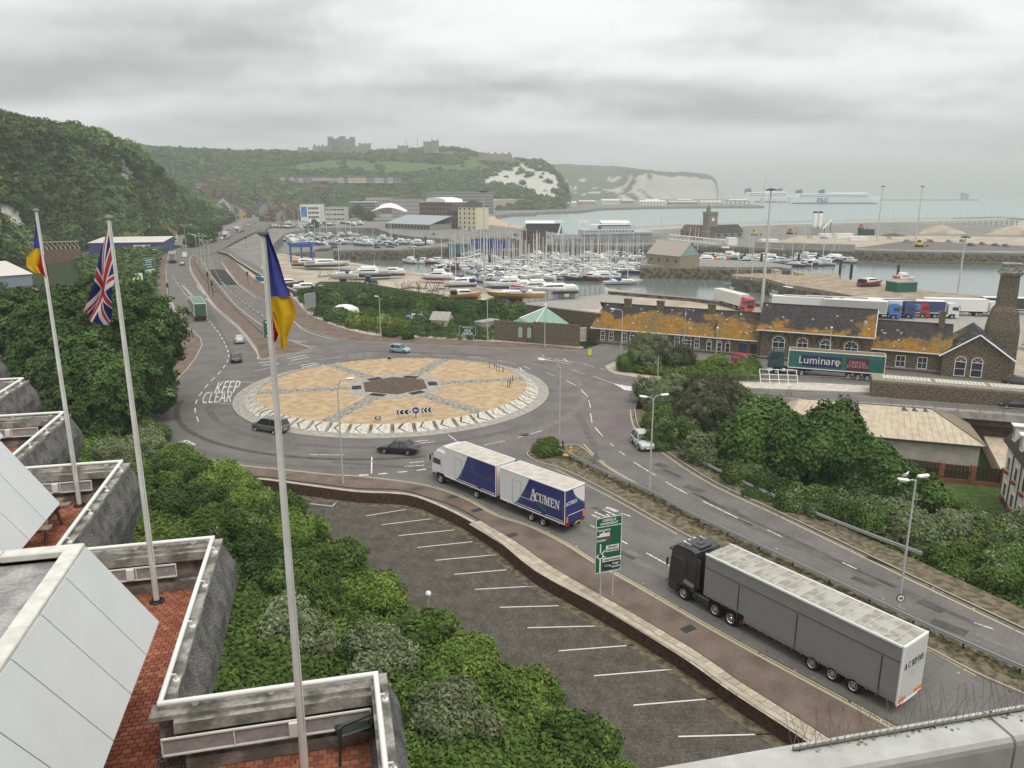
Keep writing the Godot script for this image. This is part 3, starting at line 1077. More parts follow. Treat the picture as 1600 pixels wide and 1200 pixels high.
# ---- hills
func grid_hill(rows:Array,nu:int,nv:int,amp:float,sd:int)->Array:
	# rows: polylines of equal length from the foot to the top; returns a fine grid of points
	var f=FastNoiseLite.new()
	f.seed=sd
	f.frequency=0.012
	f.fractal_octaves=4
	var out=[]
	var k:int=rows[0].size()
	for j in nv+1:
		var t=float(j)/nv*(rows.size()-1)
		var r0=mini(int(t),rows.size()-2)
		var ft=t-r0
		var row=[]
		for i in nu+1:
			var s=float(i)/nu*(k-1)
			var c0=mini(int(s),k-2)
			var fs=s-c0
			var pick=func(rr:int)->Vector3:
				rr=clampi(rr,0,rows.size()-1)
				var a:Vector3=rows[rr][c0]; var b:Vector3=rows[rr][c0+1]
				return a.cubic_interpolate(b,rows[rr][maxi(c0-1,0)],rows[rr][mini(c0+2,k-1)],fs)
			var p:Vector3=pick.call(r0).cubic_interpolate(pick.call(r0+1),pick.call(r0-1),pick.call(r0+2),ft)
			var edge=sin(PI*clampf(float(j)/nv,0.0,1.0))
			p.y+=f.get_noise_2d(p.x,p.z)*amp*(0.3+0.7*edge)
			p.x+=f.get_noise_2d(p.z+900,p.x)*amp*0.7*edge
			row.append(p)
		out.append(row)
	return out
func hill_mesh(g:Array,paint:Callable)->ArrayMesh:
	var nv=g.size()
	var nu:int=g[0].size()
	var v=PackedVector3Array()
	var n=PackedVector3Array()
	var c=PackedColorArray()
	var ix=PackedInt32Array()
	for j in nv:
		for i in nu:
			var p:Vector3=g[j][i]
			v.append(p)
			var a:Vector3=g[j][mini(i+1,nu-1)]-g[j][maxi(i-1,0)]
			var b:Vector3=g[mini(j+1,nv-1)][i]-g[maxi(j-1,0)][i]
			var m=a.cross(b).normalized()
			if m.y<0:
				m=-m
			n.append(m)
			c.append(paint.call(float(i)/(nu-1),float(j)/(nv-1),p,m))
	for j in nv-1:
		for i in nu-1:
			var q=j*nu+i
			var face:Vector3=(v[q+nu+1]-v[q]).cross(v[q+1]-v[q])
			if face.dot(n[q])>0:
				ix.append_array([q,q+1,q+nu+1,q,q+nu+1,q+nu])
			else:
				ix.append_array([q,q+nu+1,q+1,q,q+nu,q+nu+1])
	var a2=[]
	a2.resize(Mesh.ARRAY_MAX)
	a2[Mesh.ARRAY_VERTEX]=v
	a2[Mesh.ARRAY_NORMAL]=n
	a2[Mesh.ARRAY_COLOR]=c
	a2[Mesh.ARRAY_INDEX]=ix
	var o=ArrayMesh.new()
	o.add_surface_from_arrays(Mesh.PRIMITIVE_TRIANGLES,a2)
	return o
func crown_mesh(sd:int,rad:float,leaves:int,leaf:float,squash:=0.8,core:=0.62)->ArrayMesh:
	# an uneven crown made of small leafy faces over several lobes, round a dark inner mass
	var rr=RandomNumberGenerator.new()
	rr.seed=sd
	var lobes=[]
	for i in 7:
		var d=V3(rr.randfn(),absf(rr.randfn())*0.8,rr.randfn()).normalized()
		lobes.append([d*rad*rr.randf_range(0.3,0.6),rad*rr.randf_range(0.4,0.62)])
	var mb=MB.new()
	for i in leaves:
		var lb=lobes[rr.randi() % lobes.size()]
		var d=V3(rr.randfn(),rr.randfn()*0.9+0.35,rr.randfn()).normalized()
		var p:Vector3=lb[0]+d*lb[1]*rr.randf_range(0.78,1.06)
		p.y*=squash
		var nrm=(d+V3(rr.randfn(),rr.randfn(),rr.randfn())*0.45+V3(0,0.3,0)).normalized()
		var s=nrm.cross(V3(rr.randfn(),rr.randfn(),rr.randfn())).normalized()*leaf*rr.randf_range(0.6,1.25)
		var t=nrm.cross(s).normalized()*leaf*rr.randf_range(0.5,1.1)
		var k=rr.randf_range(0.72,1.3)
		mb.col=Color(k,k,k*0.9)
		mb.quad(p-s,p+t*0.8,p+s,p-t*0.8)
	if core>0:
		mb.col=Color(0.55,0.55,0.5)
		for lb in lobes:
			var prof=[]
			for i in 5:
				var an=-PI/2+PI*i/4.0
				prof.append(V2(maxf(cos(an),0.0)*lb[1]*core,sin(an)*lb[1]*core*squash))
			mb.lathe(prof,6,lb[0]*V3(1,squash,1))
	return mb.mesh()
func sow(g:Array,count:int,keep:Callable,scale:Vector2,sink:=0.1)->Array:
	# places on a hill grid: [transforms, colours]
	var nv=g.size()
	var nu:int=g[0].size()
	var cum=PackedFloat32Array()
	var tot=0.0
	for j in nv-1:
		for i in nu-1:
			tot+=(g[j][i+1]-g[j][i]).cross(g[j+1][i]-g[j][i]).length()
			cum.append(tot)
	var xf=[]
	var cs=[]
	var tries=0
	while xf.size()<count and tries<count*6:
		tries+=1
		var q=cum.bsearch(R.randf()*tot)
		q=mini(q,cum.size()-1)
		var j=q/(nu-1)
		var i=q % (nu-1)
		var a=R.randf(); var b=R.randf()
		var p:Vector3=g[j][i].lerp(g[j][i+1],a).lerp(g[j+1][i].lerp(g[j+1][i+1],a),b)
		var w:float=keep.call((i+a)/(nu-1),(j+b)/(nv-1),p)
		if R.randf()>w:
			continue
		var s=R.randf_range(scale.x,scale.y)
		if R.randf()<0.15:s*=0.55
		xf.append(Transform3D(Basis(Vector3.UP,R.randf()*TAU).scaled(V3(s,s*R.randf_range(0.8,1.15),s)),p-V3(0,sink*s,0)))
		var k=R.randf_range(0.6,1.45)
		var hue=R.randf()
		cs.append(Color(0.062+0.045*hue,0.105+0.04*hue,0.036+0.008*hue)*k)
	return [xf,cs]
func build_hills()->void:
	var leafy=vmat("far_leaves",0.9)
	var ground=surf("hill_turf",Color(0.7,0.7,0.7),Color(1,1,1),40.0,8,60,0.3,0.95)
	ground.vertex_color_use_as_albedo=true
	# wooded chalk hill on the left
	var px=[-420,-250,-100,0,60,140,200,262,320,358]
	var ft=[500,470,445,422,405,384,370,356,346,339.5]
	var tp=[120,140,160,182,195,206,230,284,322,335]
	var dd=[330,360,400,430,460,500,540,610,700,800]
	var rows=[[],[],[],[],[]]
	for i in px.size():
		var a=G(px[i],ft[i],0.0)
		var top=V(px[i],tp[i],dd[i])
		var da=V2(a.x,a.z).length()
		if da>dd[i]-60:
			a=a*((dd[i]-60.0)/da)
			a.y=0
		rows[0].append(V3(a.x,-0.5,a.z))
		var m=a.lerp(top,0.42)
		m.y=top.y*0.33
		rows[1].append(m)
		m=a.lerp(top,0.75)
		m.y=top.y*0.72
		rows[2].append(m)
		rows[3].append(top-V3(0,5,0))
		var back=top*1.35
		back.y=top.y*0.9
		rows[4].append(back)
	var gA=grid_hill(rows,70,36,7.0,3)
	var scars=[[-150,330,40],[18,342,34],[38,352,20],[108,340,12],[195,272,20],[206,284,16],[212,258,10],[25,282,18],[8,285,14],[-60,300,30],[146,292,8],[137,296,6]]
	var bare=func(p:Vector3)->float:
		var d=p-V3(0,EYE_H,0)
		var fwd=-d.y*sp-d.z*cp
		var u=800+FPX*d.x/fwd
		var w=600-FPX*(d.y*cp-d.z*sp)/fwd
		var best=0.0
		for s in scars:
			var e=V2((u-s[0]-(w-s[1])*0.6)*1.5,(w-s[1])*0.85).length()/s[2]
			best=maxf(best,1.0-e)
		return best
	var fn=FastNoiseLite.new()
	fn.frequency=0.09
	fn.seed=8
	var paintA=func(u:float,w:float,p:Vector3,m:Vector3)->Color:
		if bare.call(p)+fn.get_noise_3d(p.x,p.y,p.z)*0.7>0.25:
			return Color(0.62,0.6,0.54)
		return Color(0.055,0.065,0.03)
	struct("hillside",hill_mesh(gA,paintA),ground)
	var crowns=[]
	for k in 3:
		crowns.append(crown_mesh(50+k,5.0,330,0.62))
	var keepA=func(u:float,w:float,p:Vector3)->float:
		if bare.call(p)+fn.get_noise_3d(p.x,p.y,p.z)*0.7>0.2:
			return 0.02
		return 1.0
	for k in 3:
		var s=sow(gA,2200,keepA,V2(0.45,1.6),-1.2)
		for i in s[1].size():
			var p:Vector3=s[0][i].origin
			var f=1.15+fn.get_noise_2d(p.x*0.12,p.z*0.12)*1.1
			s[1][i]=s[1][i]*f
		scatter(self,"hillside_wood",crowns[k],leafy,s[0],s[1],"stuff")
	# castle hill
	var bx=[150,230,330,440,520,620,700,760,810,850,876,884]
	var bf=[331,330,328,326,325,323,321,320,320,319,318,317.5]
	var bt=[232,236,241,243,243,240,236,247,250,258,286,314]
	var bd=[1250,1280,1350,1450,1500,1550,1580,1580,1560,1500,1450,1420]
	var bm1=[298,298,297,292,288,288,290,290,296,298,304,316]
	var bm2=[268,268,266,262,258,258,260,266,268,270,290,315]
	rows=[[],[],[],[],[]]
	for i in bx.size():
		var d0=950.0 if i<3 else 1050.0+25*(i-3)
		rows[0].append(V(bx[i],bf[i],d0))
		rows[0][i].y=-1.0
		rows[1].append(V(bx[i],bm1[i],lerpf(d0,bd[i],0.35)))
		rows[2].append(V(bx[i],bm2[i],lerpf(d0,bd[i],0.68)))
		rows[3].append(V(bx[i],bt[i],bd[i]))
		rows[4].append(V(bx[i],bt[i]+2,bd[i]*1.25))
	var gB=grid_hill(rows,110,44,6.0,14)
	var cliffB=func(p:Vector3)->float:
		var d=p-V3(0,EYE_H,0)
		var fwd=-d.y*sp-d.z*cp
		var u=800+FPX*d.x/fwd
		var w=600-FPX*(d.y*cp-d.z*sp)/fwd
		var best=-1.0
		for s in [[795,276,22,12],[762,284,10,8],[815,268,16,9],[845,274,22,13],[862,290,14,16],[830,292,26,10],[868,300,10,10],[850,304,18,6]]:
			best=maxf(best,1.0-V2((u-s[0])/s[2],(w-s[1])/s[3]).length())
		return best
	var lawnB=func(p:Vector3)->float:
		var d=p-V3(0,EYE_H,0)
		var fwd=-d.y*sp-d.z*cp
		var u=800+FPX*d.x/fwd
		var w=600-FPX*(d.y*cp-d.z*sp)/fwd
		var best=-1.0
		for s in [[560,259,90,9],[640,262,70,8],[480,262,40,7],[735,262,40,7],[700,240,18,5],[745,250,30,5],[800,252,45,6],[600,268,60,5]]:
			best=maxf(best,1.0-V2((u-s[0])/s[2],(w-s[1])/s[3]).length())
		return best
	fn.frequency=0.03
	var paintB=func(u:float,w:float,p:Vector3,m:Vector3)->Color:
		if cliffB.call(p)+fn.get_noise_3d(p.x,p.y*0.5,p.z)*1.1>-0.08:
			return Color(0.56,0.55,0.5)
		if lawnB.call(p)>0.0:
			return Color(0.11,0.15,0.05)
		return Color(0.06,0.085,0.035)
	struct("castle_hill",hill_mesh(gB,paintB),ground)
	var keepB=func(u:float,w:float,p:Vector3)->float:
		if lawnB.call(p)>0.0:
			return 0.03
		if cliffB.call(p)+fn.get_noise_3d(p.x,p.y*0.5,p.z)*1.1>-0.08:
			return 0.04
		return 1.0
	for k in 2:
		var s=sow(gB,5200,keepB,V2(0.8,1.9),-0.8)
		scatter(self,"castle_wood",crown_mesh(70+k,5.0,90,1.3),leafy,s[0],s[1],"stuff")
	# headland beyond, and the last white cliffs
	var cxp=[820,868,900,960,1000,1040,1080,1116,1121]
	var cft=[317,316,315.5,315,314,313,312,311,311]
	var ctp=[262,259,259.5,262,266,271,271.5,280,309]
	rows=[[],[],[],[],[]]
	for i in cxp.size():
		var d0=2050.0+110*i
		rows[0].append(V(cxp[i],cft[i],d0))
		rows[0][i].y=-1.5
		var cut=0.05 if i>3 else 0.35
		var tp3=V(cxp[i],ctp[i],d0+(220 if i>3 else 700))
		var lip=V(cxp[i],ctp[i]+(6 if i>3 else 16),d0+(110 if i>3 else 420))
		rows[1].append(rows[0][i].lerp(lip,0.5)+V3(0,-8,0))
		rows[2].append(lip)
		rows[3].append(tp3)
		rows[4].append(tp3*1.2)
	var gC=grid_hill(rows,90,30,9.0,31)
	fn.frequency=0.012
	var paintC=func(u:float,w:float,p:Vector3,m:Vector3)->Color:
		var steep=1.0-m.y
		var k=fn.get_noise_3d(p.x,p.y*0.7,p.z)
		if u>0.35 and w<0.53 and k*0.8+(u-0.35)*1.2>0.05:
			return Color(0.5,0.485,0.44)
		if u<0.5 and w>0.15 and w<0.45 and k>0.28:
			return Color(0.6,0.58,0.52)
		return Color(0.075,0.1,0.045)
	struct("headland",hill_mesh(gC,paintC),ground)
func build_terraces()->void:
	var origin=V3(-6.22,0,-14.69)
	var b=thing("terraced_building","stepped concrete building with white mansard roofs and red brick terraces","building","",origin,0.233)
	var O=func(k:int)->Vector3:return V3(3.0*k,0,5.48*k)
	var agg:Material=mats["aggregate"]
	var con:Material=mats["concrete_stained"]
	var wp=surf("white_cladding",Color(0.66,0.675,0.685),Color(0.72,0.735,0.745),5.0,4,30,0.025,0.35,0.0,256)
	# parapets
	var prof=[V2(0.14,20.82),V2(0.36,20.2),V2(0.38,19.85),V2(-0.25,18.0),V2(-0.5,18.0),V2(-0.5,19.0)]
	for k in range(-4,3):
		var o:Vector3=O.call(k)
		var r0=[]; var r1=[]; var s0=[]; var s1=[]
		for q in prof:
			r0.append(o+V3(q.x,q.y,-q.x)); r1.append(o+V3(q.x,q.y,5.48-q.x))
			s0.append(o+V3(q.x,q.y,5.48-q.x)); s1.append(o+V3(3.0+q.x,q.y,5.48-q.x))
		# the long side in two cast lengths with a joint
		for h in 2:
			var m=MB.new()
			var a=[]; var c=[]
			for i in prof.size():
				a.append(r0[i].lerp(r1[i],0.0 if h==0 else 0.503)); c.append(r0[i].lerp(r1[i],0.497 if h==0 else 1.0))
			m.loft([a,c],true,true,false)
			part(b,"parapet_panel",m,agg)
		var m2=MB.new()
		m2.loft([s1,s0],true,true,false)
		part(b,"parapet_panel",m2,agg)
		# concrete inner leaf and coping
		var c1=MB.new()
		c1.box(o+V3(0.04,20.85,2.74),V3(0.24,0.07,5.42))
		c1.box(o+V3(0.05,20.4,2.74),V3(0.2,0.83,5.4))
		c1.box(o+V3(1.52,20.846,5.46),V3(3.3,0.07,0.3))
		c1.box(o+V3(1.56,20.73,5.5),V3(2.72,0.17,0.42))
		c1.box(o+V3(1.56,20.3,5.4),V3(2.72,0.7,0.3))
		c1.box(o+V3(1.6,20.1,5.6),V3(2.6,0.2,0.16))
		part(b,"inner_parapet",c1,con)
		# white pipe rail on stubby feet
		var rl=MB.new()
		rl.tube([o+V3(0,21,0),o+V3(0,21,5.48)],0.042,8)
		rl.tube([o+V3(-0.02,21,5.48),o+V3(3.04,21,5.48)],0.042,8)
		part(b,"hand_rail",rl,mats["white_paint"])
		for q in [[0.1,0.5],[0.1,1.9],[0.1,3.3],[0.1,4.8],[0.45,5.42],[1.5,5.42],[2.6,5.42]]:
			var f=MB.new()
			f.lathe([V2(0.055,0),V2(0.05,0.03),V2(0.018,0.035),V2(0.018,0.12)],8,o+V3(q[0],20.886,q[1]))
			f.tube([o+V3(q[0],21.0,q[1]),o+V3(0.0 if q[1]<5 else q[0],21.0,q[1] if q[1]<5 else 5.48)],0.014,6)
			part(b,"rail_foot",f,mats["white_paint"])
		# light trough along the short side
		var x1=2.85 if k==0 else 2.25
		var z=5.76
		var fr=MB.new()
		fr.box(o+V3(0.06+x1*0.5-0.03,20.62,z),V3(x1,0.025,0.03))
		fr.box(o+V3(0.06+x1*0.5-0.03,20.36,z),V3(x1,0.025,0.03))
		for i in 4:
			fr.box(o+V3(0.04+x1*i/3.0,20.49,z),V3(0.02,0.27,0.03))
		part(b,"trough_frame",fr,mats["white_paint"])
		for i in 3:
			var pn=MB.new()
			pn.box(o+V3(0.04+x1*(i+0.5)/3.0,20.49,z-0.02),V3(x1/3.0-0.03,0.23,0.03))
			part(b,"trough_panel",pn,surf("trough_grey",Color(0.3,0.29,0.29),Color(0.42,0.4,0.4),1.2,6,60,0.3,0.7,0.0,256))
		var jb=MB.new()
		jb.box(o+V3(0.04+x1*0.62,20.5,z+0.03),V3(0.14,0.22,0.06))
		part(b,"junction_box",jb,mats["white_paint"])
	# floor: a mortar bed with small red pavers laid in broken rows
	var fl=MB.new()
	var poly=PackedVector2Array()
	for k in range(-4,3):
		var o:Vector3=O.call(k)
		poly.append(V2(o.x+0.02,o.z+0.05))
		poly.append(V2(o.x+0.02,o.z+5.5))
	poly.append(V2(-3,17))
	poly.append(V2(-20,-24))
	fl.prism(poly,19.6,19.965)
	var floor_part=part(b,"terrace_floor",fl,mats["mortar"])
	var bl=0.128
	var bw=0.102
	var bm=MB.new()
	bm.cbox(V3(0,-0.02,0),V3(bl-0.009,0.04,bw-0.009),0.006)
	var bmesh=bm.mesh()
	var tones=[]
	for i in 5:
		tones.append(mat("paver_%d" % i,[Color(0.29,0.108,0.068),Color(0.33,0.128,0.08),Color(0.26,0.098,0.064),Color(0.36,0.15,0.098),Color(0.2,0.095,0.07)][i],0.88))
	var xf=[]; var cs=[]
	var near=[]
	for k in range(-3,2):
		var o:Vector3=O.call(k)
		var z0=0.1 if k>-3 else 2.0
		for iz in int(5.5/bw):
			var lim=3.4
			for ix in int(lim/bl):
				var x=-0.12-bl*(ix+(0.5 if iz % 2 else 0.0))
				var zz=0.15+bw*iz
				var p=o+V3(x,19.998+R.randf_range(-0.003,0.003),zz)
				# hidden under the roof or the short wall
				if x<-2.1 and zz>3.2:
					continue
				near.append([(p+V3(-6.0,0,-12.0)).length(),p])
	var spot=V3(1.7,20,6.2)
	near.sort_custom(func(m,n):return m[1].distance_squared_to(spot)<n[1].distance_squared_to(spot))
	for i in near.size():
		var p:Vector3=near[i][1]
		if i<300:
			var q=part(floor_part,"paver",bmesh,tones[R.randi() % (5 if R.randf()<0.3 else 4)])
			q.position=p
		else:
			xf.append(Transform3D(Basis(Vector3.UP,R.randf_range(-0.03,0.03)),p))
			var t:Color=[Color(0.29,0.108,0.068),Color(0.33,0.128,0.08),Color(0.26,0.098,0.064),Color(0.36,0.15,0.098)][R.randi() % 4]
			cs.append(t*R.randf_range(0.8,1.1))
	var rest=scatter(floor_part,"paver_field",bmesh,vmat("paver_mix",0.88),xf,cs,"stuff")
	# mansard roofs: steep white panels over a dark backing
	var lead=surf("lead_roof",Color(0.24,0.24,0.235),Color(0.4,0.4,0.39),3.0,5,40,0.3,0.7,2.0,512,1.4)
	var zig_b=[]; var zig_t=[]
	for k in range(-4,3):
		var o:Vector3=O.call(k)
		zig_b.append(o+V3(-3.23,21.5,4.1)); zig_b.append(o+V3(-0.23,21.5,4.1))
		zig_t.append(o+V3(-3.88,23.15,4.75)); zig_t.append(o+V3(-0.88,23.15,4.75))
	var back=MB.new()
	for i in zig_b.size()-1:
		back.quad(zig_t[i]+V3(-0.02,0,0.02),zig_t[i+1]+V3(-0.02,0,0.02),zig_b[i+1]+V3(-0.02,0,0.02),zig_b[i]+V3(-0.02,0,0.02))
	part(b,"panel_backing",back,mats["dark_metal"])
	for i in zig_b.size()-1:
		var n=6 if i % 2 else 3
		for j in n:
			var f0=float(j)/n+0.0016; var f1=float(j+1)/n-0.0016
			var m=MB.new()
			var q=[zig_t[i].lerp(zig_t[i+1],f0),zig_t[i].lerp(zig_t[i+1],f1),zig_b[i].lerp(zig_b[i+1],f1),zig_b[i].lerp(zig_b[i+1],f0)]
			var nn:Vector3=(q[2]-q[0]).cross(q[1]-q[0]).normalized()*0.025
			if nn.y<0:nn=-nn
			m.quad(q[0]+nn,q[1]+nn,q[2]+nn,q[3]+nn)
			for e in 4:
				m.quad(q[e]+nn,q[e]-nn,q[(e+1) % 4]-nn,q[(e+1) % 4]+nn)
			part(b,"roof_panel",m,wp)
		# pale coping along the top, in lengths
		var d:Vector3=(zig_t[i+1]-zig_t[i]).normalized()
		var inn=V3(-1,0,0) if i % 2 else V3(0,0,1)
		var seg=5 if i % 2 else 3
		for j in seg:
			var a:Vector3=zig_t[i].lerp(zig_t[i+1],float(j)/seg)+d*0.006
			var c:Vector3=zig_t[i].lerp(zig_t[i+1],float(j+1)/seg)-d*0.006
			var m=MB.new()
			var mid=(a+c)*0.5+inn*0.1+V3(0,0.02+0.006*(i % 2),0)
			m.cbox(mid,V3(0.22,0.1,(c-a).length()) if i % 2 else V3((c-a).length(),0.1,0.22),0.015)
			part(b,"roof_coping",m,surf("coping_cream",Color(0.6,0.58,0.52),Color(0.72,0.71,0.67),1.5,5,60,0.08,0.6,0.0,256))
	var rp=MB.new()
	var rpoly=PackedVector2Array()
	for q in zig_t:
		rpoly.append(V2(q.x-0.16,q.z+0.16))
	rpoly.append(V2(-6,20))
	rpoly.append(V2(-30,-18))
	rp.prism(rpoly,22.4,23.06,true)
	part(b,"roof_deck",rp,lead)
	var so=MB.new()
	var spoly=PackedVector2Array()
	for q in zig_b:
		spoly.append(V2(q.x-0.03,q.z+0.03))
	spoly.append(V2(-6,20))
	spoly.append(V2(-30,-18))
	so.prism(spoly,21.45,21.52,true,true)
	part(b,"soffit",so,mats["white_paint"])
	# walls under the roofs and the storeys below
	var wl=MB.new()
	var line=[]
	for k in range(-4,3):
		var o:Vector3=O.call(k)
		line.append(o+V3(-4.4,0,5.2)); line.append(o+V3(-1.4,0,5.2))
	wl.wall(line,-0.1,0.1,19.97,21.46)
	part(b,"upper_wall",wl,mats["concrete_pale"])
	var gw=MB.new()
	gw.wall(line,0.1,0.13,20.3,21.3)
	part(b,"window_band",gw,mats["window_glass"])
	var st=MB.new()
	var sl=[]
	for k in range(-4,3):
		var o:Vector3=O.call(k)
		sl.append(V2(o.x-0.7,o.z+0.7)); sl.append(V2(o.x-0.7,o.z+6.2))
	sl.append(V2(-8,20))
	sl.append(V2(-30,-18))
	st.prism(sl,-1.5,18.0,true)
	st.box(V3(4,27,19.5),V3(40,20,2))
	part(b,"lower_storeys",st,con)
	# weeds and stains where the paving meets the wall
	# ---- things that stand on the terraces
	var bas=Basis(Vector3.UP,0.233)
	var poles=[]
	for i in 3:
		var at:Vector3=[V3(-11.3,20,-18.69),V3(-7.12,20,-13.86),V3(-2.86,20,-8.98)][i]
		var t=thing("flagpole",["white flagpole farthest along the terraces, with the small blue yellow and red flag","white flagpole flying the drooping union flag","white flagpole nearest the chair, with the long blue yellow and red flag"][i],"flagpole","flagpoles on the terraces",at)
		var m=MB.new()
		m.tube([V3(0,0,0),V3(0,2.5,0),V3(0,7.5,0)],[0.058,0.051,0.032],14)
		part(t,"pole",m,surf("flagpole_white",Color(0.62,0.61,0.58),Color(0.76,0.75,0.72),3.0,4,40,0.06,0.4,0.0,256))
		m=MB.new()
		m.lathe([V2(0.035,7.49),V2(0.068,7.51),V2(0.07,7.535),V2(0.045,7.57),V2(0.0,7.58)],14)
		part(t,"cap",m,mat("pole_cap",Color(0.2,0.22,0.19),0.6))
		m=MB.new()
		m.lathe([V2(0.15,0.0),V2(0.15,0.02),V2(0.08,0.025),V2(0.075,0.06)],14)
		for a in 4:
			m.box(V3(cos(a*PI/2+0.6),0,sin(a*PI/2+0.6))*0.115+V3(0,0.03,0),V3(0.03,0.03,0.03))
		part(t,"base_plate",m,mats["dark_metal"])
		m=MB.new()
		m.tube([V3(0.05,0.9,0.04),V3(0.052,4,0.045),V3(0.03,7.45,0.03)],0.006,5)
		part(t,"halyard",m,mat("rope",Color(0.5,0.5,0.47),0.9))
	make_garden_chair(G(551,1168,20),-2.65)
	make_picnic_table(G(38,838,20),0.233)
	# coping of the near parapet with its bird spikes
	var h=26.3
	var a0=G(940,1211,h)
	var a1=G(1640,1090,h)
	var dir=(a1-a0).normalized()
	var inw=V3(-dir.z,0,dir.x)
	if inw.z<0:inw=-inw
	var np=thing("near_parapet","white metal coping with guano and bird spikes crossing the lower right corner","parapet")
	var cop=surf("coping_guano",Color(0.6,0.59,0.55),Color(0.74,0.74,0.72),0.5,4,40,0.06,0.5,0.0,512,1.0)
	var cut=G(1542,1117,h).distance_to(a0)
	for seg in [[-1.2,cut-0.006],[cut+0.006,3.0]]:
		var rings=[]
		for t in [seg[0],seg[1]]:
			var p=a0+dir*t
			var ring=[]
			for q in [V2(0.0,-0.12),V2(0,-0.01),V2(0.01,0),V2(0.13,-0.004),V2(0.142,-0.015),V2(0.146,-0.03),V2(0.146,-0.14)]:
				ring.append(p+inw*q.x+V3(0,q.y,0))
			rings.append(ring)
		var m=MB.new()
		m.loft(rings,true,true,false)
		part(np,"coping",m,cop)
	var lg=MB.new()
	lg.box(a0+dir*0.9+inw*0.6+V3(0,-0.24,0),V3(4.2,0.2,0.95),Basis(dir,Vector3.UP,dir.cross(Vector3.UP)))
	part(np,"ledge",lg,mats["lead_roof"])
	var bw2=MB.new()
	bw2.box(a0+dir*0.9+inw*0.07+V3(0,-0.9,0),V3(4.2,1.55,0.1),Basis(dir,Vector3.UP,dir.cross(Vector3.UP)))
	part(np,"parapet_wall",bw2,con)
	var t0=G(1236,1170,h).distance_to(a0)
	var t1=2.5
	var base=MB.new()
	base.box(a0+dir*((t0+t1)*0.5)+inw*0.035+V3(0,0.006,0),V3(t1-t0,0.004,0.01),Basis(dir,Vector3.UP,dir.cross(Vector3.UP)))
	part(np,"spike_strip",base,mat("spike_base",Color(0.25,0.24,0.2),0.7))
	var wire=mat("wire",Color(0.32,0.3,0.27),0.4,0.6)
	var t=t0
	while t<t1:
		for s in [-1,1]:
			var m=MB.new()
			var p=a0+dir*t+inw*0.035+V3(0,0.008,0)
			m.tube([p,p+V3(0,0.115,0)*R.randf_range(0.85,1.05)+inw*s*R.randf_range(0.02,0.045)+dir*R.randf_range(-0.03,0.03)],0.0009,4,false)
			part(np,"spike",m,wire)
		t+=0.026
	# moss and droppings along the strip
	var gu=MB.new()
	for i in 420:
		var tt=R.randf_range(t0,2.4)
		var p=a0+dir*tt+inw*(0.03+absf(R.randfn())*0.012*R.randf_range(-0.6,1.6))+V3(0,0.001,0)
		var rr=R.randf_range(0.002,0.007)
		gu.col=[Color(0.35,0.32,0.2),Color(0.5,0.46,0.33),Color(0.12,0.11,0.08),Color(0.65,0.63,0.56)][R.randi() % 4]
		gu.lathe([V2(rr,0),V2(rr*0.7,rr*0.22),V2(0,rr*0.3)],6,p)
	var gp=part(np,"droppings",gu,vmat("droppings",0.95))
	gp.set_meta("kind","stuff")
func make_garden_chair(p:Vector3,yaw:float)->void:
	var t=thing("garden_chair","dark green plastic armchair alone on the red brick terrace","chair","",p,yaw)
	var g=mat("green_plastic",Color(0.035,0.05,0.045),0.42)
	var m=MB.new()
	m.cbox(V3(0,0.42,0),V3(0.46,0.035,0.46),0.015)
	m.cbox(V3(0.22,0.4,0),V3(0.03,0.07,0.44),0.012)
	part(t,"seat",m,g)
	m=MB.new()
	var rings=[]
	for i in 7:
		var f=i/6.0
		var w=0.25-0.05*f*f
		var ring=[]
		for q in [[-1,0],[-0.5,-0.035],[0,-0.045],[0.5,-0.035],[1,0],[1,0.018],[0.5,-0.015],[0,-0.025],[-0.5,-0.015],[-1,0.018]]:
			ring.append(V3(-0.22-0.2*f+q[1],0.43+0.47*f,q[0]*w))
		rings.append(ring)
	m.loft(rings,true,true,false)
	part(t,"backrest",m,g)
	for s in [-1,1]:
		m=MB.new()
		m.tube([V3(-0.3,0.66,s*0.25),V3(-0.1,0.67,s*0.28),V3(0.2,0.65,s*0.285),V3(0.25,0.6,s*0.28)],0.024,6)
		part(t,"armrest",m,g)
		for q in [[0.22,0.25,0.6,0.28],[-0.24,-0.3,0.44,0.24]]:
			m=MB.new()
			m.tube([V3(q[1]+(0.02 if q[0]>0 else -0.04),0,s*(q[3]+0.01)),V3(q[0]+0.02,q[2],s*q[3])],[0.018,0.027],5)
			part(t,"leg",m,g)
func make_picnic_table(p:Vector3,yaw:float)->void:
	var t=thing("picnic_table","weathered wooden picnic table with benches beside the white roof","picnic table","",p,yaw)
	var w=surf("grey_wood",Color(0.16,0.125,0.09),Color(0.3,0.245,0.19),0.6,5,40,0.4,0.9,2.0)
	for i in 5:
		var m=MB.new()
		m.cbox(V3(0,0.74,-0.3+i*0.15),V3(1.7,0.04,0.138),0.008)
		part(t,"plank",m,w)
	for s in [-1,1]:
		for k in 2:
			var m=MB.new()
			m.cbox(V3(0,0.45,s*(0.62+k*0.14)),V3(1.7,0.04,0.13),0.008)
			part(t,"bench_plank",m,w)
	for x in [-0.6,0.6]:
		var m=MB.new()
		m.box(V3(x,0.69,0),V3(0.045,0.09,0.7))
		m.box(V3(x,0.4,0),V3(0.045,0.09,1.5))
		part(t,"crosspiece",m,w)
		for s in [-1,1]:
			m=MB.new()
			m.tube([V3(x+0.045,0,s*0.58),V3(x+0.045,0.72,s*0.22)],0.045,4)
			part(t,"leg",m,w)
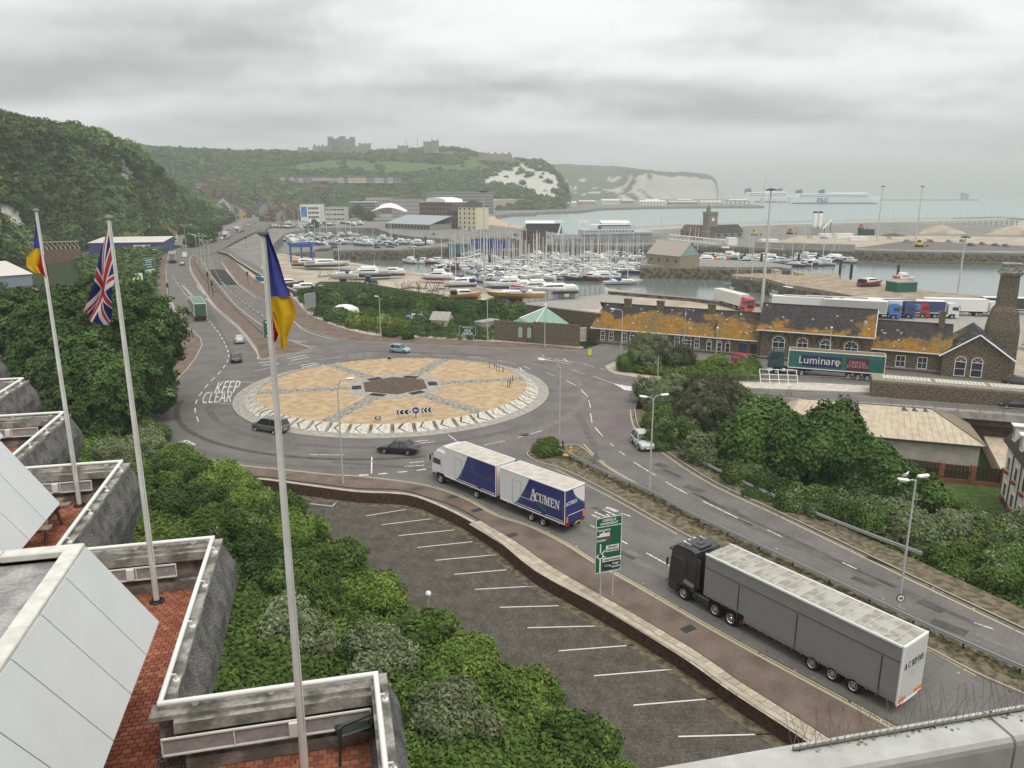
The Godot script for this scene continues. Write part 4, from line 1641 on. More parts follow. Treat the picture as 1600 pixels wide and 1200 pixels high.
func local_x(fr:Transform3D,px:float,z:float,y:float)->float:
	# along a building's front: the x that stands over the column px of the survey
	var lo=-20.0
	var hi=90.0
	for i in 40:
		var m=(lo+hi)*0.5
		var w=fr*V3(m,y,z)-V3(0,EYE_H,0)
		var u=800.0+FPX*w.x/(-w.y*sp-w.z*cp)
		if u<px:lo=m
		else:hi=m
	return lo
func lichen_roof(a:Vector3,b:Vector3,c:Vector3,d:Vector3,nu:int,nv:int,amount:float,sd:int)->ArrayMesh:
	# a slate slope a-b along the ridge, d-c along the eave, with orange lichen that thickens towards the eave
	var f=FastNoiseLite.new()
	f.seed=sd
	f.frequency=0.16
	f.fractal_octaves=4
	var g=FastNoiseLite.new()
	g.seed=sd+3
	g.frequency=1.1
	var mb=MB.new()
	var n=(c-a).cross(b-a).normalized()
	for j in nv:
		for i in nu:
			var q=[]
			for k in [[0,0],[1,0],[1,1],[0,1]]:
				var s=float(i+k[0])/nu
				var t=float(j+k[1])/nv
				q.append(a.lerp(b,s).lerp(d.lerp(c,s),t))
			var m:Vector3=(q[0]+q[2])*0.5
			var t=(j+0.5)/nv
			var l=f.get_noise_3d(m.x,m.y*1.4,m.z)*1.5+(t-0.42)*1.7+g.get_noise_3d(m.x,m.y,m.z)*0.5+amount
			var slate=Color(0.062,0.058,0.06)*R.randf_range(0.75,1.3)
			var moss=Color(0.34,0.17,0.03).lerp(Color(0.2,0.15,0.07),clampf(0.5+g.get_noise_3d(m.z*0.4,m.x*0.4,5)*1.2,0,1))*R.randf_range(0.75,1.2)
			mb.col=slate.lerp(moss,smoothstep(0.0,0.45,l))
			if R.randf()<0.012:mb.col=Color(0.45,0.44,0.4)
			# every row of slates laps a little over the next
			var up=n*(0.018*(j % 2)+R.randf()*0.008)
			mb.quad(q[0]+up,q[1]+up,q[2]+up,q[3]+up)
	return mb.mesh()
func arch_window(par:Node3D,x:float,z:float,y0:float,w:float,h:float,arched:bool,style:=0)->void:
	var fr=MB.new()
	var r=w*0.5
	var top=y0+h-(r if arched else 0.0)
	var wd=MB.new()
	# white frame
	fr.box(V3(x-r+0.05,(y0+top)*0.5,z+0.03),V3(0.1,top-y0,0.08))
	fr.box(V3(x+r-0.05,(y0+top)*0.5,z+0.03),V3(0.1,top-y0,0.08))
	fr.box(V3(x,y0+0.05,z+0.03),V3(w-0.2,0.1,0.08))
	fr.box(V3(x,top-0.05,z+0.03),V3(w-0.2,0.1,0.08))
	fr.box(V3(x,y0+(top-y0)*0.5,z+0.03),V3(w-0.2,0.06,0.06))
	if style!=1:
		fr.box(V3(x,(y0+top)*0.5,z+0.025),V3(0.05,top-y0-0.2,0.05))
	if arched:
		for i in 8:
			var a0=PI*i/8.0; var a1=PI*(i+1)/8.0
			var p=V3(x+cos((a0+a1)*0.5)*(r-0.05),top+sin((a0+a1)*0.5)*(r-0.05),z+0.03)
			fr.box(p,V3(0.1,r*PI/8.0,0.08),Basis(Vector3.BACK,(a0+a1)*0.5))
		for a in [0.25,0.5,0.75]:
			fr.box(V3(x+cos(PI*a)*r*0.5,top+sin(PI*a)*r*0.5,z+0.025),V3(0.04,r*0.9,0.05),Basis(Vector3.BACK,PI*a-PI/2))
		# voussoirs
		var vs=MB.new()
		for i in 11:
			var a0=PI*(i+0.5)/11.0
			vs.cbox(V3(x+cos(a0)*(r+0.2),top+sin(a0)*(r+0.2),z+0.02),V3(0.36,(r+0.2)*PI/11.0-0.02,0.1),0.015,Basis(Vector3.BACK,a0))
		part(par,"arch",vs,surf("arch_brick",Color(0.17,0.125,0.075),Color(0.26,0.19,0.11),2.0,6,40,0.4,0.95))
	var win=part(par,"window",fr,mats["white_paint"])
	var gl=MB.new()
	if arched:
		var poly=PackedVector2Array([V2(x-r+0.06,y0+0.06),V2(x+r-0.06,y0+0.06)])
		for i in 9:
			poly.append(V2(x+cos(PI*i/8.0)*(r-0.06),top+sin(PI*i/8.0)*(r-0.06)))
		gl.ext(Array(poly),z-0.02,z+0.012)
	else:
		gl.box(V3(x,(y0+top)*0.5,z),V3(w-0.1,top-y0-0.1,0.024))
	part(win,"pane",gl,mats["window_glass"])
func build_station()->void:
	var t=thing("station_building","long dark stone station with orange lichen on its slate roofs","station","",V3(16.5,0,-143.4),deg_to_rad(-26))
	var fr=Transform3D(Basis(Vector3.UP,deg_to_rad(-26)),V3(16.5,0,-143.4))
	var stone:Material=mats["stone_wall"]
	var roof=surf("slate_grain",Color(0.75,0.75,0.75),Color(1,1,1),2.0,6,50,0.3,0.9,3.0,256)
	roof.vertex_color_use_as_albedo=true
	var white:Material=mats["white_paint"]
	# [x0, x1, front z, eave, ridge, depth, lichen]
	var wings=[[0.0,30.2,1.0,3.4,7.0,9.0,0.35],[29.2,47.0,1.9,5.5,8.9,9.5,-0.22],[47.0,58.0,1.4,3.8,7.3,8.0,0.02]]
	for i in 3:
		var w=wings[i]
		var m=MB.new()
		var zb:float=w[2]-w[5]
		var zr:float=w[2]-w[5]*0.5
		m.ext([V2(-w[2],-0.6),V2(-zb,-0.6),V2(-zb,w[3]-0.05),V2(-zr,w[4]-0.15),V2(-w[2],w[3]-0.05)],0,w[1]-w[0])
		# ext runs along local z: turn it to run along x
		m.x=Transform3D()
		for k in m.v.size():
			var p=m.v[k]
			m.v[k]=V3(p.z+w[0],p.y,-p.x)
			var q=m.n[k]
			m.n[k]=V3(q.z,q.y,-q.x)
		part(t,"wall",m,stone)
		var ov=0.55
		var drop:float=(w[4]-w[3])/(w[5]*0.5)*ov
		var x0:float=w[0]-(1.2 if i==0 else 0.2)
		var x1:float=w[1]+0.2
		var rf=part(t,"roof",lichen_roof(V3(x0+(1.0 if i==0 else 0.0),w[4],zr),V3(x1,w[4],zr),V3(x1,w[3]-drop,w[2]+ov),V3(x0,w[3]-drop,w[2]+ov),int((x1-x0)/0.28),24,w[6],40+i),roof)
		var rb=MB.new()
		rb.quad(V3(x1,w[4],zr),V3(x0,w[4],zr),V3(x0,w[3]-drop,zb-ov),V3(x1,w[3]-drop,zb-ov))
		part(t,"back_roof",rb,mat("slate",Color(0.06,0.057,0.06),0.9))
		var rg=MB.new()
		rg.tube([V3(x0,w[4]+0.02,zr),V3(x1,w[4]+0.02,zr)],0.13,6)
		part(rf,"ridge_tile",rg,mat("slate",Color(0.06,0.057,0.06),0.9))
		var gt=MB.new()
		gt.box(V3((x0+x1)*0.5,w[3]-drop-0.06,w[2]+ov+0.04),V3(x1-x0,0.16,0.12))
		if i==1:
			var sl=V3(0,w[4]-w[3]+drop,zr-w[2]-ov)
			gt.box(V3(x1+0.03,(w[4]+w[3]-drop)*0.5-0.03,(zr+w[2]+ov)*0.5),V3(0.08,0.18,sl.length()),Basis(Vector3.RIGHT,-atan2(sl.y,-sl.z)*-1.0))
		part(t,"fascia",gt,white)
		# brick string course below the eaves
		var sc=MB.new()
		sc.box(V3((w[0]+w[1])*0.5,0.45,w[2]+0.03),V3(w[1]-w[0],0.22,0.1))
		part(t,"plinth",sc,mats["concrete_stained"])
	# gable block at the right
	var gx0=57.0; var gx1=66.0; var gz=2.4
	var gm=MB.new()
	gm.ext([V2(gx0,-0.6),V2(gx1,-0.6),V2(gx1,3.3),V2((gx0+gx1)*0.5,6.6),V2(gx0,3.3)],gz-12.0,gz)
	part(t,"gable_wall",gm,stone)
	var gr=MB.new()
	var ax=(gx0+gx1)*0.5
	var roofs=[]
	roofs.append(lichen_roof(V3(ax,6.9,gz-12),V3(ax,6.9,gz+0.4),V3(gx0-0.5,3.2,gz+0.4),V3(gx0-0.5,3.2,gz-12),40,20,-0.1,60))
	roofs.append(lichen_roof(V3(ax,6.9,gz+0.4),V3(ax,6.9,gz-12),V3(gx1+0.5,3.2,gz-12),V3(gx1+0.5,3.2,gz+0.4),40,20,-1.2,61))
	for q in roofs:
		part(t,"gable_roof",q,roof)
	var bg=MB.new()
	for s in [-1,1]:
		bg.tube([V3(ax,6.8,gz+0.42),V3(ax+s*5.05,3.12,gz+0.42)],0.13,4)
	part(t,"bargeboard",bg,white)
	# windows
	for q in [[942,0.9],[955,0.9],[976,0.9],[990,1.5],[1006,0.9],[1024,0.9],[1038,0.9],[1058,0.9],[1073,1.6],[1089,0.9]]:
		arch_window(t,local_x(fr,q[0],1.0,1.6),1.0,0.7,q[1],2.1,true)
	for q in [1108,1124,1137]:
		arch_window(t,local_x(fr,q,1.0,1.6),1.0,0.4,0.85,2.1,true,1)
	for q in [1160,1179]:
		var dr=MB.new()
		var x=local_x(fr,q,1.0,1.4)
		dr.cbox(V3(x,1.15,1.02),V3(1.3,2.3,0.1),0.02)
		var door=part(t,"door",dr,mat("door_blue",Color(0.04,0.075,0.1),0.6) if q==1160 else mat("door_brown",Color(0.06,0.045,0.035),0.7))
		var lt=MB.new()
		lt.box(V3(x,2.35,1.04),V3(1.4,0.14,0.16))
		part(door,"lintel",lt,mats["concrete"])
	for q in [[1217,2.0],[1254,1.7],[1290,1.7],[1330,2.1]]:
		var x=local_x(fr,q[0],1.9,3.4)
		arch_window(t,x,1.9,1.2,q[1],3.0,true)
		var rg=MB.new()
		for i in 15:
			var a0=PI*(i+0.5)/15.0
			rg.cbox(V3(x+cos(a0)*(q[1]*0.5+0.62),4.2-q[1]*0.5+sin(a0)*(q[1]*0.5+0.72),1.93),V3(0.16,0.36,0.14),0.02,Basis(Vector3.BACK,a0))
		part(t,"arch_hood",rg,mat("hood_brick",Color(0.06,0.042,0.035),0.9))
	for q in [1377,1407,1441]:
		var x=local_x(fr,q,1.4,1.7)
		arch_window(t,x,1.4,0.6,1.4,1.9,false)
		var ab=MB.new()
		for i in 11:
			var a0=PI*(0.22+0.56*i/10.0)
			ab.cbox(V3(x+cos(a0)*1.3,1.75+sin(a0)*1.15,1.42),V3(0.5,0.15,0.1),0.015,Basis(Vector3.BACK,a0))
		part(t,"arch",ab,mat("arch_red",Color(0.2,0.11,0.06),0.9))
	for q in [1500,1526]:
		arch_window(t,local_x(fr,q,gz,1.7),gz,0.2,1.55,3.1,true,1)
	# downpipes, vents, chimneys
	for x in [0.4,15.0,24.0,29.6,36.2,43.6,47.3,57.2]:
		var dp=MB.new()
		var z=1.12 if x<29 else 2.02 if x<47 else 1.55
		dp.tube([V3(x,0.1,z),V3(x,(3.4 if x<29 or x>47 else 5.4)-0.1,z)],0.06,6)
		part(t,"downpipe",dp,mats["black_paint"])
	for q in [982,1033,1113]:
		var x=local_x(fr,q,-3.5,7.4)
		var c=MB.new()
		c.cbox(V3(x,7.2,-3.2),V3(1.3,1.7,0.9),0.04)
		c.cbox(V3(x,8.05,-3.2),V3(1.45,0.2,1.05),0.03)
		part(t,"chimney",c,mats["stone_wall"])
	var c2=MB.new()
	var cx=local_x(fr,1472,-2.6,8)
	c2.cbox(V3(cx,7.9,-2.4),V3(0.9,3.0,0.9),0.04)
	c2.cbox(V3(cx,9.3,-2.4),V3(1.05,0.2,1.05),0.03)
	c2.lathe([V2(0.16,9.4),V2(0.2,9.7),V2(0,9.75)],8,V3(cx,0,-2.4))
	part(t,"chimney",c2,mats["stone_wall"])
	var vt=MB.new()
	vt.lathe([V2(0.5,0),V2(0.3,0.5),V2(0.36,0.55),V2(0,0.9)],8,V3(local_x(fr,1352,0,6.8),6.6,-0.3))
	part(t,"roof_vent",vt,mats["galvanised"])
	# tower-like stack behind the gable
	var tw=thing("stone_tower","square stone chimney tower rising behind the station gable","tower","",fr*V3(65.6,0,-9.5),deg_to_rad(-26))
	var m=MB.new()
	var H=top_at(fr*V3(65.6,0,-9.5),411)
	var prof=[[2.3,-1.0],[2.2,H-10.5],[1.75,H-7.6],[1.32,H-6.8],[1.22,H-1.9]]
	for i in prof.size()-1:
		var a:float=prof[i][0]; var b:float=prof[i+1][0]
		var y0:float=prof[i][1]; var y1:float=prof[i+1][1]
		for k in 4:
			var e=Basis(Vector3.UP,k*PI/2)
			m.quad(e*V3(-b,y1,b),e*V3(b,y1,b),e*V3(a,y0,a),e*V3(-a,y0,a))
	part(tw,"shaft",m,stone)
	m=MB.new()
	m.cbox(V3(0,H-1.75,0),V3(2.9,0.3,2.9),0.06)
	m.cbox(V3(0,H-1.45,0),V3(3.3,0.36,3.3),0.06)
	m.cbox(V3(0,H-0.75,0),V3(2.6,1.1,2.6),0.05)
	m.cbox(V3(0,H-0.1,0),V3(2.75,0.24,2.75),0.05)
	part(tw,"cornice",m,mats["concrete_stained"])
	# platform canopy with roof lights
	var p0=G(1361,583,2.4); var p1=G(1900,625,2.4)
	var q0=G(1362,593,2.4)
	var cd=(p1-p0).normalized()
	var cn=V3(-cd.z,0,cd.x)
	var wid=(q0-p0).dot(cn)
	var cb=Basis(cd,Vector3.UP,cn)
	var cano=thing("platform_canopy","low stone platform shelter with rows of roof lights beside the bridge","shelter")
	m=MB.new()
	m.box(p0+cd*25+cn*wid*0.5+V3(0,-0.15,0),V3(50,0.3,wid),cb)
	part(cano,"roof",m,surf("felt_roof",Color(0.2,0.18,0.13),Color(0.32,0.29,0.22),4.0,6,40,0.4,0.95))
	m=MB.new()
	m.box(p0+cd*25+cn*(wid-0.15)+V3(0,-1.75,0),V3(50,2.9,0.3),cb)
	m.box(p0+cd*0.15+cn*wid*0.5+V3(0,-1.75,0),V3(0.3,2.9,wid-0.4),cb)
	part(cano,"wall",m,stone)
	for g in 5:
		for i in 13:
			if g==3 and i<5:continue
			m=MB.new()
			var x=1.6+g*6.6+i*0.47
			m.cbox(p0+cd*x+cn*wid*0.42+V3(0,0.04,0),V3(0.4,0.06,wid*0.5),0.015,cb)
			part(cano,"roof_light",m,mat("roof_light_glass",Color(0.55,0.53,0.45),0.4))
	# walls and green-roofed shelter left of the station
	var bw=thing("boundary_wall","tall dark stone wall behind the green copper roof","wall")
	var w0=G(822,516,-0.5); var w1=G(936,534,0)
	var hh=top_at(w0,473)
	m=MB.new()
	m.wall([w0,w1],-0.6,0.0,-1,hh)
	part(bw,"stonework",m,stone)
	m=MB.new()
	m.wall([w0,w1],-0.7,0.1,hh,hh+0.18)
	part(bw,"coping",m,mats["concrete_stained"])
	var ks=thing("copper_roof_shelter","small stone building with a pale green copper roof left of the station","building")
	var f0=G(772,532,0); var f1=G(905,543,0)
	var fd=(f1-f0).normalized()
	var fn=V3(-fd.z,0,fd.x)
	m=MB.new()
	m.wall([f0,f0+fd*8.0],-0.4,0,-0.5,top_at(f0+fd*5,503))
	m.wall([f0+fd*8.0,f1],-0.4,0,-0.5,top_at(f1,508))
	m.wall([f0+fd*8.0,f0+fd*8.0-fn*9],-0.4,0,-0.5,3.4)
	part(ks,"wall",m,stone)
	var kfr=Transform3D(Basis(fd,Vector3.UP,fn),f0)
	for q in [[813,0.9],[827,0.9]]:
		var hold=Node3D.new()
		var x=local_x(kfr,q[0],0,2)
		for mm in 1:
			var g=MB.new()
			g.x=kfr
			var poly=[V2(x-0.4,1.0),V2(x+0.4,1.0),V2(x+0.4,2.6),V2(x+0.28,2.95),V2(x,3.05),V2(x-0.28,2.95),V2(x-0.4,2.6)]
			g.ext(poly,0.0,0.05)
			part(ks,"window",g,mat("pale_green",Color(0.33,0.45,0.38),0.6))
		hold.free()
	var cop=surf("copper_green",Color(0.16,0.27,0.22),Color(0.3,0.42,0.36),3.0,5,40,0.15,0.7)
	var rA=G(853,480,5.5); var rB=G(812,497,4.6)
	m=MB.new()
	var e0=f0+fd*2.5+V3(0,3.3,0); var e1=f0+fd*8.2+V3(0,3.5,0)
	var e2=f0+fd*14.5-fn*1.5+V3(0,3.9,0)
	var e3=rB-fn*5+V3(0,-1.2,0)
	m.tri(rB,rA,e1); m.tri(rB,e1,e0); m.tri(rA,e2,e1); m.tri(rB,e0,e3)
	m.tri(rA,rB,e3); m.tri(rA,e3+fd*8,e2)
	part(ks,"roof",m,cop)
	m=MB.new()
	m.tube([rB,rA],0.1,6); m.tube([rA,e1],0.07,6)
	m.lathe([V2(0.15,0),V2(0.1,0.4),V2(0.2,0.55),V2(0,0.8)],8,rA)
	part(ks,"ridge_cap",m,mats["white_paint"])
	# hoardings
	for i in 2:
		var b0:Vector3=[G(894,541,0),G(893,534,0)][i]
		var b1:Vector3=[G(906,537,0),G(916,533,0)][i]
		var hb=thing("notice_board",["white open hoarding leaf with round emblems by the station gate","white framed hoarding standing behind the open leaf"][i],"hoarding")
		var d=(b1-b0).normalized()
		var bb=Basis(d,Vector3.UP,V3(-d.z,0,d.x))
		var L=b0.distance_to(b1)
		m=MB.new()
		m.box((b0+b1)*0.5+V3(0,1.35,0),V3(L,2.5,0.06),bb)
		part(hb,"board",m,mats["white_paint"] if i==0 else mats["concrete_pale"])
		m=MB.new()
		if i==0:
			for q in [[0.3,2.0,0.3],[0.65,1.9,0.36],[0.35,0.9,0.36],[0.7,0.8,0.22]]:
				m.lathe([V2(q[2],0),V2(q[2],0.02),V2(q[2]*0.7,0.02)],12,b0+d*L*q[0]+V3(0,q[1],0)+bb.z*0.03,Basis(bb.x,bb.z,-bb.y))
			part(hb,"emblem",m,mat("emblem_grey",Color(0.2,0.19,0.2),0.6))
		else:
			m.box((b0+b1)*0.5+V3(0,2.6,0)+bb.z*0.02,V3(L,0.14,0.1),bb)
			m.box((b0+b1)*0.5+V3(0,0.1,0)+bb.z*0.02,V3(L,0.14,0.1),bb)
			part(hb,"frame",m,mats["white_paint"])
	# grey metal fence and low concrete wall before the marina
	var sf=thing("sheet_fence","pale grey sheet metal fence in front of the hauled out boats","fence")
	var fp=resample(GL([764,481,820,473,870,468,949,458],-1.0),2.05)
	for i in fp.size()-1:
		if i==13:continue
		var d:Vector3=(fp[i+1]-fp[i])
		var bb=Basis(d.normalized(),Vector3.UP,V3(-d.z,0,d.x).normalized())
		m=MB.new()
		m.box((fp[i]+fp[i+1])*0.5+V3(0,1.35,0),V3(d.length()-0.06,2.4,0.05),bb)
		part(sf,"panel",m,surf("sheet_grey",Color(0.3,0.345,0.36),Color(0.38,0.42,0.43),4.0,5,40,0.08,0.5,0.0,256))
		m=MB.new()
		m.box(fp[i]+V3(0,1.3,0)+bb.z*0.05,V3(0.09,2.7,0.09),bb)
		part(sf,"post",m,mats["dark_metal"])
	var cw=thing("quay_parapet","stained concrete wall along the water behind the station","wall")
	m=MB.new()
	m.wall(GL([950,460,1080,471,1125,477,1215,481],-1.0),-0.5,0.0,-1.2,top_at(G(950,460,-1.0),450))
	part(cw,"concrete",m,mats["quay_wall"])
	m=MB.new()
	m.wall(GL([950,460,1080,471,1125,477,1215,481],-1.0),-0.6,0.1,top_at(G(950,460,-1.0),450),top_at(G(950,460,-1.0),450)+0.2)
	part(cw,"coping",m,mats["concrete"])
	# white lattice at the bridge end
	var la=thing("white_lattice","white metal lattice frame in front of the green lorry","lattice")
	var l0=G(1189,600,0.1); var l1=G(1247,602,0.1)
	var ld=(l1-l0)
	for i in 5:
		m=MB.new()
		m.tube([l0+ld*i/4.0,l0+ld*i/4.0+V3(0,2.0,-1.2)],0.06,5)
		part(la,"upright",m,mats["white_paint"])
	for i in 4:
		m=MB.new()
		var o=V3(0,2.0,-1.2)*(i/3.0)
		m.tube([l0+o,l1+o],0.05,5)
		part(la,"bar",m,mats["white_paint"])
	# the bridge: pavement, parapets, railings, abutment
	var fa=GL([1140,597,1270,599,1600,617,1900,640]); var fb=GL([1140,606,1180,607.5,1600,624,1900,648])
	flat("bridge_footpath",cat_lines(fa,fb),0.13,mats["concrete_pale"],0.4)
	var na=GL([1140,616,1416,634,1600,648,1900,672]); var nb=GL([1140,618,1416,637.5,1600,652,1900,677])
	flat("bridge_kerb",cat_lines(na,nb),0.13,mats["concrete"],0.9)
	var ab=MB.new()
	ab.wall(offset_line(nb,-1.0),-0.6,0.0,-5.2,-0.55)
	ab.wall(offset_line(nb,-0.3),-0.3,0.0,-1.6,-0.5)
	struct("bridge_abutment",ab,surf("brown_girder",Color(0.045,0.03,0.022),Color(0.09,0.065,0.05),6.0,4,40,0.3,0.9))
	for r in 2:
		var line:Array=nb if r==0 else fa
		var rl=thing("bridge_railing",["grey bar railing on the near side of the bridge, above the tan shed","grey bar railing on the far side of the bridge, before the canopy"][r],"railing")
		var pts=resample(line,2.6)
		m=MB.new()
		for yy in [1.12,0.28]:
			var tp=[]
			for p in line:tp.append(p+V3(0,yy,0))
			m.tube(tp,0.035,5)
		part(rl,"rail",m,mats["galvanised"])
		for p in pts:
			m=MB.new()
			m.box(p+V3(0,0.62,0),V3(0.09,1.1,0.09))
			part(rl,"post",m,mats["galvanised"])
		m=MB.new()
		for p in resample(line,0.14 if r==0 else 0.2):
			m.box(p+V3(0,0.7,0),V3(0.018,0.86,0.018))
		part(rl,"bars",m,mats["galvanised"]).set_meta("kind","stuff")
	# tan standing-seam shed
	var sh=thing("tan_roof_shed","low shed with a tan standing-seam hipped roof below the bridge","shed")
	var rl0=G(1251,623,1.3); var rl1=G(1456,639,1.3)
	var cN=G(1543,699,-1.4); var cF=G(1509,654,-1.4)
	var sd=(rl1-rl0).normalized()
	var sn=V3(-sd.z,0,sd.x)
	var run=(cN-rl1).dot(sn)
	var lN=rl0+sn*run-sd*3.0
	lN.y=-1.4
	var tan_=surf("tan_metal",Color(0.4,0.32,0.22),Color(0.52,0.44,0.33),7.0,6,60,0.1,0.5,0.0,512,1.5)
	var n=30
	for i in n:
		m=MB.new()
		var a=rl0.lerp(rl1,clampf((i/float(n))*1.25-0.0,0,1)); var b=rl0.lerp(rl1,clampf(((i+1)/float(n))*1.25,0,1))
		var c=lN.lerp(cN,(i+1)/float(n)); var d=lN.lerp(cN,i/float(n))
		if i>=24:
			# hip end: panels shorten along the hip line
			a=rl1.lerp(cN,(i-24)/6.0); b=rl1.lerp(cN,(i-23)/6.0)
		else:
			a=rl0.lerp(rl1,i/24.0); b=rl0.lerp(rl1,(i+1)/24.0)
		m.quad(a,b,c,d)
		var up=V3(0,0.05,0)
		m.quad(a+up,a+sd*0.04+up,d+sd*0.04+up,d+up)
		m.quad(a,a+up,d+up,d)
		m.quad(a+sd*0.04+up,a+sd*0.04,d+sd*0.04,d+sd*0.04+up)
		part(sh,"roof_panel",m,tan_)
	for i in 6:
		m=MB.new()
		m.quad(rl1,rl1+(cF-rl1)*0.001,cF.lerp(cN,(i+1)/6.0),cF.lerp(cN,i/6.0))
		m.tri(rl1,cF.lerp(cN,i/6.0),cF.lerp(cN,(i+1)/6.0))
		part(sh,"roof_panel",m,tan_)
	m=MB.new()
	m.quad(rl1,rl0,lN-sn*run*1.9,cF)
	m.tri(rl0,lN,lN-sn*run*1.9)
	part(sh,"back_slope",m,tan_)
	m=MB.new()
	m.tube([rl1,cN],0.07,5); m.tube([rl0,rl1],0.07,5)
	part(sh,"ridge_cap",m,mats["dark_metal"])
	m=MB.new()
	var inb=[lN-sn*0.5,cN-sn*0.5-sd*0.6,cF+sn*0.5-sd*0.6,lN-sn*(run*1.9-0.5)]
	m.prism(xz(inb),-5.2,-1.5)
	part(sh,"wall",m,mats["concrete_pale"])
	m=MB.new()
	m.tube([lN,cN],0.09,5)
	part(sh,"gutter",m,mats["dark_metal"])
	for q in [1411,1427,1444]:
		m=MB.new()
		var p=G(q,640+(q-1411)*0.07,1.0)
		m.tri(p+V3(0,0.45,0.1),p+sd*0.45+V3(0,-0.1,0.5),p-sd*0.45+V3(0,-0.1,0.5))
		m.tri(p+V3(0,0.45,0.1),p-V3(0,0.1,0.6),p+sd*0.45+V3(0,-0.1,0.5))
		m.tri(p+V3(0,0.45,0.1),p-sd*0.45+V3(0,-0.1,0.5),p-V3(0,0.1,0.6))
		part(sh,"roof_vent",m,mats["dark_metal"])
	var lowroof=MB.new()
	var lr=GL([1536,680,1600,682,1680,730,1566,738],-3.2)
	lowroof.prism(xz(lr),-5.0,-3.2)
	solo("flat_shed","pale flat metal roof between the tan shed and the white house","shed","",lowroof,tan_)
	# brown garden fence
	var gf=thing("garden_fence","brown board fence with brick piers beside the lawn","fence")
	var gp=GL([1400,742,1468,752,1517,757,1566,762],-4.8)
	for i in gp.size():
		m=MB.new()
		m.cbox(gp[i]+V3(0,1.15,0),V3(0.5,2.4,0.5),0.02)
		part(gf,"pier",m,mats["brick_red"])
		if i==gp.size()-1:continue
		var d:Vector3=gp[i+1]-gp[i]
		var bb=Basis(d.normalized(),Vector3.UP,V3(-d.z,0,d.x).normalized())
		m=MB.new()
		m.box((gp[i]+gp[i+1])*0.5+V3(0,0.25,0),V3(d.length()-0.5,0.5,0.25),bb)
		part(gf,"brick_base",m,mats["brick_red"])
		var k=int((d.length()-0.5)/0.2)
		for j in k:
			m=MB.new()
			m.cbox(gp[i]+d.normalized()*(0.35+j*0.2)+V3(0,1.35,0)+bb.z*(0.02 if j % 2 else -0.02),V3(0.185,1.7,0.03),0.01,bb)
			part(gf,"board",m,surf("fence_brown",Color(0.045,0.03,0.022),Color(0.08,0.055,0.04),1.0,5,30,0.4,0.95,0.0,256))
	# white house at the edge
	var hs=thing("white_house","tall white rendered house with dark mansard roof and dormers at the right edge","house")
	var b0=G(1562,778,-4.8); var b1=G(1640,915,-4.8)
	var hd=(b1-b0).normalized()
	var hn=V3(-hd.z,0,hd.x)
	if hn.x<0:hn=-hn
	var eave=top_at(b0,690)
	var Lh=22.0
	m=MB.new()
	m.prism(xz([b0,b0+hd*Lh,b0+hd*Lh+hn*9,b0+hn*9]),-5,eave)
	part(hs,"wall",m,surf("white_render",Color(0.6,0.57,0.5),Color(0.72,0.69,0.62),4.0,5,40,0.1,0.85))
	m=MB.new()
	var o4=[b0-hn*0.5-hd*0.5,b0+hd*Lh-hn*0.5,b0+hd*Lh+hn*9.5,b0+hn*9.5-hd*0.5]
	var i4=[b0+hn*2.0+hd*1.6,b0+hd*Lh+hn*2.0,b0+hd*Lh+hn*7,b0+hn*7+hd*1.6]
	for k in 4:
		var A:Vector3=o4[k]; var B:Vector3=o4[(k+1) % 4]; var C:Vector3=i4[(k+1) % 4]; var D:Vector3=i4[k]
		A.y=eave; B.y=eave; C.y=eave+4.2; D.y=eave+4.2
		m.quad(D,C,B,A)
	m.prism(xz(i4),eave+4.0,eave+4.22)
	var hroof=part(hs,"roof",m,surf("brown_slate",Color(0.055,0.048,0.042),Color(0.1,0.088,0.075),1.5,8,60,0.5,0.9,4.0))
	for k in 4:
		var s=2.2+k*3.4
		m=MB.new()
		var dp=b0+hd*s+hn*0.6+V3(0,eave+4.8+1.6,0)
		m.cbox(dp,V3(1.0,1.7,1.6),0.03,Basis(hd,Vector3.UP,hn))
		m.cbox(dp+V3(0,0.9,0)-hn*0.1,V3(1.25,0.14,1.9),0.03,Basis(hd,Vector3.UP,hn))
		part(hroof,"dormer",m,mats["white_paint"])
		m=MB.new()
		m.box(dp-hn*0.81,V3(0.7,1.2,0.04),Basis(hd,Vector3.UP,hn))
		part(hroof,"dormer_pane",m,mats["window_glass"])
		for fl in 2:
			m=MB.new()
			var wp=b0+hd*(s-0.6)+V3(0,eave+4.8-2.0-fl*2.9,0)-hn*0.02
			m.box(wp,V3(1.1,1.6,0.1),Basis(hd,Vector3.UP,hn))
			var wn=part(hs,"window",m,mats["white_paint"])
			m=MB.new()
			m.box(wp-hn*0.04,V3(0.85,1.35,0.06),Basis(hd,Vector3.UP,hn))
			part(wn,"pane",m,mats["window_glass"])
			m=MB.new()
			m.cbox(wp-hn*0.2+V3(0,-0.95,0),V3(0.9,0.25,0.3),0.05,Basis(hd,Vector3.UP,hn))
			part(hs,"flower_box",m,mat("geranium",Color(0.28,0.05,0.04),0.9))
		m=MB.new()
		m.tube([b0+hd*(s+1.1)-hn*0.08+V3(0,0.2,0),b0+hd*(s+1.1)-hn*0.08+V3(0,eave+4.7,0)],0.06,5)
		part(hs,"downpipe",m,mats["black_paint"])
	m=MB.new()
	m.box(b0+hd*Lh*0.5-hn*0.05+V3(0,0.3,0),V3(Lh,0.6,0.12),Basis(hd,Vector3.UP,hn))
	part(hs,"plinth",m,mats["dark_metal"])
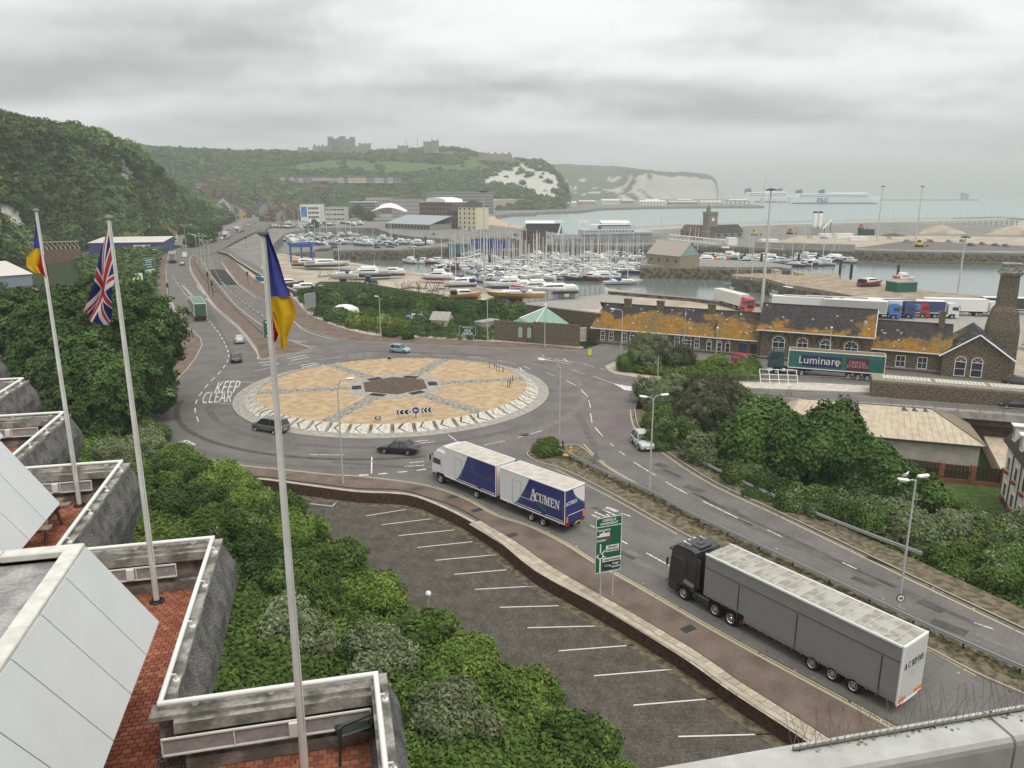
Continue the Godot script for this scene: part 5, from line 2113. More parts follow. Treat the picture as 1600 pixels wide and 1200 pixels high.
func bldp(called:String,label:String,cat:String,group:String,p0:Vector3,p1:Vector3,H:float,depth:float,wm:Material,rm:Material,nx:=0,ny:=0,roof:="flat",rise:=0.0,wf:=V2(0.45,0.5))->Node3D:
	# a building whose front runs from p0 to p1; local x along the front, z towards the front
	var d=p1-p0
	d.y=0
	var W=d.length()
	var t=thing(called,label,cat,group,(p0+p1)*0.5,yaw_of(d.normalized()))
	var m=MB.new()
	if roof=="gable":
		m.ext([V2(0,-2),V2(depth,-2),V2(depth,H),V2(depth*0.5,H+rise),V2(0,H)],-W*0.5,W*0.5)
		m=turned(m)
	else:
		m.box(V3(0,H*0.5-1,-depth*0.5),V3(W,H+2,depth))
	part(t,"wall",m,wm)
	m=MB.new()
	var o=0.4
	if roof=="gable" or roof=="hip":
		var hp=0.0 if roof=="gable" else minf(depth*0.5,W*0.4)
		var A=V3(-W*0.5-o,H-0.15,o); var B=V3(W*0.5+o,H-0.15,o)
		var C=V3(W*0.5+o,H-0.15,-depth-o); var D=V3(-W*0.5-o,H-0.15,-depth-o)
		var E=V3(-W*0.5-o+hp,H+rise+0.1,-depth*0.5); var F=V3(W*0.5+o-hp,H+rise+0.1,-depth*0.5)
		m.quad(E,F,B,A); m.quad(F,E,D,C)
		if hp>0:
			m.tri(F,C,B); m.tri(E,A,D)
	elif roof=="shed":
		m.quad(V3(-W*0.5-o,H+rise,-depth-o),V3(W*0.5+o,H+rise,-depth-o),V3(W*0.5+o,H+0.02,o),V3(-W*0.5-o,H+0.02,o))
		m.quad(V3(-W*0.5,H+rise,-depth),V3(W*0.5,H+rise,-depth),V3(W*0.5,H-0.5,-depth),V3(-W*0.5,H-0.5,-depth))
	else:
		m.box(V3(0,H+0.15,-depth*0.5),V3(W+0.3,0.3,depth+0.3))
	part(t,"roof",m,rm)
	if nx>0:
		var ww=W/nx*wf.x; var wh=H/ny*wf.y
		var wm_=MB.new()
		wm_.box(Vector3.ZERO,V3(ww,wh,0.14))
		var me=wm_.mesh()
		for j in ny:
			for i in nx:
				var w=part(t,"window",me,mats["window_glass"])
				w.position=V3(-W*0.5+W*(i+0.5)/nx,H*(j+0.5)/ny,0.02)
	return t
func turned(m:MB)->MB:
	# a side view pushed along z becomes one pushed along x, its own x going backward
	for k in m.v.size():
		var p=m.v[k]
		m.v[k]=V3(p.z,p.y,-p.x)
		var q=m.n[k]
		m.n[k]=V3(q.z,q.y,-q.x)
	return m
func bld(called:String,label:String,cat:String,group:String,x0:float,y0:float,x1:float,y1:float,yt:float,depth:float,wm:Material,rm:Material,nx:=0,ny:=0,roof:="flat",rise:=0.0,wf:=V2(0.45,0.5),h:=-1.0)->Node3D:
	var a=G(x0,y0,h); var b=G(x1,y1,h)
	return bldp(called,label,cat,group,a,b,top_at((a+b)*0.5,yt)-h,depth,wm,rm,nx,ny,roof,rise,wf)
func build_town()->void:
	var brick=surf("town_brick",Color(0.13,0.075,0.055),Color(0.22,0.135,0.1),6.0,6,40,0.25,0.9,0.0,256)
	var render_=mat("pale_render",Color(0.55,0.52,0.45),0.85)
	var cream=mat("cream_render",Color(0.64,0.59,0.42),0.85)
	var ochre=mat("ochre_render",Color(0.52,0.38,0.17),0.85)
	var slate=mat("slate",Color(0.06,0.057,0.06),0.9)
	var tile=mat("brown_tile",Color(0.13,0.08,0.06),0.9)
	var whiter:Material=mats["white_paint"]
	var beige=mat("beige_wall",Color(0.42,0.36,0.27),0.9)
	var gwall=mat("grey_wall",Color(0.25,0.245,0.24),0.9)
	# one house of each kind, then copies
	var protos=[]
	var kinds=[["brown brick",brick,tile],["white rendered",render_,slate],["cream",cream,tile],["ochre",ochre,slate],["grey stone",gwall,slate]]
	var spots=[]
	for q in [[345,347,352,346.5,1,"in the avenue terrace"],[353,346,360,345.5,1,"in the avenue terrace"],[361,345,368,344,1,"in the avenue terrace"],[369,344,376,343,4,"in the avenue terrace"],[377,342,387,341,3,"at the avenue's bend"],[388,341,396,340,0,"on the avenue"]]:
		spots.append([G(q[0],q[1],-1),G(q[2],q[3],-1),q[4],q[5]])
	for row in [[344,402,470,9.5],[339,398,470,8.5],[335,366,474,8.0],[331.5,372,470,7.5],[329,360,640,7.5],[334,588,616,8.0],[337,500,512,8.0],[348,405,440,9.5]]:
		var x:float=row[1]
		while x<row[2]:
			if R.randf()<0.82:
				spots.append([G(x,row[0]+R.randf_range(-0.4,0.4),-1),G(x+row[3]*R.randf_range(0.7,1.0),row[0]+R.randf_range(-0.4,0.4),-1),[0,0,1,0,2,4][R.randi() % 6],"among the town houses"])
			x+=row[3]
	for x in range(432,628,7):
		spots.append([V(x,287.5,1212)+V3(0,3,0),V(x+6.6,287.5,1212)+V3(0,4,0),[1,2,4,1][R.randi() % 4],"in the hillside terrace"])
	for q in [[303,308],[316,301],[330,295],[344,292],[356,291],[306,296],[322,312],[338,308],[352,304],[366,300],[402,304],[478,305],[488,304],[500,303]]:
		spots.append([V(q[0],q[1],1020)+V3(0,3,0),V(q[0]+8,q[1],1020)+V3(0,3,0),[0,0,0,4][R.randi() % 4],"on the wooded slope"])
	for i in spots.size():
		var q=spots[i]
		var k:int=q[2]
		var lab="%s house %s, %s of these houses" % [kinds[k][0],q[3],ordinal(i)]
		var a:Vector3=q[0]; var b:Vector3=q[1]
		var found=null
		for p in protos:
			if p[0]==k:found=p[1]
		var d=(b-a)
		d.y=0
		if found==null:
			var t=bldp("house",lab,"house","houses of the town",Vector3.ZERO,V3(6.4,0,0),6.2,8.0,kinds[k][1],kinds[k][2],2,2,"gable",2.6,V2(0.36,0.5))
			var m=MB.new()
			m.box(V3(2.8,8.6,-4),V3(0.7,2.2,1.1))
			part(t,"chimney",m,brick)
			m=MB.new()
			m.box(V3(0,1.0,0.05),V3(0.9,2.0,0.14))
			part(t,"door",m,slate)
			t.position=(a+b)*0.5
			t.rotation.y=yaw_of(d.normalized())
			protos.append([k,t])
			t.scale=Vector3.ONE*clampf(d.length()/6.4,0.8,1.6)
		else:
			var o=dup(found,lab,(a+b)*0.5,yaw_of(d.normalized()),"houses of the town")
			o.scale=Vector3.ONE*clampf(d.length()/6.4,0.8,1.6)*R.randf_range(0.9,1.12)*(V3(1,1.5,1) if i<6 else Vector3.ONE)
	var rb=thing("railway_bridge","dark brick bridge with a white lattice parapet below the wooded hill","bridge")
	var r0=G(40,412,0); var r1=G(128,408,0)
	var rm=MB.new()
	rm.wall([r0,r1],-2,0,-1,5.0)
	part(rb,"brickwork",rm,brick)
	for i in 12:
		rm=MB.new()
		var q0=r0.lerp(r1,i/12.0)+V3(0,5,0.1); var q1=r0.lerp(r1,(i+1)/12.0)+V3(0,5,0.1)
		rm.tube([q0,q0+V3(0,3,0),q1],0.22,4)
		rm.tube([q0+V3(0,3,0),q1+V3(0,3,0)],0.2,4)
		part(rb,"lattice_bay",rm,beige)
	# larger buildings, from the left
	bld("warehouse","white-roofed warehouse at the left edge below the wooded hill","warehouse","",-60,455,52,446,432,24,mat("blue_grey_sheet",Color(0.22,0.26,0.3),0.6),mat("pale_sheet",Color(0.6,0.58,0.53),0.6),0,0,"shed",2.5,V2(0.4,0.5),0.0)
	var t=bld("blue_shed","dark blue metal shed with a white shutter left of the avenue","shed","",140,400,256,398,379,26,mat("navy_sheet",Color(0.035,0.045,0.2),0.5),mat("pale_sheet",Color(0.6,0.58,0.53),0.6),0,0,"shed",1.2,V2(0.4,0.5),-0.5)
	var m=MB.new()
	m.box(V3(6.5,2.3,0.06),V3(6.8,4.4,0.2))
	var sh=part(t,"shutter",m,whiter)
	for i in 8:
		m=MB.new()
		m.box(V3(6.5,0.4+i*0.5,0.18),V3(6.4,0.06,0.05))
		part(sh,"slat",m,mats["galvanised"])
	m=MB.new()
	m.box(V3(16.0,2.0,0.06),V3(4.4,2.4,0.2))
	part(t,"green_panel",m,mats["sign_green"])
	t=bld("site_cabin","small white cabin at the end of the blue shed","cabin","",257,396,266,395,382,4,whiter,mats["galvanised"],1,1,"flat",0,V2(0.4,0.3))
	for q in [[236,366,285,365,356,"long brown-roofed house at the foot of the wooded hill, behind another",cream],[252,378,278,377,364,"brown-roofed cream house just above the blue shed",cream],[276,362,312,360,349,"brown hipped-roof house right of the long one",render_]]:
		bld("villa",q[5],"house","villas at the foot of the hill",q[0],q[1],q[2],q[3],q[4],14,q[6],tile,5,2,"hip",4.0,V2(0.3,0.45))
	bld("flat_block","white flat-roofed block at the foot of the wooded hill","building","",275,354,322,353,342,12,render_,mats["concrete"],4,2,"flat",0,V2(0.3,0.4))
	bld("flat_block","low grey flat-roofed block behind the white terrace","building","",300,347,344,346,338,12,gwall,mats["concrete"],6,1,"flat",0,V2(0.4,0.4))
	t=bld("glass_hall","white modern building with a big blue glass panel","building","",470,345,501,345,319.5,18,whiter,mats["galvanised"],0,0)
	var fr:float=31.0*720/FPX
	m=MB.new()
	m.box(V3(-6.0,8.6,0.1),V3(5.4,9.5,0.3))
	part(t,"blue_panel",m,mat("panel_blue",Color(0.06,0.2,0.5),0.25))
	for j in 3:
		for i in 6:
			m=MB.new()
			m.box(V3(-1.2+i*1.75,3.5+j*4.2,0.06),V3(1.3,2.2,0.16))
			part(t,"window",m,mats["window_glass"])
	bld("office_block","pale grey office with a long window band right of the blue panel building","building","",509,346,539,346,324,20,render_,mats["galvanised"],5,3,"flat",0,V2(0.8,0.3))
	for q in [["building_deck","dark banded car park building above the marina",546,341,588,341,316,gwall,whiter,1,6,V2(0.96,0.45)],["beige_block","long beige flat building behind the banded car park",572,331,616,331,309,beige,mats["concrete"],9,2,V2(0.5,0.3)],["apartment_block","dark apartment block with pale window grid left of the white roof",613,340,660,340,310,gwall,slate,12,5,V2(0.5,0.45)],["apartment_block","dark block under a broad white roof behind the cream building",656,350,708,352,316,brick,whiter,10,5,V2(0.55,0.4)]]:
		t=bld(q[0],q[1],"building","",q[2],q[3],q[4],q[5],q[6],22,q[7],q[8],q[9],q[10],"flat",0,q[11])
		if q[0]=="apartment_block":
			for ch in t.get_children():
				if str(ch.name).begins_with("window") and q[2]==613:ch.material_override=mat("pale_pane",Color(0.4,0.4,0.4),0.3)
			if q[2]==656:
				m=MB.new()
				m.ext([V2(-24,0),V2(24,0),V2(22,3.0),V2(0,5.0),V2(-18,4.2)],-24,1)
				m.x=Transform3D()
				var rf=part(t,"white_roof",m,whiter)
				rf.position.y=top_at(t.position,316)+1.2
				rf.scale=V3(0.5,0.8,0.9)
	bld("apartment_block","longest apartment block with a grid of windows facing the beach","building","",677,336,771,334,300,16,gwall,mats["concrete"],30,7,"flat",0,V2(0.6,0.5))
	bld("theatre_block","beige flat hall at the beach end of the long apartment block","building","",771,329,820,327,312,26,beige,whiter,0,0)
	t=bld("cream_building","tall cream corner building with a dark mansard behind the marina","building","",716,358,744,359,323,16,cream,slate,4,5,"hip",4.5,V2(0.28,0.5))
	bld("brick_house","dark narrow house against the cream building's left side","building","",700,357,716,358,329,14,brick,slate,3,3,"gable",4,V2(0.5,0.6))
	t=bld("marina_hall","long grey-roofed hall with a white tent roof by the inner dock","hall","",602,357,672,360,350,24,gwall,mat("zinc",Color(0.3,0.33,0.34),0.5),14,1,"shed",6.0,V2(0.6,0.6))
	m=MB.new()
	var rings=[]
	for i in 9:
		var u=i/8.0
		var ring=[]
		for j in 5:
			var v=j/4.0
			ring.append(t.transform.affine_inverse()*(G(lerpf(579,634,u),346,-1.0)+V3(0,8.0+sin(PI*clampf(u*0.9+0.05,0,1))*9.0*(0.55+0.45*sin(PI*v)),-v*26)))
		rings.append(ring)
	m.loft(rings,false,false,true)
	part(t,"tent_roof",m,whiter)
	for q in [["beach_pavilion","dark low pavilion with an oversailing roof by the beach",822,361,878,361,349,820],["dark_pavilion","dark box pavilion with a pale slanting roof before the long pier",940,365,984,365,349,940]]:
		bld(q[0],q[1],"pavilion","",q[2],q[3],q[4],q[5],q[6],12,mat("charcoal_wall",Color(0.045,0.04,0.04),0.8),whiter,6,1,"shed",1.6,V2(0.5,0.5))
	for i in 2:
		var b=G([872,903][i],366,-1)
		t=thing("sail_mast",["white slanting mast sculpture beside the low pavilion","white slanting mast sculpture nearer the pier than the other"][i],"sculpture","",b)
		m=MB.new()
		var hh=top_at(b,335)+1
		m.tube([Vector3.ZERO,V3(2.5,hh*0.6,0),V3(3.2,hh,0)],[0.7,0.6,0.15],8)
		part(t,"mast",m,whiter)
		m=MB.new()
		m.cbox(V3(3.5 if i else 1.0,hh*0.62,0),V3(7,1.6,0.4),0.1)
		part(t,"wing",m,whiter)
	# castle on its hill
	var stone=surf("castle_stone",Color(0.2,0.185,0.165),Color(0.3,0.28,0.25),14.0,6,40,0.25,0.95,0.0,256)
	var kp=V(535,248,1500)
	t=thing("castle_keep","great square stone keep with corner turrets crowning the castle hill","castle","",kp,-0.5)
	var u=1500.0/FPX
	var hk=(246-221)*u
	m=MB.new()
	m.box(V3(0,hk*0.5,0),V3(26*u,hk+6,24*u))
	part(t,"wall",m,stone)
	for s in [[-1,-1],[1,-1],[1,1],[-1,1]]:
		m=MB.new()
		m.box(V3(s[0]*11.5*u,hk*0.5+2,s[1]*10.5*u),V3(6*u,hk+10,6*u))
		part(t,"turret",m,stone)
	for i in 3:
		m=MB.new()
		m.box(V3(13.02*u,hk*0.55,(-5+5*i)*u),V3(0.3,4,1.5)); m.box(V3((-5+5*i)*u,hk*0.55,12.02*u),V3(1.5,4,0.3))
		part(t,"window",m,mats["window_glass"])
	for q in [["castle_range","long castle range left of the keep",489,520,236,231],["castle_range","castle tower group at the left end of the curtain wall",466,482,240,235],["castle_range","castle range right of the keep",561,580,240,229],["castle_range","low castle wall right of the keep",545,561,241,233],["castle_church","small church nave on the castle hill",662,677,236,226],["fort_range","row of low ruins on the ridge beyond the church",748,800,247,242],["castle_wall","pale barrack wall on the slope below the church",655,703,258,253],["castle_range","low roofline between the keep and the church",622,638,238,232]]:
		var d0=1490.0
		var a=V(q[2],q[4],d0); var b=V(q[3],q[4],d0)
		a.y-=2; b.y-=2
		t=bldp(q[0],q[1],"castle","",a,b,(q[4]-q[5])*d0/FPX+3,14,stone,stone,0,0)
		for i in 5:
			m=MB.new()
			m.box(V3((i-2)*(b.x-a.x)*0.21,(q[4]-q[5])*d0/FPX+4,-3),V3(4,3.5 if i % 2 else 6.0,5))
			part(t,"turret",m,stone)
	var ch=V(680,236,1490)
	t=thing("church_tower","square church tower on the castle hill","tower","",ch-V3(0,3,0))
	m=MB.new()
	m.box(V3(0,10,0),V3(13,22,12))
	part(t,"tower",m,stone)
	m=MB.new()
	for s in [[-1,-1],[1,-1],[1,1],[-1,1]]:
		m.box(V3(s[0]*5.5,22,s[1]*5),V3(2,3,2))
	part(t,"battlement",m,stone)
	for q in [[635,236,216,1560],[652.5,234,214,1560],[955,262,246,2900]]:
		var b=V(q[0],q[1],q[3])
		t=thing("radio_mast",["slim radio mast on the castle hill, left of its twin","slim radio mast on the castle hill, nearer the church","radio mast on the far headland"][[635,652.5,955].find(q[0])],"radio mast","",b)
		m=MB.new()
		m.tube([V3(0,-6,0),V3(0,(q[1]-q[2])*q[3]/FPX,0)],[0.9,0.4],5)
		part(t,"mast",m,mats["lamp_grey"])
		m=MB.new()
		for k in 4:
			m.box(V3(0,(k+1)*4.5,0),V3(1.8,0.5,1.8))
		part(t,"platform",m,mats["lamp_grey"])
func build_harbour()->void:
	var white:Material=mats["white_paint"]
	var conc:Material=mats["concrete"]
	var dark:Material=mats["dark_metal"]
	# clock tower and its low wings
	var stone=surf("tower_stone",Color(0.16,0.145,0.12),Color(0.27,0.25,0.21),6.0,6,40,0.3,0.95,0.0,256)
	var b=G(1108,372,-1)
	var t=thing("clock_tower","stone clock tower with a lantern turret on the harbour pier","clock tower","",b,0.35)
	var H=top_at(b,332)+1
	var u=-b.z/FPX
	var m=MB.new()
	m.cbox(V3(0,H*0.5,0),V3(17*u,H,15*u),0.3)
	m.cbox(V3(0,2.0,0),V3(21*u,5.0,18*u),0.4)
	part(t,"tower",m,stone)
	m=MB.new()
	m.cbox(V3(0,H*0.93,0),V3(18.5*u,0.7,16.5*u),0.2)
	m.cbox(V3(0,H+0.1,0),V3(18*u,0.8,16*u),0.2)
	part(t,"cornice",m,stone)
	m=MB.new()
	m.lathe([V2(3.2*u,H*0.9),V2(3.2*u,H+2.2),V2(3.8*u,H+2.5),V2(2.2*u,H+2.6),V2(2.0*u,H+3.6),V2(0.4*u,H+4.6),V2(0.15,H+6.0)],10,V3(-6.5*u,0,4*u))
	part(t,"lantern",m,stone)
	for k in 2:
		var e=Basis(Vector3.UP,k*PI/2)
		m=MB.new()
		m.lathe([V2(2.6*u,0),V2(2.6*u,0.12),V2(0,0.12)],20,e*V3(0,H*0.74,(7.5 if k==0 else 8.5)*u),e*Basis(Vector3.RIGHT,PI/2))
		var f=part(t,"clock_face",m,white)
		m=MB.new()
		m.box(e*V3(0,H*0.74+0.35,(7.5 if k==0 else 8.5)*u+0.16),V3(0.12,0.9,0.12)); m.box(e*V3(0.2,H*0.74,(7.5 if k==0 else 8.5)*u+0.16),e*V3(0.6,0.12,0.12))
		part(f,"clock_hand",m,mats["black_paint"])
	bld("pier_house","low brown house against the left side of the clock tower","building","",1063,370,1098,372,362,9,stone,mat("brown_tile",Color(0.13,0.08,0.06),0.9),5,1,"gable",4,V2(0.3,0.4))
	bld("pier_house","low slate house against the right side of the clock tower","building","",1117,373,1160,371,362,9,stone,mat("slate",Color(0.06,0.057,0.06),0.9),4,1,"gable",4,V2(0.3,0.4))
	# long pier with its balustrade and lamps
	var pr=thing("long_pier","long pale pier wall with a balustrade running out to sea","pier")
	var line=GL([980,365,1060,360,1190,355,1400,349.5,1580,345],-2.0)
	m=MB.new()
	m.wall(line,-4,4,-6,2.0)
	part(pr,"deck",m,mats["concrete_pale"])
	m=MB.new()
	for o in [-3.8,3.8]:
		m.wall(offset_line(line,o),-0.2,0.2,3.0,3.25)
	part(pr,"coping",m,mats["concrete_pale"])
	var post=MB.new()
	post.box(V3(0,2.5,0),V3(0.7,1.1,0.35))
	var pm=post.mesh()
	for p in resample(offset_line(line,3.8),3.2):
		if pr.get_child_count()>290:break
		var o=part(pr,"baluster",pm,mats["concrete_pale"])
		o.position=V3(p.x,0,p.z)
	var lm=MB.new()
	lm.tube([V3(0,2,0),V3(0,8,0)],0.14,5)
	lm.cbox(V3(0,8,0),V3(1.2,0.25,0.4),0.06)
	var lmesh=lm.mesh()
	var n=0
	for p in resample(offset_line(line,-3.5),46):
		var o=solo("pier_lamp","lamp standard on the long pier, %s from its landward end" % ordinal(n),"street lamp","lamps on the long pier",lmesh,mats["lamp_grey"])
		o.position=V3(p.x,0,p.z)
		n+=1
	var js=thing("pier_jetty","open jetty deck on piles beside the long pier","jetty")
	line=GL([1330,353,1420,351.5,1570,346],-2.0)
	m=MB.new()
	m.wall(offset_line(line,14),-2,2,0.6,1.3)
	part(js,"deck",m,conc)
	for p in resample(offset_line(line,14),9):
		m=MB.new()
		m.tube([V3(p.x,-6,p.z),V3(p.x,0.7,p.z)],0.6,6)
		part(js,"pile",m,mats["concrete_pale"])
	# outer harbour: breakwater, dark pier end, eastern docks
	m=MB.new()
	m.wall(GL([1345,313.5,1430,313,1529,313.2],-5.0),-8,8,-6,top_at(G(1440,313,-5),309))
	solo("breakwater","long far breakwater wall ending in a light tower","breakwater","",m,conc)
	b=G(1504,313,-5)
	t=thing("light_tower","small light tower near the end of the far breakwater","lighthouse","",b)
	m=MB.new()
	m.lathe([V2(8,4),V2(7,18),V2(10,19),V2(10,24),V2(0,26)],10)
	m.box(V3(14,10,0),V3(6,22,6))
	part(t,"tower",m,conc)
	m=MB.new()
	m.wall(GL([1494,342,1560,340,1600,343,1700,349],-5.0),-5,5,-6,top_at(G(1530,341,-5),333.5))
	solo("stone_pier","dark stone pier head beyond the sand heaps","pier","",m,mat("wet_stone",Color(0.06,0.06,0.062),0.9))
	m=MB.new()
	m.wall(GL([1010,322,1194,321],-5.0),-10,10,-6,top_at(G(1100,321.5,-5),319))
	solo("dock_mole","low far quay wall of the eastern docks","quay","",m,conc)
	var k=0
	for q in [[1000,1040,320,315],[1046,1090,320,316],[1095,1130,319.5,315.5],[1010,1030,317,313],[1060,1082,317,313],[1140,1168,318,313],[940,968,319,313],[972,990,318.5,314],[905,930,321,315],[880,900,322,317]]:
		var a=G(q[0],q[2],-1); var c=G(q[1],q[2],-1)
		bldp("dock_shed","long pale shed of the far docks, %s from the right" % ordinal(k),"shed","sheds of the far docks",a,c,(q[2]-q[3])*-a.z/FPX,25,[white,mats["concrete"],mats["concrete_pale"]][k % 3],white,8,1,"gable",2,V2(0.5,0.4))
		k+=1
	k=0
	for x in range(1012,1180,7):
		m=MB.new()
		m.box(V3(0,2.2,0),V3(12,3.6,3))
		var o=solo("far_trailer","tiny white trailer queueing on the far docks, %s from the left" % ordinal(k),"trailer","trailers on the far docks",m,white)
		o.position=G(x,320.6,-2)+V3(0,3.0,0)
		k+=1
	for i in 5:
		b=G([1142,1158,1200,1218,1232][i],318,-3)
		t=thing("linkspan","white ferry berth gantry on the far docks, %s from the left" % ordinal(i),"gantry","ferry berth gantries",b)
		var hh=(318.0-[301,303,303,302,299][i])*-b.z/FPX
		m=MB.new()
		for s in [-1,1]:
			m.tube([V3(s*6,0,0),V3(s*6,hh,0)],1.0,5)
		part(t,"leg",m,white)
		m=MB.new()
		m.box(V3(0,hh,0),V3(20,1.6,4)); m.box(V3(0,hh*0.55,0),V3(16,1.4,4)); m.tube([V3(-9,hh*0.5,0),V3(9,hh,0)],0.6,4)
		part(t,"beam",m,white)
	t=thing("harbour_crane","thin grey crane leaning above the berths of the far docks","crane","",G(1190,317,-3))
	m=MB.new()
	m.tube([Vector3.ZERO,V3(6,62,0)],[1.6,0.6],4)
	part(t,"jib",m,mats["lamp_grey"])
	m=MB.new()
	m.box(V3(0,6,0),V3(8,12,8))
	part(t,"cab",m,mats["lamp_grey"])
	for i in 2:
		var p0=G([1233,1160][i],[318.5,316.5][i],-5); var p1=G([1374,1236][i],[318.5,316.5][i],-5)
		t=thing("ferry",["large white ferry with dark blue funnels and lettering at its berth","white ferry berthed behind, its funnels left of the larger one"][i],"ferry","",(p0+p1)*0.5,yaw_of((p1-p0).normalized()))
		var L=p0.distance_to(p1)
		var v=-p0.z/FPX
		m=MB.new()
		var rings=[]
		for q in [[-0.5,0.95,1.0],[-0.49,1.0,1.0],[0.3,1.0,1.0],[0.42,0.8,1.05],[0.5,0.1,1.15]]:
			rings.append([V3(q[0]*L*(0.96 if q[1]<0.5 else 1.0),0,-14*q[1]*0.8),V3(q[0]*L,9.5*v*q[2],-14*q[1]),V3(q[0]*L,9.5*v*q[2],14*q[1]),V3(q[0]*L*(0.96 if q[1]<0.5 else 1.0),0,14*q[1]*0.8)])
		m.loft(rings,true,true,false)
		part(t,"hull",m,white)
		m=MB.new()
		m.box(V3(-L*0.02,0.9*v,0),V3(L*0.94,1.7*v,27))
		part(t,"waterline_band",m,mat("ferry_blue",Color(0.03,0.04,0.12),0.5))
		m=MB.new()
		m.cbox(V3(-L*0.04,12.2*v,0),V3(L*0.82,6*v,25),1.0); m.cbox(V3(L*0.12,15.8*v,0),V3(L*0.42,1.6*v,20),0.8)
		part(t,"superstructure",m,white)
		for j in 2:
			m=MB.new()
			m.box(V3(-L*0.03,(10.6+j*2.6)*v,12.6),V3(L*0.76,0.9*v,0.3))
			part(t,"window_band",m,mat("ferry_blue",Color(0.03,0.04,0.12),0.5))
		for q in [[-0.4,5],[-0.15 if i==0 else 0.25,4]]:
			m=MB.new()
			m.ext([V2(-q[1]*v,0),V2(q[1]*v,0),V2(q[1]*v*0.6,7*v),V2(-q[1]*v*0.9,5.5*v)],-6,6,0.8)
			m.v=Transform3D(Basis(),V3(q[0]*L,14.5*v,0))*m.v
			part(t,"funnel",m,mat("ferry_blue",Color(0.03,0.04,0.12),0.5))
		if i==0:
			letter(t,"P&O",7.0*v,Transform3D(Basis().scaled(V3(0.85,1,1)),V3(-L*0.16,5.2*v,14.3)),mat("ferry_blue",Color(0.03,0.04,0.12),0.5))
	# building site on the far quay
	for i in 2:
		b=G([1271,1279][i],367,-1)
		t=thing("silo",["white silo on the far quay, left of its twin","white silo on the far quay, beside the conveyor"][i],"silo","",b)
		H=top_at(b,333)+1
		m=MB.new()
		m.lathe([V2(0.3,3.2),V2(3.6*u,5.5),V2(3.6*u,H-0.6),V2(3.0*u,H)],14)
		part(t,"drum",m,white)
		for s in 4:
			m=MB.new()
			var e=Basis(Vector3.UP,PI/4+s*PI/2)*V3(3.2*u,0,0)
			m.tube([e,e+V3(0,6,0)],0.2,5)
			part(t,"leg",m,mats["galvanised"])
		m=MB.new()
		m.cbox(V3(0,H+0.5,0),V3(2.2,1.4,2.2),0.1)
		part(t,"filter_box",m,dark)
	t=thing("conveyor","pale slanting conveyor beside the white silos","conveyor","",G(1285,367,-1))
	m=MB.new()
	m.tube([V3(0,4,0),V3(5.5,10,0)],0.8,4)
	part(t,"belt",m,white)
	m=MB.new()
	m.tube([V3(5,0,0),V3(5,9.4,0)],0.25,5); m.tube([V3(1,0,0),V3(1,5,0)],0.25,5)
	part(t,"leg",m,dark)
	for q in [[1468,365,1435,1503,348,"large sand heap on the far quay"],[1610,366,1545,1680,345,"sand heap at the picture's edge on the far quay"],[1395,369,1375,1415,363,"low dark gravel heap left of the sand heap"]]:
		b=G(q[0],q[1],-1)
		var rad:float=(q[3]-q[2])*0.5*-b.z/FPX
		H=top_at(b,q[4])+1
		m=MB.new()
		var rings=[]
		for j in 8:
			var f=j/7.0
			var ring=[]
			for i in 20:
				var an=-TAU*i/20.0
				var w=rad*(1.0-f)*(1.0+0.12*sin(an*3+j)+0.07*sin(an*7))
				ring.append(V3(cos(an)*w*1.05,H*pow(f,0.8)*(1-0.1*f)-0.2,sin(an)*w*0.5))
			rings.append(ring)
		m.loft(rings,true,true,true)
		var o=solo("sand_heap",q[5],"heap","heaps on the far quay",m,mats["sand_yard"] if q[0]!=1395 else mats["soil"])
		o.position=b
	for q in [["white_tank","long white tank on the far quay",1308,372,1333,366],["green_container","dark green container between the masts on the far quay",1346,368,1366,359],["site_office","pale site office beside the white tank",1330,376,1356,371],["site_office","white cabin below the silos",1284,371,1300,366],["white_cabin","white flat container behind the yacht masts",1138,383,1152,373],["white_cabin","long pale container near the quay edge of the site",1190,382,1216,375]]:
		bld(q[0],q[1],"container","",q[2],q[3],q[4],q[3],q[5],6,mat("container_green",Color(0.02,0.07,0.05),0.6) if q[0]=="green_container" else white,white if q[0]!="green_container" else dark,0,0)
	t=thing("flood_wall","grey concrete block wall along the far quay edge","wall")
	var wl=resample(GL([1178,386,1256,389,1352,391.5],-1.0),7.0)
	for i in wl.size()-1:
		m=MB.new()
		m.wall([wl[i],wl[i].lerp(wl[i+1],0.985)],-0.6,0,-1.0,2.8)
		part(t,"block",m,mats["concrete"])
	for q in [[1122,372,"yellow excavator beside the clock tower",Color(0.6,0.38,0.03)],[1178,368,"yellow loader on the sandy site",Color(0.6,0.4,0.05)],[1345,358,"orange-red excavator before the sand heap",Color(0.5,0.12,0.05)],[1234,366,"rusty digger near the silos",Color(0.35,0.15,0.06)],[1436,386,"yellow roller on the dark site roadway",Color(0.6,0.42,0.05)]]:
		t=thing("excavator",q[2],"excavator","machines on the building site",G(q[0],q[1],-1),0.3)
		var pmat=paint_mat(q[3],0.5)
		for s in [-1,1]:
			m=MB.new()
			m.cbox(V3(0,0.5,s*1.2),V3(3.8,0.9,0.6),0.3)
			part(t,"track",m,mats["rubber"])
		m=MB.new()
		m.cbox(V3(-0.4,1.7,0.2),V3(3.0,1.3,2.4),0.15)
		part(t,"body",m,pmat)
		m=MB.new()
		m.cbox(V3(0.5,2.9,-0.7),V3(1.5,1.5,1.2),0.12)
		part(t,"cab",m,mats["car_glass"])
		m=MB.new()
		m.tube([V3(1.0,1.8,0.5),V3(3.2,4.4,0.5),V3(5.2,3.4,0.5)],[0.35,0.3,0.22],4); m.tube([V3(5.2,3.4,0.5),V3(5.0,1.0,0.5)],0.2,4)
		part(t,"boom",m,pmat)
		m=MB.new()
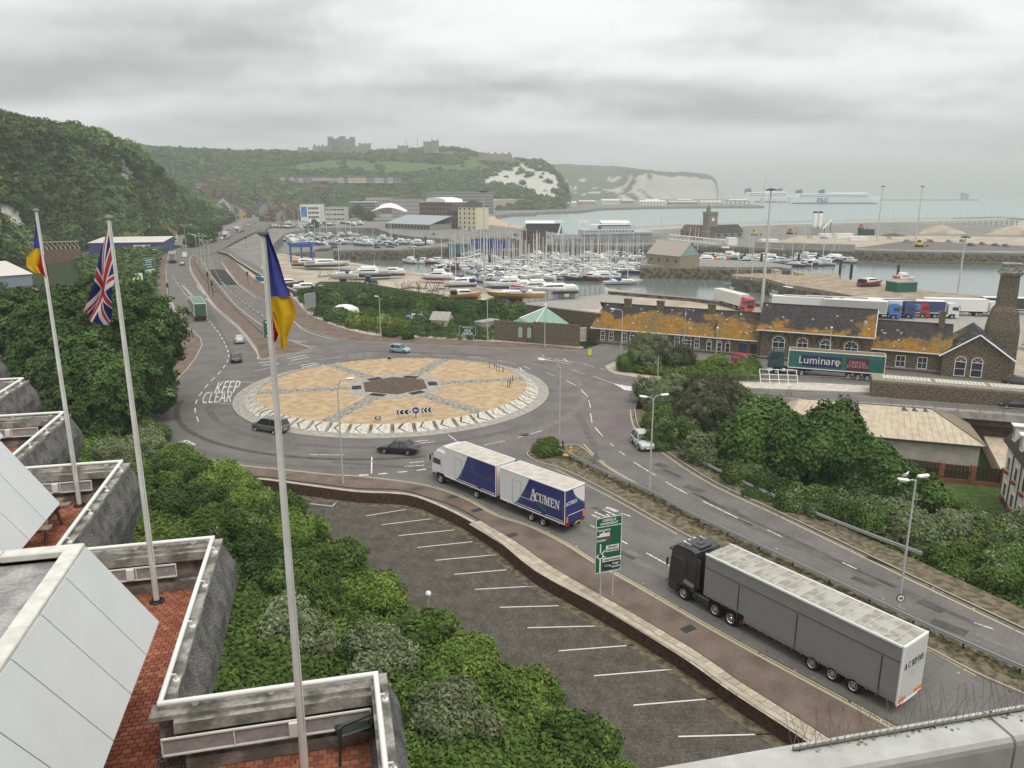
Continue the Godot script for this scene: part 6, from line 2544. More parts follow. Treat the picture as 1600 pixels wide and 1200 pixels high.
		m.cbox(V3(4.9,0.7,0.5),V3(0.9,0.8,1.1),0.15)
		part(t,"bucket",m,dark)
	# grey ship berthed along the pier
	var s0=G(866,381,-1); var s1=G(1046,378,-1)
	t=thing("grey_ship","long pale grey ship lying behind the quay before the dark pavilion","ship","",(s0+s1)*0.5+V3(0,0,-6),yaw_of((s1-s0).normalized()))
	var L=s0.distance_to(s1)
	var pg=mat("ship_grey",Color(0.42,0.44,0.46),0.5)
	m=MB.new()
	rings_hull(m,L,5.5,4.8,5.2)
	part(t,"hull",m,pg)
	m=MB.new()
	m.cbox(V3(-L*0.05,6.0,0),V3(L*0.45,3.0,8),0.3); m.cbox(V3(L*0.02,8.4,0),V3(L*0.26,2.0,6.5),0.3); m.cbox(V3(L*0.25,5.4,0),V3(L*0.2,1.4,7),0.2)
	part(t,"superstructure",m,pg)
	for i in 16:
		m=MB.new()
		m.box(V3(-L*0.26+i*L*0.028,6.3,4.02),V3(0.7,0.7,0.1))
		part(t,"window",m,mats["window_glass"])
	m=MB.new()
	m.box(V3(-L*0.02,10.0,0),V3(L*0.34,0.3,7.5))
	part(t,"awning",m,white)
	# lifeboat house, gangway, gantry hoist, containers
	t=bld("lifeboat_house","stone boathouse with a pale roof and green gable on the pier","boathouse","",1011,412,1062,417.5,398,11,mat("boathouse_stone",Color(0.28,0.24,0.17),0.9),mat("pale_tile",Color(0.36,0.325,0.28),0.8),4,1,"gable",5.0,V2(0.2,0.3))
	m=MB.new()
	var a=G(1011,412,-1); var c=G(1062,417.5,-1)
	var W=a.distance_to(c)
	H=top_at((a+c)*0.5,398)+1
	m.ext([V2(0,H),V2(11,H),V2(5.5,H+4.8)],W*0.5+0.02,W*0.5+0.12)
	part(t,"gable_boarding",turned(m),mat("pale_teal",Color(0.25,0.36,0.35),0.7))
	for i in 4:
		m=MB.new()
		m.box(V3(-W*0.3+i*W*0.17+(4 if i else 0),H+2.0,-2.4),V3(1.1,0.1,1.4),Basis(Vector3.RIGHT,0.74))
		part(t,"roof_light",m,mats["window_glass"])
	var g0=G(1046,374,0.5); var g1=G(1136,383,-1.5)
	t=thing("gangway","white lattice footbridge sloping down to the yacht pontoons","footbridge")
	var d=g1-g0
	for s in [0.0,2.5]:
		var off=V3(0,0,-2.2) if s>0 else Vector3.ZERO
		m=MB.new()
		m.tube([g0+off,g1+off],0.22,4); m.tube([g0+off+V3(0,2.6,0),g1+off+V3(0,2.6,0)],0.22,4)
		part(t,"chord",m,white)
		for i in 14:
			m=MB.new()
			m.tube([g0+off+d*(i/14.0),g0+off+d*((i+0.5)/14.0)+V3(0,2.6,0),g0+off+d*((i+1)/14.0)],0.12,4)
			part(t,"brace",m,white)
	g0=G(721,404,-4); g1=G(752,396,-2)
	t=thing("gangway","pale lattice gangway from the pier down to the inner moorings","footbridge")
	m=MB.new()
	m.tube([g0,g1],0.3,4); m.tube([g0+V3(0,2,0),g1+V3(0,2,0)],0.2,4)
	for i in 10:
		m.tube([g0.lerp(g1,i/10.0),g0.lerp(g1,(i+0.5)/10.0)+V3(0,2,0),g0.lerp(g1,(i+1)/10.0)],0.1,4)
	part(t,"truss",m,white)
	b=G(455,410,-1)
	t=thing("boat_hoist","blue travelling boat hoist standing in the boatyard","boat hoist","",b)
	u=-b.z/FPX
	H=top_at(b,383)+1
	var hb=paint_mat(Color(0.02,0.07,0.3),0.5)
	for q in [[0,0],[33,0],[9,-8],[24,-8]]:
		m=MB.new()
		m.box(V3(q[0]*u,H*0.5,q[1]),V3(2.0*u,H,0.9))
		part(t,"leg",m,hb)
	m=MB.new()
	m.cbox(V3(16.5*u,H,0),V3(36*u,1.6,1.2),0.1); m.cbox(V3(16.5*u,H,-8),V3(18*u,1.4,1.2),0.1)
	m.box(V3(2*u,H,-4),V3(0.8,1,9)); m.box(V3(31*u,H,-4),V3(0.8,1,9))
	part(t,"beam",m,hb)
	for q in [["blue_hall","long deep blue shed behind the yacht masts",736,387,790,389,375,Color(0.02,0.04,0.25)],["teal_cabin","teal boat shed at the end of the inner pier",716,391,740,390,384,Color(0.05,0.16,0.2)],["brick_tower_house","brown tower house right of the blue shed",815,385,827,386,362,Color(0.12,0.08,0.06)],["brick_store","brown flat store right of the blue shed",790,388,850,388,378,Color(0.14,0.09,0.07)],["green_container","green shipping container on the jetty",1401,457,1432,456,442,Color(0.03,0.12,0.09)],["white_store","small pale store at the pier end by the water",1212,428,1221,428,424,Color(0.55,0.53,0.47)],["yellow_crate","low yellow crate near the end of the jetty",1247,431,1256,431,428,Color(0.6,0.45,0.05)],["grey_store","grey store at the hoist end of the yard",493,403,511,403,392,Color(0.3,0.29,0.27)],["allotment_hut","cream garden hut with a grey roof among the bushes",674,513,698,514,499,Color(0.6,0.56,0.4)],["tin_shed","small corrugated grey shed beside the green name board",742,516,755,518,505,Color(0.4,0.41,0.4)]]:
		var gab:bool=q[0]=="allotment_hut"
		t=bld(q[0],q[1],"shed" if q[0]!="green_container" else "container","",q[2],q[3],q[4],q[5],q[6],5.0 if q[6]>420 else 12.0,mat(q[0]+"_wall",q[7],0.7),mats["concrete"] if q[6]>420 else mat("slate",Color(0.06,0.057,0.06),0.9),2 if gab else 0,1,"gable" if gab else "flat",1.2,V2(0.25,0.3),-0.5 if q[6]>490 else -1.0)
	t=thing("tarpaulin","white plastic tarpaulin bulging among the garden bushes","tarpaulin","",G(540,489,0))
	m=MB.new()
	m.lathe([V2(3.4,0),V2(3.0,1.2),V2(1.6,1.9),V2(0,2.1)],12)
	part(t,"sheet",m,white)
	t.scale=V3(1,1,0.5)
	# trestles and cradles left empty in the yard
	n=0
	for q in [[508,432],[524,436],[560,444],[580,444],[630,452],[645,450],[660,452],[676,455],[690,452],[665,461],[684,462],[640,457]]:
		t=thing("boat_cradle","empty steel boat cradle on the sandy yard, %s from the left" % ordinal(n),"cradle","empty cradles in the boatyard",G(q[0],q[1],-1),R.randf()*3)
		m=MB.new()
		for s in [-1,1]:
			m.tube([V3(-2.5,0.15,s*1.2),V3(2.5,0.15,s*1.2)],0.09,4)
			for x in [-2,2]:
				m.tube([V3(x,0.15,s*0.6),V3(x+0.2,2.2,s*1.6)],0.07,4)
		m.box(V3(0,0.2,0),V3(0.2,0.2,2.8))
		part(t,"frame",m,dark)
		n+=1
	# mooring piles and pontoons
	n=0
	for q in [[1189,415],[1247,416],[1312,428],[1329,435],[1402,436],[786,413],[765,418],[678,377],[665,384],[616,379],[541,372]]:
		b=G(q[0],q[1],-5)
		m=MB.new()
		m.tube([V3(0,-1,0),V3(0,5.5,0)],0.55,8)
		var o=solo("mooring_pile","dark mooring pile in the harbour, %s in a list from the right channel" % ordinal(n),"mooring pile","mooring piles",m,mats["black_paint"])
		o.position=b
		n+=1
	n=0
	for q in [[640,415,800,415],[690,425,985,425],[770,434,960,432],[745,404,1000,408],[1075,400,1260,399],[1085,407,1325,406],[1180,413,1330,412],[445,374,600,374],[450,379.5,640,379.5],[1152,456,1235,453],[1200,462,1275,459]]:
		var p0=G(q[0],q[1],-4.6); var p1=G(q[2],q[3],-4.6)
		m=MB.new()
		m.wall([p0,p1],-1.0,1.0,-5.3,-4.6)
		solo("pontoon","narrow grey walkway pontoon between the moored boats, %s in order of the rows" % ordinal(n),"pontoon","pontoons of the marina",m,mats["concrete"])
		n+=1
func rings_hull(m:MB,L:float,B:float,y1:float,sheer:float,y0:=0.0)->void:
	# a pointed hull along x, bow at +x
	var rings=[]
	for q in [[-0.5,0.72],[-0.48,0.82],[-0.2,1.0],[0.1,0.98],[0.3,0.72],[0.42,0.36],[0.49,0.06],[0.5,0.01]]:
		var x:float=q[0]*L
		var w:float=q[1]*B*0.5
		var top=lerpf(y1,sheer,smoothstep(-0.1,0.5,q[0]))
		var keel=y0+(0.0 if q[0]<0.3 else (q[0]-0.3)*2.2*(top-y0))
		var xk=x*(0.9 if q[0]>0.3 else 1.0)
		rings.append([V3(xk,keel,-w*0.35),V3(lerpf(xk,x,0.6),lerpf(keel,top,0.5),-w*0.85),V3(x,top,-w),V3(x,top+0.02,0),V3(x,top,w),V3(lerpf(xk,x,0.6),lerpf(keel,top,0.5),w*0.85),V3(xk,keel,w*0.35)])
	m.loft(rings,true,true,false)
func sail_yacht(label:String,hull:Color,cover:Color,L:=10.0,masts:=1,keel:=false)->Node3D:
	var t=thing("sailing_yacht",label,"sailing boat","boats in the harbour")
	var hm=paint_mat(hull,0.35)
	var m=MB.new()
	rings_hull(m,L,L*0.31,1.1,1.45,-0.15 if not keel else -0.3)
	part(t,"hull",m,hm)
	m=MB.new()
	rings_hull(m,L*0.97,L*0.27,1.16,1.5,1.0)
	part(t,"deck",m,mat("deck_cream",Color(0.6,0.57,0.5),0.8))
	m=MB.new()
	m.cbox(V3(L*0.06,1.42,0),V3(L*0.34,0.55,L*0.17),0.15); m.cbox(V3(-L*0.22,1.5,0),V3(L*0.12,0.6,L*0.2),0.2)
	part(t,"cabin",m,mats["white_paint"])
	m=MB.new()
	for s in [-1,1]:
		m.box(V3(L*0.06,1.45,s*L*0.086),V3(L*0.24,0.16,0.03))
	part(t,"cabin_window",m,mats["window_glass"])
	m=MB.new()
	m.cbox(V3(-L*0.14,1.75,0),V3(L*0.14,0.5,L*0.2),0.15)
	part(t,"spray_hood",m,mat("cover_"+cover.to_html(),cover,0.9))
	for k in masts:
		var x=L*(0.1 if k==0 else -0.34)
		var H=L*(1.28 if k==0 else 0.85)
		m=MB.new()
		m.tube([V3(x,1.2,0),V3(x,H,0)],[0.15,0.1],5)
		m.tube([V3(x-0.02,H*0.62,-L*0.07),V3(x,H*0.62,L*0.07)],0.035,4)
		part(t,"mast",m,mat("spar_white",Color(0.68,0.68,0.67),0.4))
		m=MB.new()
		m.tube([V3(x,2.3,0),V3(x-L*0.36,2.35,0)],[0.22,0.15],6)
		part(t,"furled_sail",m,mat("cover_"+cover.to_html(),cover,0.9))
		m=MB.new()
		for e in [V3(L*0.49,1.5,0),V3(-L*0.49,1.2,0),V3(x,1.2,L*0.15),V3(x,1.2,-L*0.15)]:
			m.tube([V3(x,H*0.98,0),e],0.018,3,false)
		part(t,"rigging",m,mat("wire",Color(0.32,0.3,0.27),0.4,0.6))
	if keel:
		m=MB.new()
		m.ext([V2(-L*0.12,-0.2),V2(L*0.16,-0.2),V2(L*0.08,-1.5),V2(-L*0.1,-1.5)],-0.15,0.15)
		part(t,"keel",m,mat("antifoul",Color(0.12,0.03,0.03),0.8))
	return t
func motor_boat(label:String,hull:Color,top:Color,L:=9.0,fly:=false,boot:=Color(0.03,0.04,0.08))->Node3D:
	var t=thing("motor_boat",label,"motor boat","boats in the harbour")
	var m=MB.new()
	rings_hull(m,L,L*0.34,1.3,1.9,0.2)
	part(t,"hull",m,paint_mat(hull,0.35))
	m=MB.new()
	rings_hull(m,L*0.985,L*0.33,0.42,0.5,-0.2)
	part(t,"boot_stripe",m,paint_mat(boot,0.5))
	m=MB.new()
	m.ext([V2(-L*0.3,1.25),V2(L*0.28,1.6),V2(L*0.1,2.55),V2(-L*0.26,2.6)],-L*0.13,L*0.13,0.15)
	part(t,"cabin",m,mats["white_paint"])
	m=MB.new()
	for s in [-1,1]:
		m.ext([V2(-L*0.2,1.95),V2(L*0.17,2.0),V2(L*0.09,2.4),V2(-L*0.19,2.42)],s*L*0.131-0.01,s*L*0.131+0.01)
	m.quad(V3(L*0.14,2.42,-L*0.1),V3(L*0.14,2.42,L*0.1),V3(L*0.235,1.9,L*0.11),V3(L*0.235,1.9,-L*0.11))
	part(t,"cabin_window",m,mats["window_glass"])
	m=MB.new()
	m.cbox(V3(-L*0.36,1.75,0),V3(L*0.2,0.9,L*0.28),0.2)
	part(t,"canopy",m,mat("cover_"+top.to_html(),top,0.9))
	m=MB.new()
	m.tube([V3(L*0.48,2.3,0),V3(L*0.3,2.2,L*0.13),V3(0,1.95,L*0.165)],0.03,4); m.tube([V3(L*0.48,2.3,0),V3(L*0.3,2.2,-L*0.13),V3(0,1.95,-L*0.165)],0.03,4)
	part(t,"bow_rail",m,mats["galvanised"])
	if fly:
		m=MB.new()
		m.cbox(V3(-L*0.08,2.95,0),V3(L*0.3,0.75,L*0.22),0.15)
		part(t,"flybridge",m,mats["white_paint"])
		m=MB.new()
		m.tube([V3(-L*0.18,3.2,-L*0.1),V3(-L*0.2,4.0,0),V3(-L*0.18,3.2,L*0.1)],0.06,4); m.tube([V3(-L*0.2,3.9,0),V3(-L*0.2,6,0)],0.03,4)
		part(t,"radar_arch",m,mats["white_paint"])
	return t
func build_boats()->void:
	var navy=Color(0.02,0.035,0.16)
	var white=Color(0.74,0.74,0.72)
	var grey=Color(0.3,0.31,0.32)
	var black=Color(0.02,0.02,0.022)
	# one of each sort, then copies along the pontoons
	var sorts=[
		["white sailing yacht with a blue sail cover",func(l):return sail_yacht(l,white,navy,10.0)],
		["white motor cruiser with a navy canopy",func(l):return motor_boat(l,white,navy,9.0)],
		["white sailing yacht with a grey cover",func(l):return sail_yacht(l,white,grey,9.0)],
		["white motor cruiser with a flybridge",func(l):return motor_boat(l,white,Color(0.6,0.6,0.58),10.5,true)],
		["navy-hulled sailing yacht",func(l):return sail_yacht(l,navy,white,10.5)],
		["small white motor boat with a black canopy",func(l):return motor_boat(l,white,black,6.5)],
		["dark-hulled motor boat",func(l):return motor_boat(l,Color(0.06,0.06,0.07),grey,8.0)],
		["tall-masted white sailing yacht",func(l):return sail_yacht(l,white,Color(0.5,0.5,0.48),12.0)],
		["red-hulled motor boat",func(l):return motor_boat(l,Color(0.3,0.03,0.04),Color(0.6,0.6,0.58),8.0)]]
	var proto={}
	var rows=[["main marina nearest row",440,700,790,13,0.5],["row by the grey fence",437,884,960,12,0.5],["main marina second row",430,745,965,10,0.7],["main marina middle row",435,765,890,10,0.7],["main marina inner row",425.5,735,985,10,0.75],["main marina third row",421,682,1000,9.5,0.65],["main marina outer row",416,700,1000,10,0.7],["main marina fourth row",411,640,940,10,0.7],["main marina far row",404,742,1000,10,0.6],["row left of the boathouse",399,950,1004,11,0.35],["right-hand marina far row",396,1078,1262,10.5,0.3],["right-hand marina middle row",403,1080,1325,11,0.3],["right-hand marina near row",410,1170,1330,12,0.25],["right-hand marina front row",415,1240,1305,15,0.2],["boats ashore far row",351,452,566,9,0.4],["boats ashore near row",355,430,500,9,0.4],["inner dock far row",370,450,560,9,0.35],["inner dock middle row",376,440,612,9,0.35],["inner dock near row",382,455,700,9.5,0.4]]
	for r in rows:
		var x:float=r[2]
		var n=0
		while x<r[3]:
			var k:int=[0,2,4,7][R.randi() % 4] if R.randf()<r[5] else [1,3,5,6,1,3,5,8][R.randi() % 8]
			var lab="%s, %s from left, %s" % [sorts[k][0],ordinal(n),r[0]]
			var p=G(x,r[1]+R.randf_range(-1.5,1.5),-0.6 if r[0].begins_with("boats") else -4.95)
			var yaw=(PI if R.randf()<0.6 else 0.0)+R.randf_range(-0.9,-0.2)
			var o:Node3D
			if proto.has(k):
				o=dup(proto[k],lab,p,yaw,"boats in the harbour")
			else:
				o=sorts[k][1].call(lab)
				proto[k]=o
				o.position=p
				o.rotation.y=yaw
			o.scale=Vector3.ONE*R.randf_range(0.85,1.15)
			x+=r[4]*R.randf_range(0.8,1.25)
			n+=1
	# boats one can pick out
	var put_at=func(o:Node3D,px:float,py:float,h:float,yaw:float,s:=1.0)->Node3D:
		o.position=G(px,py,h)
		o.rotation.y=yaw
		o.scale=Vector3.ONE*s
		return o
	put_at.call(sail_yacht("cream two-masted yacht moored beyond the concrete wall",Color(0.6,0.58,0.48),navy,15.0,2),974,444,-4.95,0.15)
	put_at.call(motor_boat("white flybridge cruiser moored alone before the boathouse pier",white,white,13.0,true),1050,433,-4.95,PI+0.2)
	put_at.call(sail_yacht("white ketch moored alone at the jetty corner",white,grey,12.0,2),1168,453,-4.95,0.15)
	put_at.call(motor_boat("white fishing boat with a tall wheelhouse beside the jetty",white,grey,15.0,true),1240,464,-4.95,0.2)
	put_at.call(motor_boat("bright orange lifeboat moored beside the boathouse",Color(0.65,0.13,0.02),Color(0.65,0.13,0.02),15.0,true),1100,410.5,-4.95,PI)
	put_at.call(motor_boat("dark-hulled inshore boat behind the orange lifeboat",navy,Color(0.5,0.1,0.03),10.0),1124,410,-4.95,PI)
	put_at.call(motor_boat("long white motor yacht at the outer end of the right-hand marina",white,white,17.0,true),1308,408,-4.95,0.1)
	put_at.call(motor_boat("low pale blue covered boat at the near pontoon of the right-hand marina",Color(0.25,0.38,0.45),Color(0.25,0.38,0.45),12.0),1205,413,-4.95,0.2)
	put_at.call(motor_boat("red-hulled boat at the outer corner of the right-hand marina",Color(0.25,0.02,0.04),white,12.0),1272,415,-4.95,0.15)
	put_at.call(motor_boat("white workboat with an orange buoy deck by the jetty containers",white,Color(0.5,0.1,0.05),9.0,true),1412,440,-4.95,0.2)
	put_at.call(motor_boat("black inflatable with red tubes lying on the jetty",Color(0.3,0.02,0.03),black,9.0),1360,447,-0.9,0.3)
	# hauled out in the yard
	put_at.call(motor_boat("big pale grey boat with a black hull hauled out in the yard",Color(0.42,0.46,0.5),Color(0.42,0.46,0.5),17.0,true,black),570,432,0.0,PI+0.25)
	put_at.call(motor_boat("long white motor yacht on blocks in front of the blue hoist",white,grey,17.0,false),512,416,0.2,0.2)
	put_at.call(motor_boat("rust-patched white hull on blocks left of the motor yacht",Color(0.5,0.46,0.4),Color(0.4,0.16,0.06),12.0),481,415,0.0,0.1)
	put_at.call(sail_yacht("white yacht on a keel left of the big grey boat",white,navy,10.0,1,true),536,434,0.6,PI+0.2)
	put_at.call(motor_boat("white cabin boat on blocks right of the big grey boat",white,white,9.5),611,430,0.0,PI+0.1)
	put_at.call(motor_boat("black and white boat with a red bottom hauled out at the quay",white,white,11.0,true,Color(0.25,0.02,0.03)),682,437,0.0,PI-0.2)
	put_at.call(motor_boat("white boat with a navy cover on a trailer",white,navy,10.0),718,448,0.2,PI+0.3)
	put_at.call(motor_boat("large white cruiser with a navy hull propped by the quay",white,white,14.0,true,navy),792,450,0.4,PI+0.1)
	put_at.call(motor_boat("faded pink-hulled boat behind the grey fence",Color(0.5,0.12,0.14),white,13.0,true,Color(0.4,0.1,0.12)),833,455,0.4,PI+0.1)
	put_at.call(motor_boat("long white boat propped behind the grey fence",white,white,15.0),861,458,0.6,PI+0.15)
	put_at.call(sail_yacht("varnished yellow wooden yacht hull on props behind the fence",Color(0.5,0.28,0.07),grey,15.0,1,true),806,464,1.6,PI+0.05)
	put_at.call(motor_boat("orange and black workboat on the sand near the wall",Color(0.55,0.25,0.04),black,9.0),728,467,-0.5,0.2)
	put_at.call(motor_boat("bright blue fishing boat hauled out beside the avenue wall",Color(0.04,0.16,0.42),white,9.0),421,440,-0.3,PI+0.6)
	put_at.call(motor_boat("brown wooden boat hauled out by the boatyard bushes",Color(0.14,0.06,0.035),navy,9.0),452,449,-0.2,0.4)
	put_at.call(motor_boat("pale green boat parked at the edge of the boatyard bushes",Color(0.35,0.42,0.38),white,9.0),482,456,-0.5,0.2)
	put_at.call(motor_boat("blue upturned boat lying in the garden by the hut",Color(0.12,0.25,0.4),Color(0.12,0.25,0.4),6.0),655,508,-0.4,0.1)
	# tractor in the yard
	var t=thing("tractor","dark blue tractor standing on the sandy boatyard","tractor","",G(579,446,-1),0.15)
	var m=MB.new()
	m.cbox(V3(1.0,1.3,0),V3(2.2,0.8,0.9),0.15)
	part(t,"bonnet",m,paint_mat(Color(0.02,0.05,0.12)))
	m=MB.new()
	m.cbox(V3(-0.7,2.1,0),V3(1.5,1.6,1.5),0.12)
	part(t,"cab",m,mats["car_glass"])
	m=MB.new()
	m.cbox(V3(-0.7,2.95,0),V3(1.7,0.15,1.7),0.06)
	part(t,"cab_roof",m,paint_mat(Color(0.02,0.05,0.12)))
	for s in [-1,1]:
		add_wheel(t,-0.9,s*0.95,0.9,0.5)
		add_wheel(t,1.5,s*0.85,0.6,0.35)
func wheel_mesh(r:float,w:float)->MB:
	var m=MB.new()
	m.lathe([V2(r*0.62,-w*0.5),V2(r*0.93,-w*0.5),V2(r,-w*0.36),V2(r,w*0.36),V2(r*0.93,w*0.5),V2(r*0.62,w*0.5)],18,Vector3.ZERO,Basis(Vector3.RIGHT,PI/2))
	return m
func add_wheel(par:Node,x:float,z:float,r:float,w:float,rim:="steel_rim")->void:
	var s=1.0 if z>0 else -1.0
	var t=part(par,"wheel",wheel_mesh(r,w),mats["rubber"])
	t.position=V3(x,r,z)
	var m=MB.new()
	var b=Basis(Vector3.RIGHT,PI/2*s)
	m.lathe([V2(r*0.64,0),V2(r*0.6,0.015),V2(r*0.52,-0.03),V2(r*0.3,-0.05),V2(r*0.24,0.01),V2(0,0.015)],18,V3(0,0,s*(w*0.5-0.005)),b)
	part(t,"rim",m,mats[rim])
	m=MB.new()
	for i in 8:
		var a=TAU*i/8.0
		m.box(V3(cos(a)*r*0.42,sin(a)*r*0.42,s*(w*0.5-0.03)),V3(r*0.13,r*0.13,0.02))
	part(t,"rim_hole",m,mats["rubber"])
func paint_mat(c:Color,rough:=0.3)->StandardMaterial3D:
	var key="paint_%s_%.2f" % [c.to_html(),rough]
	if mats.has(key):
		return mats[key]
	var m=mat(key,c,rough)
	m.clearcoat_enabled=true
	m.clearcoat=0.6
	m.clearcoat_roughness=0.08
	return m
func make_car(label:String,kind:String,col:Color,p:Vector3,d:Vector3,group:="")->Node3D:
	# +x is forward; origin on the ground midway between the axles
	var S:Dictionary={
		"saloon":{"L":4.6,"W":1.8,"belt":0.9,"roof":1.42,"nose":0.72,"hood":[2.25,1.05],"ws":[0.95,0.25],"rw":[-0.95,-1.55],"tail":0.92,"wb":2.7,"r":0.32},
		"hatch":{"L":3.7,"W":1.66,"belt":0.92,"roof":1.5,"nose":0.74,"hood":[1.8,1.05],"ws":[1.0,0.25],"rw":[-1.35,-1.72],"tail":0.95,"wb":2.4,"r":0.3},
		"suv":{"L":4.3,"W":1.82,"belt":1.02,"roof":1.62,"nose":0.9,"hood":[2.1,1.1],"ws":[1.0,0.3],"rw":[-1.6,-2.0],"tail":1.05,"wb":2.6,"r":0.36},
		"mpv":{"L":4.8,"W":1.9,"belt":1.0,"roof":1.72,"nose":0.85,"hood":[2.35,1.45],"ws":[1.45,0.55],"rw":[-2.0,-2.3],"tail":1.05,"wb":2.9,"r":0.34},
		"estate":{"L":4.6,"W":1.8,"belt":0.92,"roof":1.48,"nose":0.76,"hood":[2.25,1.1],"ws":[1.0,0.3],"rw":[-1.75,-2.2],"tail":0.98,"wb":2.65,"r":0.32},
		"van":{"L":5.2,"W":1.95,"belt":1.2,"roof":2.1,"nose":1.0,"hood":[2.55,2.0],"ws":[2.0,1.4],"rw":[-2.55,-2.58],"tail":1.3,"wb":3.1,"r":0.34}}[kind]
	var t=thing("car" if kind!="van" else "van",label,"car" if kind!="van" else "van",group,p,yaw_of(d))
	var L:float=S.L*0.5
	var W:float=S.W*0.5
	var belt:float=S.belt
	var pm=paint_mat(col)
	var st=[[-L,0.42,S.tail-0.22,0.82],[-L+0.06,0.3,S.tail-0.03,0.92],[-L+0.4,0.24,S.tail,0.98],[S.rw[0]-0.2,0.22,belt,1.0],[0.0,0.2,belt,1.0],[S.ws[0],0.2,belt-0.01,1.0],[S.hood[1],0.22,belt-0.03,0.99],[(S.hood[0]+S.hood[1])*0.5,0.22,(belt+S.nose)*0.5+0.04,0.97],[L-0.14,0.24,S.nose,0.9],[L-0.02,0.3,S.nose-0.16,0.8],[L,0.36,S.nose-0.24,0.76]]
	st.sort_custom(func(a,b):return a[0]<b[0])
	var rings=[]
	for q in st:
		var w:float=W*q[3]
		var y0:float=q[1]; var y1:float=q[2]
		var mid=lerpf(y0,y1,0.5)
		var x:float=q[0]
		rings.append([V3(x,y0,-w*0.8),V3(x,y0+0.06,-w*0.95),V3(x,mid,-w),V3(x,y1-0.1,-w*0.97),V3(x,y1-0.02,-w*0.88),V3(x,y1+0.03,0),V3(x,y1-0.02,w*0.88),V3(x,y1-0.1,w*0.97),V3(x,mid,w),V3(x,y0+0.06,w*0.95),V3(x,y0,w*0.8)])
	var m=MB.new()
	m.loft(rings)
	part(t,"body",m,pm)
	# cabin glass
	var roof:float=S.roof
	var cab=[[S.rw[1],belt-0.06,0.9,belt-0.04],[S.rw[0]-0.02,belt-0.06,0.9,roof-0.07],[(S.rw[0]+S.ws[1])*0.5,belt-0.06,0.92,roof-0.02],[S.ws[1],belt-0.06,0.92,roof-0.06],[S.ws[0],belt-0.06,0.9,belt-0.03]]
	rings=[]
	for q in cab:
		var w:float=W*q[2]
		var tw:float=W*0.72 if q[3]>belt+0.1 else w*0.94
		var x:float=q[0]
		rings.append([V3(x,q[1],-w),V3(x,q[1]+0.05,-w),V3(x,q[3]-0.04,-tw),V3(x,q[3],-tw*0.9),V3(x,q[3]+0.01,0),V3(x,q[3],tw*0.9),V3(x,q[3]-0.04,tw),V3(x,q[1]+0.05,w),V3(x,q[1],w)])
	m=MB.new()
	m.loft(rings,true,true,false)
	part(t,"glass",m,mats["car_glass"] if kind!="van" else pm)
	# roof skin and pillars
	rings=[]
	for q in [[S.rw[0]-0.05,roof-0.06],[S.rw[0]+0.12,roof-0.02],[(S.rw[0]+S.ws[1])*0.5,roof+0.012],[S.ws[1]-0.08,roof-0.015],[S.ws[1]+0.03,roof-0.05]]:
		var tw=W*0.735
		rings.append([V3(q[0],q[1]-0.08,-tw),V3(q[0],q[1],-tw*0.92),V3(q[0],q[1]+0.02,0),V3(q[0],q[1],tw*0.92),V3(q[0],q[1]-0.08,tw),V3(q[0],q[1]-0.05,0)])
	m=MB.new()
	m.loft(rings)
	part(t,"roof",m,pm)
	m=MB.new()
	for s in [-1,1]:
		var hi=W*0.72*s
		var lo=W*0.92*s
		m.tube([V3(S.ws[0]+0.02,belt-0.04,lo*0.99),V3(S.ws[1],roof-0.05,hi)],0.04,5)
		m.tube([V3(S.rw[1]+0.03,belt-0.03,lo*0.97),V3(S.rw[0],roof-0.06,hi)],0.075,5)
		var mx=(S.rw[0]+S.ws[1])*0.5
		m.tube([V3(mx-0.05,belt-0.02,lo*1.005),V3(mx-0.02,roof-0.04,hi*1.02)],0.035,5)
	part(t,"pillar",m,pm)
	if kind=="van":
		m=MB.new()
		m.quad(V3(S.ws[1]+0.06,roof-0.1,-W*0.68),V3(S.ws[1]+0.06,roof-0.1,W*0.68),V3(S.ws[0]+0.02,belt,W*0.86),V3(S.ws[0]+0.02,belt,-W*0.86))
		part(t,"windscreen",m,mats["car_glass"])
	for s in [-1,1]:
		for a in [-1,1]:
			var am=MB.new()
			var wx:float=a*S.wb*0.5
			am.lathe([V2(0,0),V2(S.r+0.05,0),V2(S.r+0.05,0.02)],16,V3(wx,S.r,s*(W-0.03)),Basis(Vector3.RIGHT,PI/2*s))
			part(t,"wheel_arch",am,mats["rubber"])
			add_wheel(t,wx,s*(W-0.08),S.r,0.2)
		m=MB.new()
		m.cbox(V3(L-0.17,S.nose-0.13,s*W*0.62),V3(0.26,0.14,0.34),0.04)
		part(t,"headlight",m,mats["clear_lens"])
		m=MB.new()
		m.cbox(V3(-L+0.08,S.tail-0.18,s*W*0.72),V3(0.16,0.24,0.22),0.04)
		part(t,"tail_light",m,mats["red_lens"])
		m=MB.new()
		m.cbox(V3(S.ws[0]-0.15,belt+0.08,s*(W+0.06)),V3(0.12,0.12,0.2),0.04)
		part(t,"mirror",m,pm)
	m=MB.new()
	m.cbox(V3(L-0.01,0.42,0),V3(0.06,0.16,W*1.1),0.02)
	m.box(V3(L-0.05,S.nose-0.2,0),V3(0.08,0.07,W*0.8))
	part(t,"grille",m,mats["black_paint"])
	m=MB.new()
	m.box(V3(L+0.02,0.45,0),V3(0.02,0.11,0.5))
	part(t,"number_plate",m,mats["white_paint"])
	m=MB.new()
	m.box(V3(-L-0.005,0.6,0),V3(0.02,0.11,0.5))
	part(t,"number_plate",m,mat("plate_yellow",Color(0.6,0.45,0.05),0.5))
